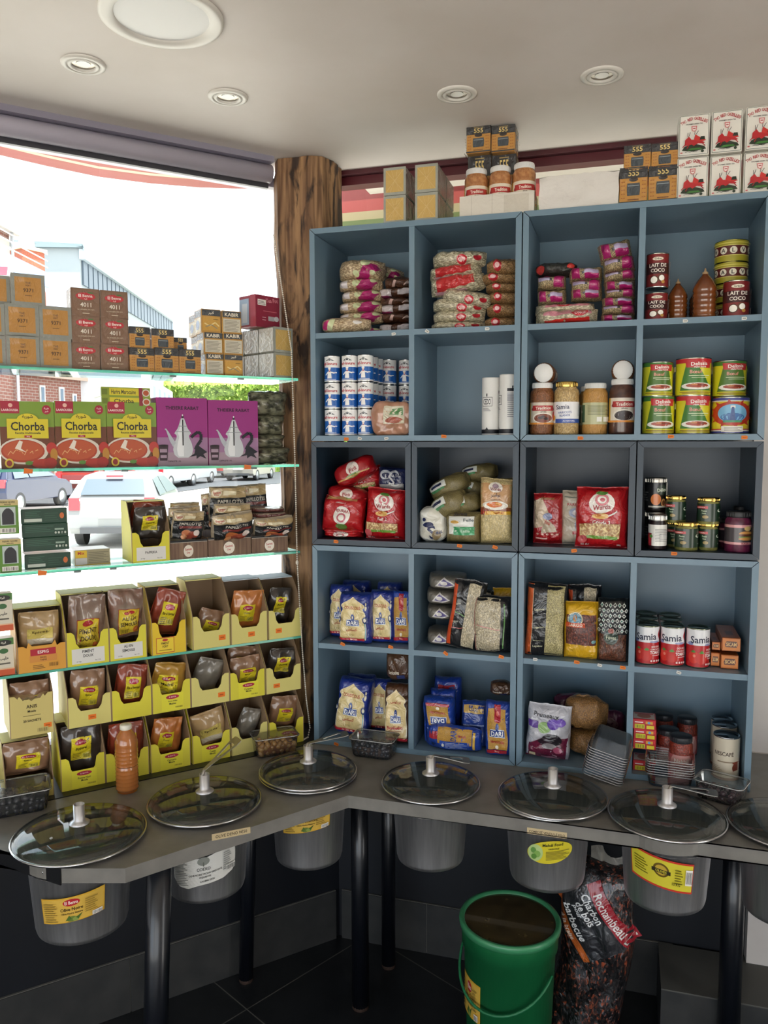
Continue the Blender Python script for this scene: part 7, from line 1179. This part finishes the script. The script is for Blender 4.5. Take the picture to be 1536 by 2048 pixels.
# ------------------------------------------------------------ things on the worktop
def wbottle():
    r = empty('plastic_bottle'); m = mix_mat('cloudy_juice', '#a86430', '#b8743c', 8, .18, coat=.9); mb = MB('g'); R_ = .0365; pr = [(.0001, .002), (R_*.86, 0), (R_*.97, .008)]
    for i in range(11):
        z = .012+i*.0115
        if i == 6: pr += [(R_*.93, z), (R_*.9, z+.006)]
        pr += [(R_*.99, z), (R_*1.0, z+.003), (R_*.955, z+.0075)]
    pr += [(R_, .143), (R_*.97, .155), (R_*.8, .172), (R_*.5, .187), (R_*.42, .192)]
    pr = sorted(pr[:3], key=lambda v: v[1])+pr[3:]; mb.lathe(pr, m, 32); mb.build('bottle_body', r)
    c = MB('p'); c.lathe([(.0165, .19), (.0185, .192), (.0185, .203), (.017, .205), (.0001, .205)], '#e8e4d4', 24); c.build('cap', r); return r
o = wbottle(); c = PZ(254, 1580, .0); o.location = (c.x, c.y, .0005); o.scale = (.93, .93, 1.0); tag(o, 'ribbed plastic bottle of cloudy orange-brown liquid with a white cap, on the worktop', 'bottle')
film = clear_mat('clear_plastic', '#fbfcfb', .03, .08, 1.35, dcol='#e8ecec'); film2 = clear_mat('clear_plastic_lid', '#fafcfa', .06, .12, 1.4, bumpd=.002, bscale=40, dcol='#e0e6e6')
def rrect(w, d, r=.018, n=5):
    o = []
    for cx, cy, a in ((w/2-r, d/2-r, 0), (-w/2+r, d/2-r, pi/2), (-w/2+r, -d/2+r, pi), (w/2-r, -d/2+r, 1.5*pi)): o += [(cx+r*cos(a+pi/2*k/n), cy+r*sin(a+pi/2*k/n)) for k in range(n+1)]
    return o
def shell(mb, prof, w, d, m):
    """rounded-rectangle rings: (scale, z)"""
    P = rrect(w, d); n = len(P); vs = []; fs = []
    for s, z in prof: vs += [(x*s, y*s, z) for x, y in P]
    for j in range(len(prof)-1): fs += [(j*n+i, j*n+(i+1) % n, (j+1)*n+(i+1) % n, (j+1)*n+i) for i in range(n)]
    mb.add(vs, fs, m, True); return n
def tub(label, pos, rz, w, d, h, content, grain, cat='container', ribs=False, fillh=.7, lidlab=None):
    r = empty('plastic_tub'); r.location = pos; r.rotation_euler = (0, 0, rz); tag(r, label, cat)
    mb = MB('g'); shell(mb, [(.82, .001), (.86, .004), (.95, h)], w, d, film); P = rrect(w*.82, d*.82); mb.add([(x, y, .001) for x, y in P], [tuple(range(len(P)))[::-1]], film); mb.build('tub_body', r)
    mb = MB('g'); shell(mb, [(.94, h-.002), (1, h), (1.01, h+.004), (.97, h+.006), (.9, h+.004), (.88, h+.001), (.86, h+.003)], w, d, film2); P = rrect(w*.86, d*.86); mb.add([(x, y, h+.003) for x, y in P], [tuple(range(len(P)))], film2)
    mb.tube([(x*1.005, y*1.005, h+.003) for x, y in rrect(w, d)], .0014, clear_mat('clear_rim', '#ffffff', .45, .1, 1.5), 5, closed=True); mb.build('snap_lid', r)
    # individual olives round the outside and on top
    rad, m = content; rnd = random.Random(len(label)); mb = MB('g'); shell(mb, [(.78, .006), (.86, h*fillh-.006)], w-.01, d-.01, grain); P = rrect((w-.01)*.86, (d-.01)*.86); mb.add([(x, y, h*fillh-.006) for x, y in P], [tuple(range(len(P)))], grain)
    def ball(x, y, z, rr, mm):
        e = 1+.25*rnd.random(); M = Matrix.Translation((x, y, z)) @ Matrix.Rotation(rnd.random()*6, 4, 'Z') @ Matrix.Rotation(rnd.random()*2, 4, 'X'); mb.lathe([(rr*max(.0001, cos(t)), rr*e*sin(t)) for t in [(-pi/2+pi*k/7) for k in range(8)]], mm, 9, M=M)
    nz = max(1, int(h*fillh/(rad*1.7)))
    for k in range(nz):
        z = rad+.003+k*rad*1.75; f = .82+.12*z/h
        for side, L in ((0, w), (1, d), (2, w), (3, d)):
            nn = max(2, int(L*f/(rad*2.0)))
            for i in range(nn):
                u = -L*f/2+rad+(i+.3*rnd.random())*(L*f-2*rad)/max(1, nn-1); v = {0: -d, 2: d, 1: w, 3: -w}[side]*f/2*.93; v -= math.copysign(rad, v); x, y = (u, v) if side in (0, 2) else (v, u)
                if abs(x) < w*f/2-rad*.6 and abs(y) < d*f/2-rad*.6: ball(x, y, z+rnd.uniform(-.002, .002), rad*rnd.uniform(.9, 1.08), m[rnd.randrange(len(m))])
    for i in range(int(w*.7/(rad*2))):
        for j in range(int(d*.7/(rad*2))): ball(-w*.33+i*rad*2.1+rnd.uniform(-.002, .002), -d*.33+j*rad*2.1, h*fillh+rnd.uniform(-.006, .003), rad, m[rnd.randrange(len(m))])
    o = mb.build('olives', r); o['kind'] = 'stuff'; return r
gm = [mix_mat('green_olive', '#c08c48', '#a07038', 30, .25, coat=.6), mix_mat('green_olive_b', '#b0803c', '#c89858', 30, .25, coat=.6)]; bm_ = [mix_mat('black_olive', '#24242a', '#34323a', 30, .3, coat=.5)]; pmv = [mix_mat('purple_olive', '#3c2428', '#4c3034', 30, .25, coat=.6)]
c = PZ(548, 1503, 0); tub('clear lidded tub of brownish green olives beside the sill end', (c.x, c.y, .001), R(38), .155, .1, .06, (.0095, gm), mix_mat('brine_brown', '#7c4c24', '#945c2c', 40, .3))
c = PZ(748, 1508, 0); tub('clear lidded tub of black olives in front of the couscous compartment', (c.x, c.y, .001), R(-3), .155, .1, .058, (.009, bm_), G['olivef'])
c = PZ(1442, 1600, 0); tub('clear lidded tub of dark purple olives by the coffee tins', (c.x+.0, c.y+.01, .001), R(-22), .14, .1, .052, (.0095, pmv), G['olivef'], fillh=.5)
o = tub('long black tub with a clear lid at the worktop end by the window', (0, 0, 0), 0, .2, .13, .06, (.009, bm_), '#111214')
c = PZ(38, 1618, 0); o.location = (c.x-.02, c.y, .001); o.rotation_euler = (0, 0, R(43))
def tubs_stack(label, pos, rot, w, d, n, step, fl=0):
    for k in range(n):
        r = empty('empty_plastic_tub'); M = Matrix.Translation(pos) @ rot @ Matrix.Translation((0, 0, k*step)); r.location = M.to_translation(); r.rotation_euler = M.to_euler()
        tag(r, '%s, %s' % (('lowest', 'second', 'third', 'fourth', 'fifth', 'sixth', 'seventh', 'eighth', 'ninth', 'tenth', 'eleventh', 'topmost')[k if k < n-1 else 11], label), 'container', label)
        mb = MB('g'); shell(mb, [(.80, .001), (.84, .004), (.95, .04), (1, .0405), (1.01, .043), (.985, .043)], w, d, film3); P = rrect(w*.80, d*.80); mb.add([(x, y, .001) for x, y in P], [tuple(range(len(P)))[::-1]], film3); mb.build('tub_body', r)
        mb = MB('g'); mb.tube([(x*1.005, y*1.005, .042) for x, y in rrect(w, d)], .0012, rimm, 5, closed=True); mb.build('rim', r)
film3 = clear_mat('stacked_plastic', '#fafbfc', .018, .08, 1.3, dcol='#dfe4ea'); rimm = clear_mat('plastic_rim', '#ffffff', .6, .1, 1.5, dcol='#e8ecf0')
c = PZ(1258, 1588, 0); tubs_stack('of the clear tubs nested and tipped against the shelf', (c.x-.05, c.y+.075, .15), Matrix.Rotation(R(-8), 4, 'Z') @ Matrix.Rotation(R(12), 4, 'Y') @ Matrix.Rotation(R(188), 4, 'X'), .125, .1, 12, .0085)
c = PZ(1338, 1570, 0); tubs_stack('of the clear tubs nested upright beside the purple olives', (c.x, c.y+.01, .001), Matrix.Rotation(R(-4), 4, 'Z'), .14, .105, 7, .0075)
# ------------------------------------------------------------ under the worktop
def bucket():
    r = empty('plastic_bucket'); g = mix_mat('green_plastic', '#145c34', '#18683c', 6, .36); gr = mat('#1c6e44', 'p'); R1, R0, H = .142, .122, .545; x, y = .712, -.195
    r.location = (x, y, FZ); tag(r, 'green plastic bucket full of dark brine on the floor under the worktop', 'bucket')
    mb = MB('p'); mb.lathe([(.0001, .002), (R0*.97, .0), (R0, .01), (R1*.975, H-.075), (R1*1.02, H-.072), (R1*1.03, H-.02)], g, 56); mb.build('bucket_body', r)
    m = MB('g'); m.lathe([(R1*1.03, H-.02), (R1*1.075, H-.018), (R1*1.085, H-.004), (R1*1.06, H+.002), (R1*.99, H+.001), (R1*.965, H-.006)], mat('#3f8c60', 'g'), 56); m.build('lid_rim', r)
    m = MB('g'); m.disc(R1*.97, H-.006, mix_mat('olive_brine', '#2c2618', '#54482e', 22, .22, coat=.8, lo=.3, hi=.75, detail=8), 56); m.build('brine_under_lid', r)
    m = MB('p'); a0 = R(-62); 
    pts = [(R1*1.06*cos(t-pi/2-.35), R1*1.06*sin(t-pi/2-.35)-.004, H-.09-.125*max(0, cos((t)/1.0))**.8) for t in [(-1.45+2.9*k/24) for k in range(25)]]
    m.tube(pts, .0042, gr, 8); m.build('handle', r)
    L = MB('g'); f = R(-52); S = lambda s, t, o: Vector(((.134+o)*sin((s-.5)*.75+f), -(.134+o)*cos((s-.5)*.75+f), .26+t*.13)); L.art(S, olives('Olive Cassée'), .75, 14, .002); L.build('label', r)['label'] = 'yellow olive label'
bucket()
# charcoal bag: a slumped sack with a printed upper panel
def charcoal():
    w, d, h = .2, .15, .5; cm = bpy.data.materials.new('charcoal_print'); cm.use_nodes = True; t = cm.node_tree; b = t.nodes['Principled BSDF']; cc = node(cm, 'ShaderNodeTexCoord'); v = node(cm, 'ShaderNodeTexVoronoi', Scale=34.); n = node(cm, 'ShaderNodeTexNoise', Scale=14., Detail=6, Distortion=2.); rp_ = node(cm, 'ShaderNodeValToRGB')
    E_ = rp_.color_ramp.elements; E_[0].color = lin('#0c0c0e'); E_[0].position = .42; E_[1].color = lin('#141416'); E_[1].position = .9
    for p_, c_ in ((.52, '#1e1c1e'), (.57, '#5c3428'), (.6, '#a84a26'), (.62, '#6c6c70'), (.66, '#1c1e26')): e_ = E_.new(p_); e_.color = lin(c_)
    mm = node(cm, 'ShaderNodeVectorMath', operation='MULTIPLY_ADD'); mm.inputs[1].default_value = (.06,)*3; t.links.new(v.outputs['Color'], mm.inputs[0]); t.links.new(cc.outputs['Object'], mm.inputs[2]); t.links.new(mm.outputs[0], n.inputs['Vector']); t.links.new(n.outputs['Fac'], rp_.inputs['Fac']); t.links.new(rp_.outputs['Color'], b.inputs['Base Color'])
    b.inputs['Roughness'].default_value = .3; b.inputs['Coat Weight'].default_value = .7; bp = node(cm, 'ShaderNodeBump', Strength=.9, Distance=.02); t.links.new(n.outputs['Fac'], bp.inputs['Height']); t.links.new(bp.outputs['Normal'], b.inputs['Normal'])
    mb = MB('f'); S0 = PLW(w, h, d, p=4, pz=6, qz=.6, wr=.009, frq=13, seed=3.3)
    def S(s, t, o, side=-1):
        v = S0(s, t, o, side); lean = max(0, t-.4); v.x += .06*lean+.03*t-.01*sin(t*9); v.x *= 1-.25*max(0, t-.75)*2; v.y += .04*t; return v
    pillow(mb, S, cm, n=30, k=48)
    tl = lambda s, t: (.32+s*.66+.0*t, .42+t*.5)
    def SS_(s, t, o):   # printed panel, turned about 30 degrees on the sack
        a = R(-57); x, z = (s-.5)*.215, (t-.5)*.165; x, z = x*cos(a)-z*sin(a), x*sin(a)+z*cos(a); return S(.47+(x-.0)/w, .765+z/h*.72, o)
    mb.art(SS_, [('r', 0, 0, 1, 1, '#26262a'), ('r', 0, 0, 1, .13, '#c8662c'), ('r', .0, .77, 1, 1, '#a01828')], 1.5, 16, .004, .0006)
    mb.art(SS_, [('t', 'Rochambeau', .5, .88, .15, .9, 0, '#ece4e0'), ('t', 'Charbon', .33, .68, .14, .6, 0, '#ececec'), ('t', 'de bois', .36, .53, .14, .5, 0, '#ececec'), ('t', 'pour', .3, .4, .1, .3, 0, '#ececec'), ('t', 'barbecue', .45, .25, .15, .8, 0, '#ececec'), ('t', 'à la braise', .5, .06, .09, .6, 0, '#f0e0d0'), ('r', .9, .8, .96, .96, '#e8e4dc')], 1.5, 14, .0058, .0003)
    o = mb.build('charcoal_sack'); m2 = MB('f'); m2.grid(lambda s, t: S(.3+.5*s, 1, 0)+Vector((.01*sin(s*9), .004*cos(s*14), t*.028*(1+.4*sin(s*7)))), 14, 3, '#8c8880'); m2.build('torn_top_edge', o)
    o.location = (.925, -.03, FZ+.001); o.rotation_euler = (R(4), 0, R(-12)); o.scale = (1.12, 1, 1.38); tag(o, 'shiny black charcoal sack with a red printed band, on the floor beside the green bucket', 'sack')
charcoal()
# ------------------------------------------------------------ the street outside
GZ = -1.06
road = mix_mat('pale_paving', '#c8c4bc', '#b8b4ae', 2, .8); asph = mix_mat('asphalt', '#34373c', '#2c2f34', 3, .8)
def G0(px, py): p = PZ(px, py, GZ); return p
mb = MB(); mb.add([(-90, .2, GZ), (60, .2, GZ), (60, 110, GZ), (-90, 110, GZ)], [(0, 1, 2, 3)], road); mb.add([(-90, -60, GZ), (60, -60, GZ), (60, .2, GZ), (-90, .2, GZ)], [(0, 1, 2, 3)], road); struct(mb.build('street'))
mb = MB(); a = far(-300, 1010, 24); 
pts = [G0(-700, 1005), G0(150, 1012), G0(420, 975), G0(700, 960), G0(700, 936), G0(300, 940), G0(-700, 945)]
mb.add([(p.x, p.y, GZ+.02) for p in pts], [tuple(range(7))[::-1]], asph); struct(mb.build('road'))
mb = MB(); ln = '#8c8478'
for i in range(16):     # rows of setts near the window
    a, b = G0(60+i*34, 1150), G0(150+i*34, 1095); d_ = (b-a).normalized(); n_ = Vector((-d_.y, d_.x, 0))*.006; L_ = (b-a).length; k = 0
    while k < L_: p = a+d_*k; q2 = a+d_*min(L_, k+.16); mb.add([(p.x-n_.x, p.y-n_.y, GZ+.01), (q2.x-n_.x, q2.y-n_.y, GZ+.01), (q2.x+n_.x, q2.y+n_.y, GZ+.01), (p.x+n_.x, p.y+n_.y, GZ+.01)], [(0, 1, 2, 3)], ln); k += .26
struct(mb.build('street_paving_joints'))
brick = tile_mat('red_brick', '#6e4238', '#7c4e42', '#8c8078', .22, .075, (0, 0, 0), .8)
def brickwall(name): 
    m = brick.copy(); nt_ = m.node_tree
    for n in nt_.nodes:
        if n.type == 'MAPPING': n.inputs['Rotation'].default_value = (pi/2, 0, 0)
        if n.type == 'TEX_BRICK': n.offset = .5; n.inputs['Mortar Size'].default_value = .008; n.inputs['Scale'].default_value = .6
    return m
brick = brickwall('x')
def house(name, label, pxa, pxb, da, db, pytop, depth, wall, roof=None, roofh=0, winds=(), base=GZ, over=.3, extra=None, cat='building'):
    """a building whose street front runs from pxa at distance da to pxb at distance db"""
    A = far(pxa, 900, da); B = far(pxb, 900, db); A.z = B.z = base; H = far(pxa, pytop, da).z-base; v = B-A; L_ = v.length; v.normalize(); n_ = Vector((-v.y, v.x, 0))
    if n_.dot(A-CAM) < 0: n_ = -n_
    M = Matrix(((v.x, n_.x, 0, A.x), (v.y, n_.y, 0, A.y), (0, 0, 1, base), (0, 0, 0, 1)))
    r = empty(name); r.matrix_world = M; tag(r, label, cat)
    mb = MB(); mb.box(0, 0, 0, L_, depth, H, wall); mb.build('wall', r)
    if roof:
        mb = MB(); mb.add([(-over, -over, H), (L_+over, -over, H), (L_+over, depth+over, H), (-over, depth+over, H), (-over, depth/2, H+roofh), (L_+over, depth/2, H+roofh), (-over, -over, H-.15), (L_+over, -over, H-.15)], [(0, 1, 5, 4), (2, 3, 4, 5), (1, 2, 5), (3, 0, 4), (6, 7, 1, 0), (3, 2, 1, 0)], roof); mb.build('roof', r)
    for (u0, u1, z0, z1, col) in winds:
        mb = MB(); f = .07; mb.box(u0*L_, -.06, z0*H, u1*L_, .0, z1*H, '#d8d4cc'); mb.box(u0*L_+f, -.075, z0*H+f, u1*L_-f, -.055, z1*H-f, col); mb.build('window', r)
    if extra: extra(r, L_, H)
    return r
gl = '#5c6c7c'
house('brick_terrace', 'red brick terrace with tall windows across the road, seen under the first glass shelf', 10, 185, 37, 41, 738, 3, brick, '#8c7468', 2.2, [(.08, .17, .3, .62, gl), (.26, .33, .1, .7, '#c8a090'), (.38, .44, .55, .9, gl), (.52, .56, .0, .6, '#3c3834'), (.6, .66, .55, .9, gl), (.76, .81, .3, .85, gl), (.9, .95, .3, .85, gl)])
def balc(r, L_, H):
    mb = MB(); mb.box(0, -1.3, H*.785, L_+.2, 0, H*.8, '#c8ccd4'); mb.box(0, -1.35, H*.8, L_+.2, -1.3, H*.855, '#7c94c0'); mb.build('balcony', r)
    mb = MB('p')
    for z in (.875, .9, .925): mb.box(0, -1.35, H*z-.02, L_+.2, -1.32, H*z+.02, '#b8b4b0')
    mb.build('railing', r)
    mb = MB(); mb.tube([(L_-.1, -.15, 0), (L_-.1, -.15, H)], .06, '#c8ccd4', 8); mb.build('drainpipe', r)
house('brick_flats', 'tall red brick block with a blue balcony at the edge of the window view', -90, 36, 30, 34, 395, 3, brick, '#c8c4bc', .8, [(.55, .72, .89, .965, '#a8a498'), (.78, .97, .89, .97, '#b0a898')], over=.5, extra=balc)
def band(r, L_, H):
    mb = MB('p'); mb.box(-.1, -.35, H-.6, L_+.1, -.01, H-.02, '#a8b4bc'); mb.build('gutter_board', r)
    for i in range(26):
        mb = MB('p'); u = .3+i*(L_-.6)/26; mb.box(u, -.12, H*.85, u+(L_-.6)/26-.2, -.01, H*.955, '#4c5a66'); mb.build('window', r)
house('warehouse', 'long pale grey industrial building with a sloping roof and a band of narrow windows', 172, 352, 50, 74, 497, 3, '#8c9498', '#6c7a80', .3, extra=band)
house('gable_house', 'blank pale rendered gable behind the brick chimney', 38, 168, 52, 51.5, 482, 1.5, '#8a8880', '#6c7a80', .2)
# chimney
c = far(64, 900, 44); r = empty('brick_chimney'); r.location = (c.x, c.y, 0); r.rotation_euler = (0, 0, -.3); tag(r, 'brick chimney with a row of cream pots above the gold tins', 'chimney'); z0 = far(72, 545, 45).z; z1 = far(72, 515, 45).z; z2 = far(72, 492, 45).z
mb = MB(); mb.box(-.75, -.6, GZ, .75, .6, z1, mix_mat('orange_brick', '#8a4632', '#9c5a44', 30, .8)); mb.build('stack', r); mb = MB(); mb.box(-.85, -.7, z1, .85, .7, z1+.15, '#d8cca8'); 
for i in range(4): mb.lathe([(.17, z1+.15), (.15, z2)], '#d8c890', 10, c=(-.6+i*.4, 0))
mb.build('chimney_pots', r)
# low house roof behind the gold tins, awning
house('low_house', 'low pale house with a sloping slate roof behind the tea cartons', 78, 165, 46, 48, 660, 1, '#c8c4c0', '#8890a0', 2.5)
mb = MB(); a = far(-16, 532, 12); mb.add([a, a+Vector((.2, .07, 0)), a+Vector((.22, .02, -.12)), a+Vector((-.02, -.07, -.12))], [(0, 1, 2, 3)], '#c8283c'); o = mb.build('striped_awning'); tag(o, 'small red and white awning corner above the gold tins', 'awning')
mb = MB(); mb.add([a+Vector((.2, .07, .001)), a+Vector((.27, .09, .0)), a+Vector((.3, .04, -.12)), a+Vector((.22, .02, -.119))], [(0, 1, 2, 3)], '#e8e4e0'); mb.build('white_stripe', o)
house('blue_trim_building', 'pale building with blue-grey window strips beside the hedge', 300, 348, 40, 52, 752, 6, '#c8c8cc', None, 0, [(.1+.2*i, .2+.2*i, .45, .95, '#7c90a8') for i in range(4)])
# hedge
def hedge():
    m = mix_mat('hedge_leaves', '#5c7c24', '#98b04c', 5, .7, bumpd=.05, detail=8, lo=.35, hi=.65); A = far(346, 900, 62); B = far(760, 900, 56); A.z = B.z = GZ; H = far(430, 762, 60).z-GZ; mb = MB(); v = B-A; L_ = v.length; v.normalize(); n_ = Vector((-v.y, v.x, 0)); rnd = random.Random(5)
    def f(s, t):
        k = L_*s; p = A+v*k; a = t*pi; hh = H*(1+.06*noise.noise(Vector((k*.8, 0, 3)))); rr = 1.3+.25*noise.noise(Vector((k*1.5, a*2, 0))); return p+n_*(-cos(a)*rr*(1 if abs(cos(a)) > .01 else 1))+Vector((0, 0, hh*min(1, sin(a)*2.2)+.1*noise.noise(Vector((k*3, a*5, 7)))))
    mb.grid(f, 150, 22, m); vs = []; fs = []
    for i in range(9000):
        k = rnd.random()*L_; z = rnd.random()**.8*H; p = A+v*k-n_*0+n_*(1.25 if n_.dot(CAM-A) > 0 else -1.25)*rnd.uniform(.85, 1.1)*(1 if z < H*.93 else rnd.uniform(-.8, .9))+Vector((0, 0, z*1.03)); s = rnd.uniform(.1, .2); q1 = Vector((rnd.uniform(-1, 1), rnd.uniform(-1, 1), rnd.uniform(-.6, 1))).normalized()*s; q2 = q1.cross(Vector((rnd.random(), .3, 1))).normalized()*s*.5
        b0 = len(vs); vs += [p-q1, p+q2, p+q1, p-q2]; fs.append((b0, b0+1, b0+2, b0+3))
    mb.add(vs, fs, m); tag(mb.build('hedge'), 'tall sunlit yellow-green hedge along the far side of the road', 'hedge')
hedge()
# cars
def car(label, px, py_w, dist, head, body, kind='hatch', plate=False, scale=1., detail=True):
    c = far(px, 900, dist); r = empty('car'); r.location = (c.x, c.y, GZ+.02); r.rotation_euler = (0, 0, head); r.scale = (scale,)*3; tag(r, label, 'car')
    # side profile (x forward, z up); rear at x=-2
    low = [(-2.0, .38), (-2.02, .62), (-1.98, .92), (-1.9, 1.02), (-.4, .98), (.9, .95), (1.6, .86), (1.95, .7), (2.02, .45), (1.9, .3), (-1.9, .28)]
    roofp = [(-1.93, 1.0), (-1.62, 1.36), (-1.45, 1.43), (-.5, 1.47), (.2, 1.42), (.55, 1.28), (1.05, .96)]
    paint = mat(body, 'g'); gls = mat('#46525e', 'g'); mb = MB('g')
    def wy(z): return .86-.03*abs(z-.6) if z < 1 else .86-.24*(z-1)/.47
    def skin(prof, m, close=True, dy=0):
        n = len(prof); L_ = [(x, wy(z)+dy, z) for x, z in prof]; R_ = [(x, -wy(z)-dy, z) for x, z in prof]
        # rounded sides: extra ring inset at the ends
        mb.add(L_+R_, [tuple(range(n))[::-1], tuple(range(n, 2*n))]+[(i, (i+1) % n, (i+1) % n+n, i+n) for i in range(n)], m)
    skin(low, paint); skin(roofp+[(1.05, .9), (-1.93, .9)], paint); b = mb.build('body', r)
    md = b.modifiers.new('soft_edges', 'BEVEL'); md.width = .07; md.segments = 3; md.limit_method = 'ANGLE'; md.angle_limit = R(28)
    mb = MB('g')
    for s in (1, -1):
        for P_ in ([(-1.55, 1.02), (-1.42, 1.34), (-.75, 1.38), (-.72, 1.03)], [(-.66, 1.03), (-.69, 1.38), (.1, 1.35), (.85, 1.02)]):
            V = [Vector((x, s*(wy(z)+.006), z)) for x, z in P_]; mb.add(V, [(0, 1, 2, 3) if s < 0 else (3, 2, 1, 0)], gls)
    mb.build('side_windows', r)
    mb = MB('g'); a_ = [(-1.9-.035, .62, 1.06), (-1.9-.035, -.62, 1.06), (-1.66, -.55, 1.36), (-1.66, .55, 1.36)]; mb.add(a_, [(0, 1, 2, 3)], mat('#34424e', 'g')); mb.build('rear_window', r)
    mb = MB('g'); mb.add([(.62, .6, 1.3), (.62, -.6, 1.3), (1.08, -.68, 1.0), (1.08, .68, 1.0)], [(0, 3, 2, 1)], gls); mb.build('windscreen', r)
    for s in (1, -1):
        mb = MB('g'); mb.box(-2.035, s*.72-.1, .76, -1.9, s*.72+.1, 1.0, '#b02430'); mb.build('tail_light', r)
    mb = MB('m'); mb.box(-2.06, -.62, .3, -1.98, .62, .42, '#3a3c40'); mb.build('bumper', r)
    mb = MB('m'); mb.box(-2.045, -.26, .6, -2.03, .26, .72, '#dfe6ea'); mb.build('number_plate', r)
    mb = MB('m'); mb.box(-1.72, -.16, 1.4, -1.66, .16, 1.43, '#b02430'); mb.build('brake_light', r)
    for x in (-1.28, 1.28):
        for s in (1, -1):
            M = Matrix.Translation((x, s*.76, .3)) @ Matrix.Rotation(pi/2*s*-1, 4, 'X'); mb = MB('m'); mb.lathe([(.2, .09), (.29, .1), (.31, .07), (.31, -.08)], '#1c1c1e', 24, M=M)
            wl_ = mb.build('wheel', r); mb = MB('m'); mb.lathe([(.0001, .1), (.19, .1), (.2, .09), (.2, .07)], mat('#b8bcc0', 'h'), 20, M=M); mb.build('hubcap', wl_)
    return r
def hd(dist, deg): return R(deg)
car('white hatchback seen from behind in the middle of the window view', 262, 0, 18.6, R(113), '#74787a')
car('dark blue hatchback parked at the edge of the window view', 30, 0, 28, R(101), '#121c3a')
car('red hatchback parked behind the white hatchback', 205, 0, 33, R(99), '#6a160f')
for i, (px, d_, cc, lb) in enumerate(((330, 39, '#8c9094', 'small pale car far off just past the white hatchback roof'), (372, 42, '#94989c', 'second small pale car far off, next to the first'), (500, 46, '#8c8880', 'small beige car far off beside the post'), (455, 50, '#b03a34', 'small red vehicle far off above the snack packets'))): car(lb, px, 0, d_, R(97), cc)
# curved red fascia over the window outside, striped fascia over the side window
fm = mix_mat('red_fascia', '#8c5450', '#845048', 4, .6); cr = '#a8a088'
arc = [Vector((*q(3.9, -.5), 0)), Vector((*q(2.4, -.62), 0)), PZ(0, 305, 1.99), PZ(120, 334, 1.985), PZ(280, 362, 1.98), PZ(420, 373, 1.98), PZ(540, 375.5, 1.98)]
arc = [L2W(u, n) for u, n in ((1.75, -.13), (1.6, -.16), (1.4, -.2), (1.25, -.24), (1.107, -.274), (.95, -.31), (.775, -.335), (.6, -.315), (.43, -.27), (.3, -.21), (.2, -.15))]
mb = MB('p')
for a, b in zip(arc, arc[1:]):
    for z0, z1, m in ((1.998, 2.025, fm), (2.025, 2.033, cr), (2.033, 2.12, fm)): mb.add([Vector((a.x, a.y, z0)), Vector((b.x, b.y, z0)), Vector((b.x, b.y, z1)), Vector((a.x, a.y, z1))], [(0, 1, 2, 3)], m)
n_ = Vector((0, 0, 0)); o = mb.build('awning_fascia'); sm_ = o.modifiers.new('thickness', 'SOLIDIFY'); sm_.thickness = .006; tag(o, 'curved dull red fascia with a cream line outside the top of the shop window', 'fascia')
mb = MB('p'); mb.box(-.3, WY+.42, 2.15, 1.9, WY+.45, 2.4, '#5a1622'); mb.box(-.3, WY+.41, 2.13, 1.9, WY+.45, 2.15, '#c8c0b8'); mb.box(-.3, WY+.42, 2.02, 1.9, WY+.45, 2.13, '#8a3a34'); mb.box(-.3, WY+.42, 1.985, 1.9, WY+.45, 2.02, '#8c8060')
mb.box(-.3, WY+.419, 1.7, 1.9, WY+.45, 1.985, '#525e34'); tag(mb.build('striped_fascia'), 'striped maroon, red and cream sign board outside the window above the blue cabinets', 'sign board')
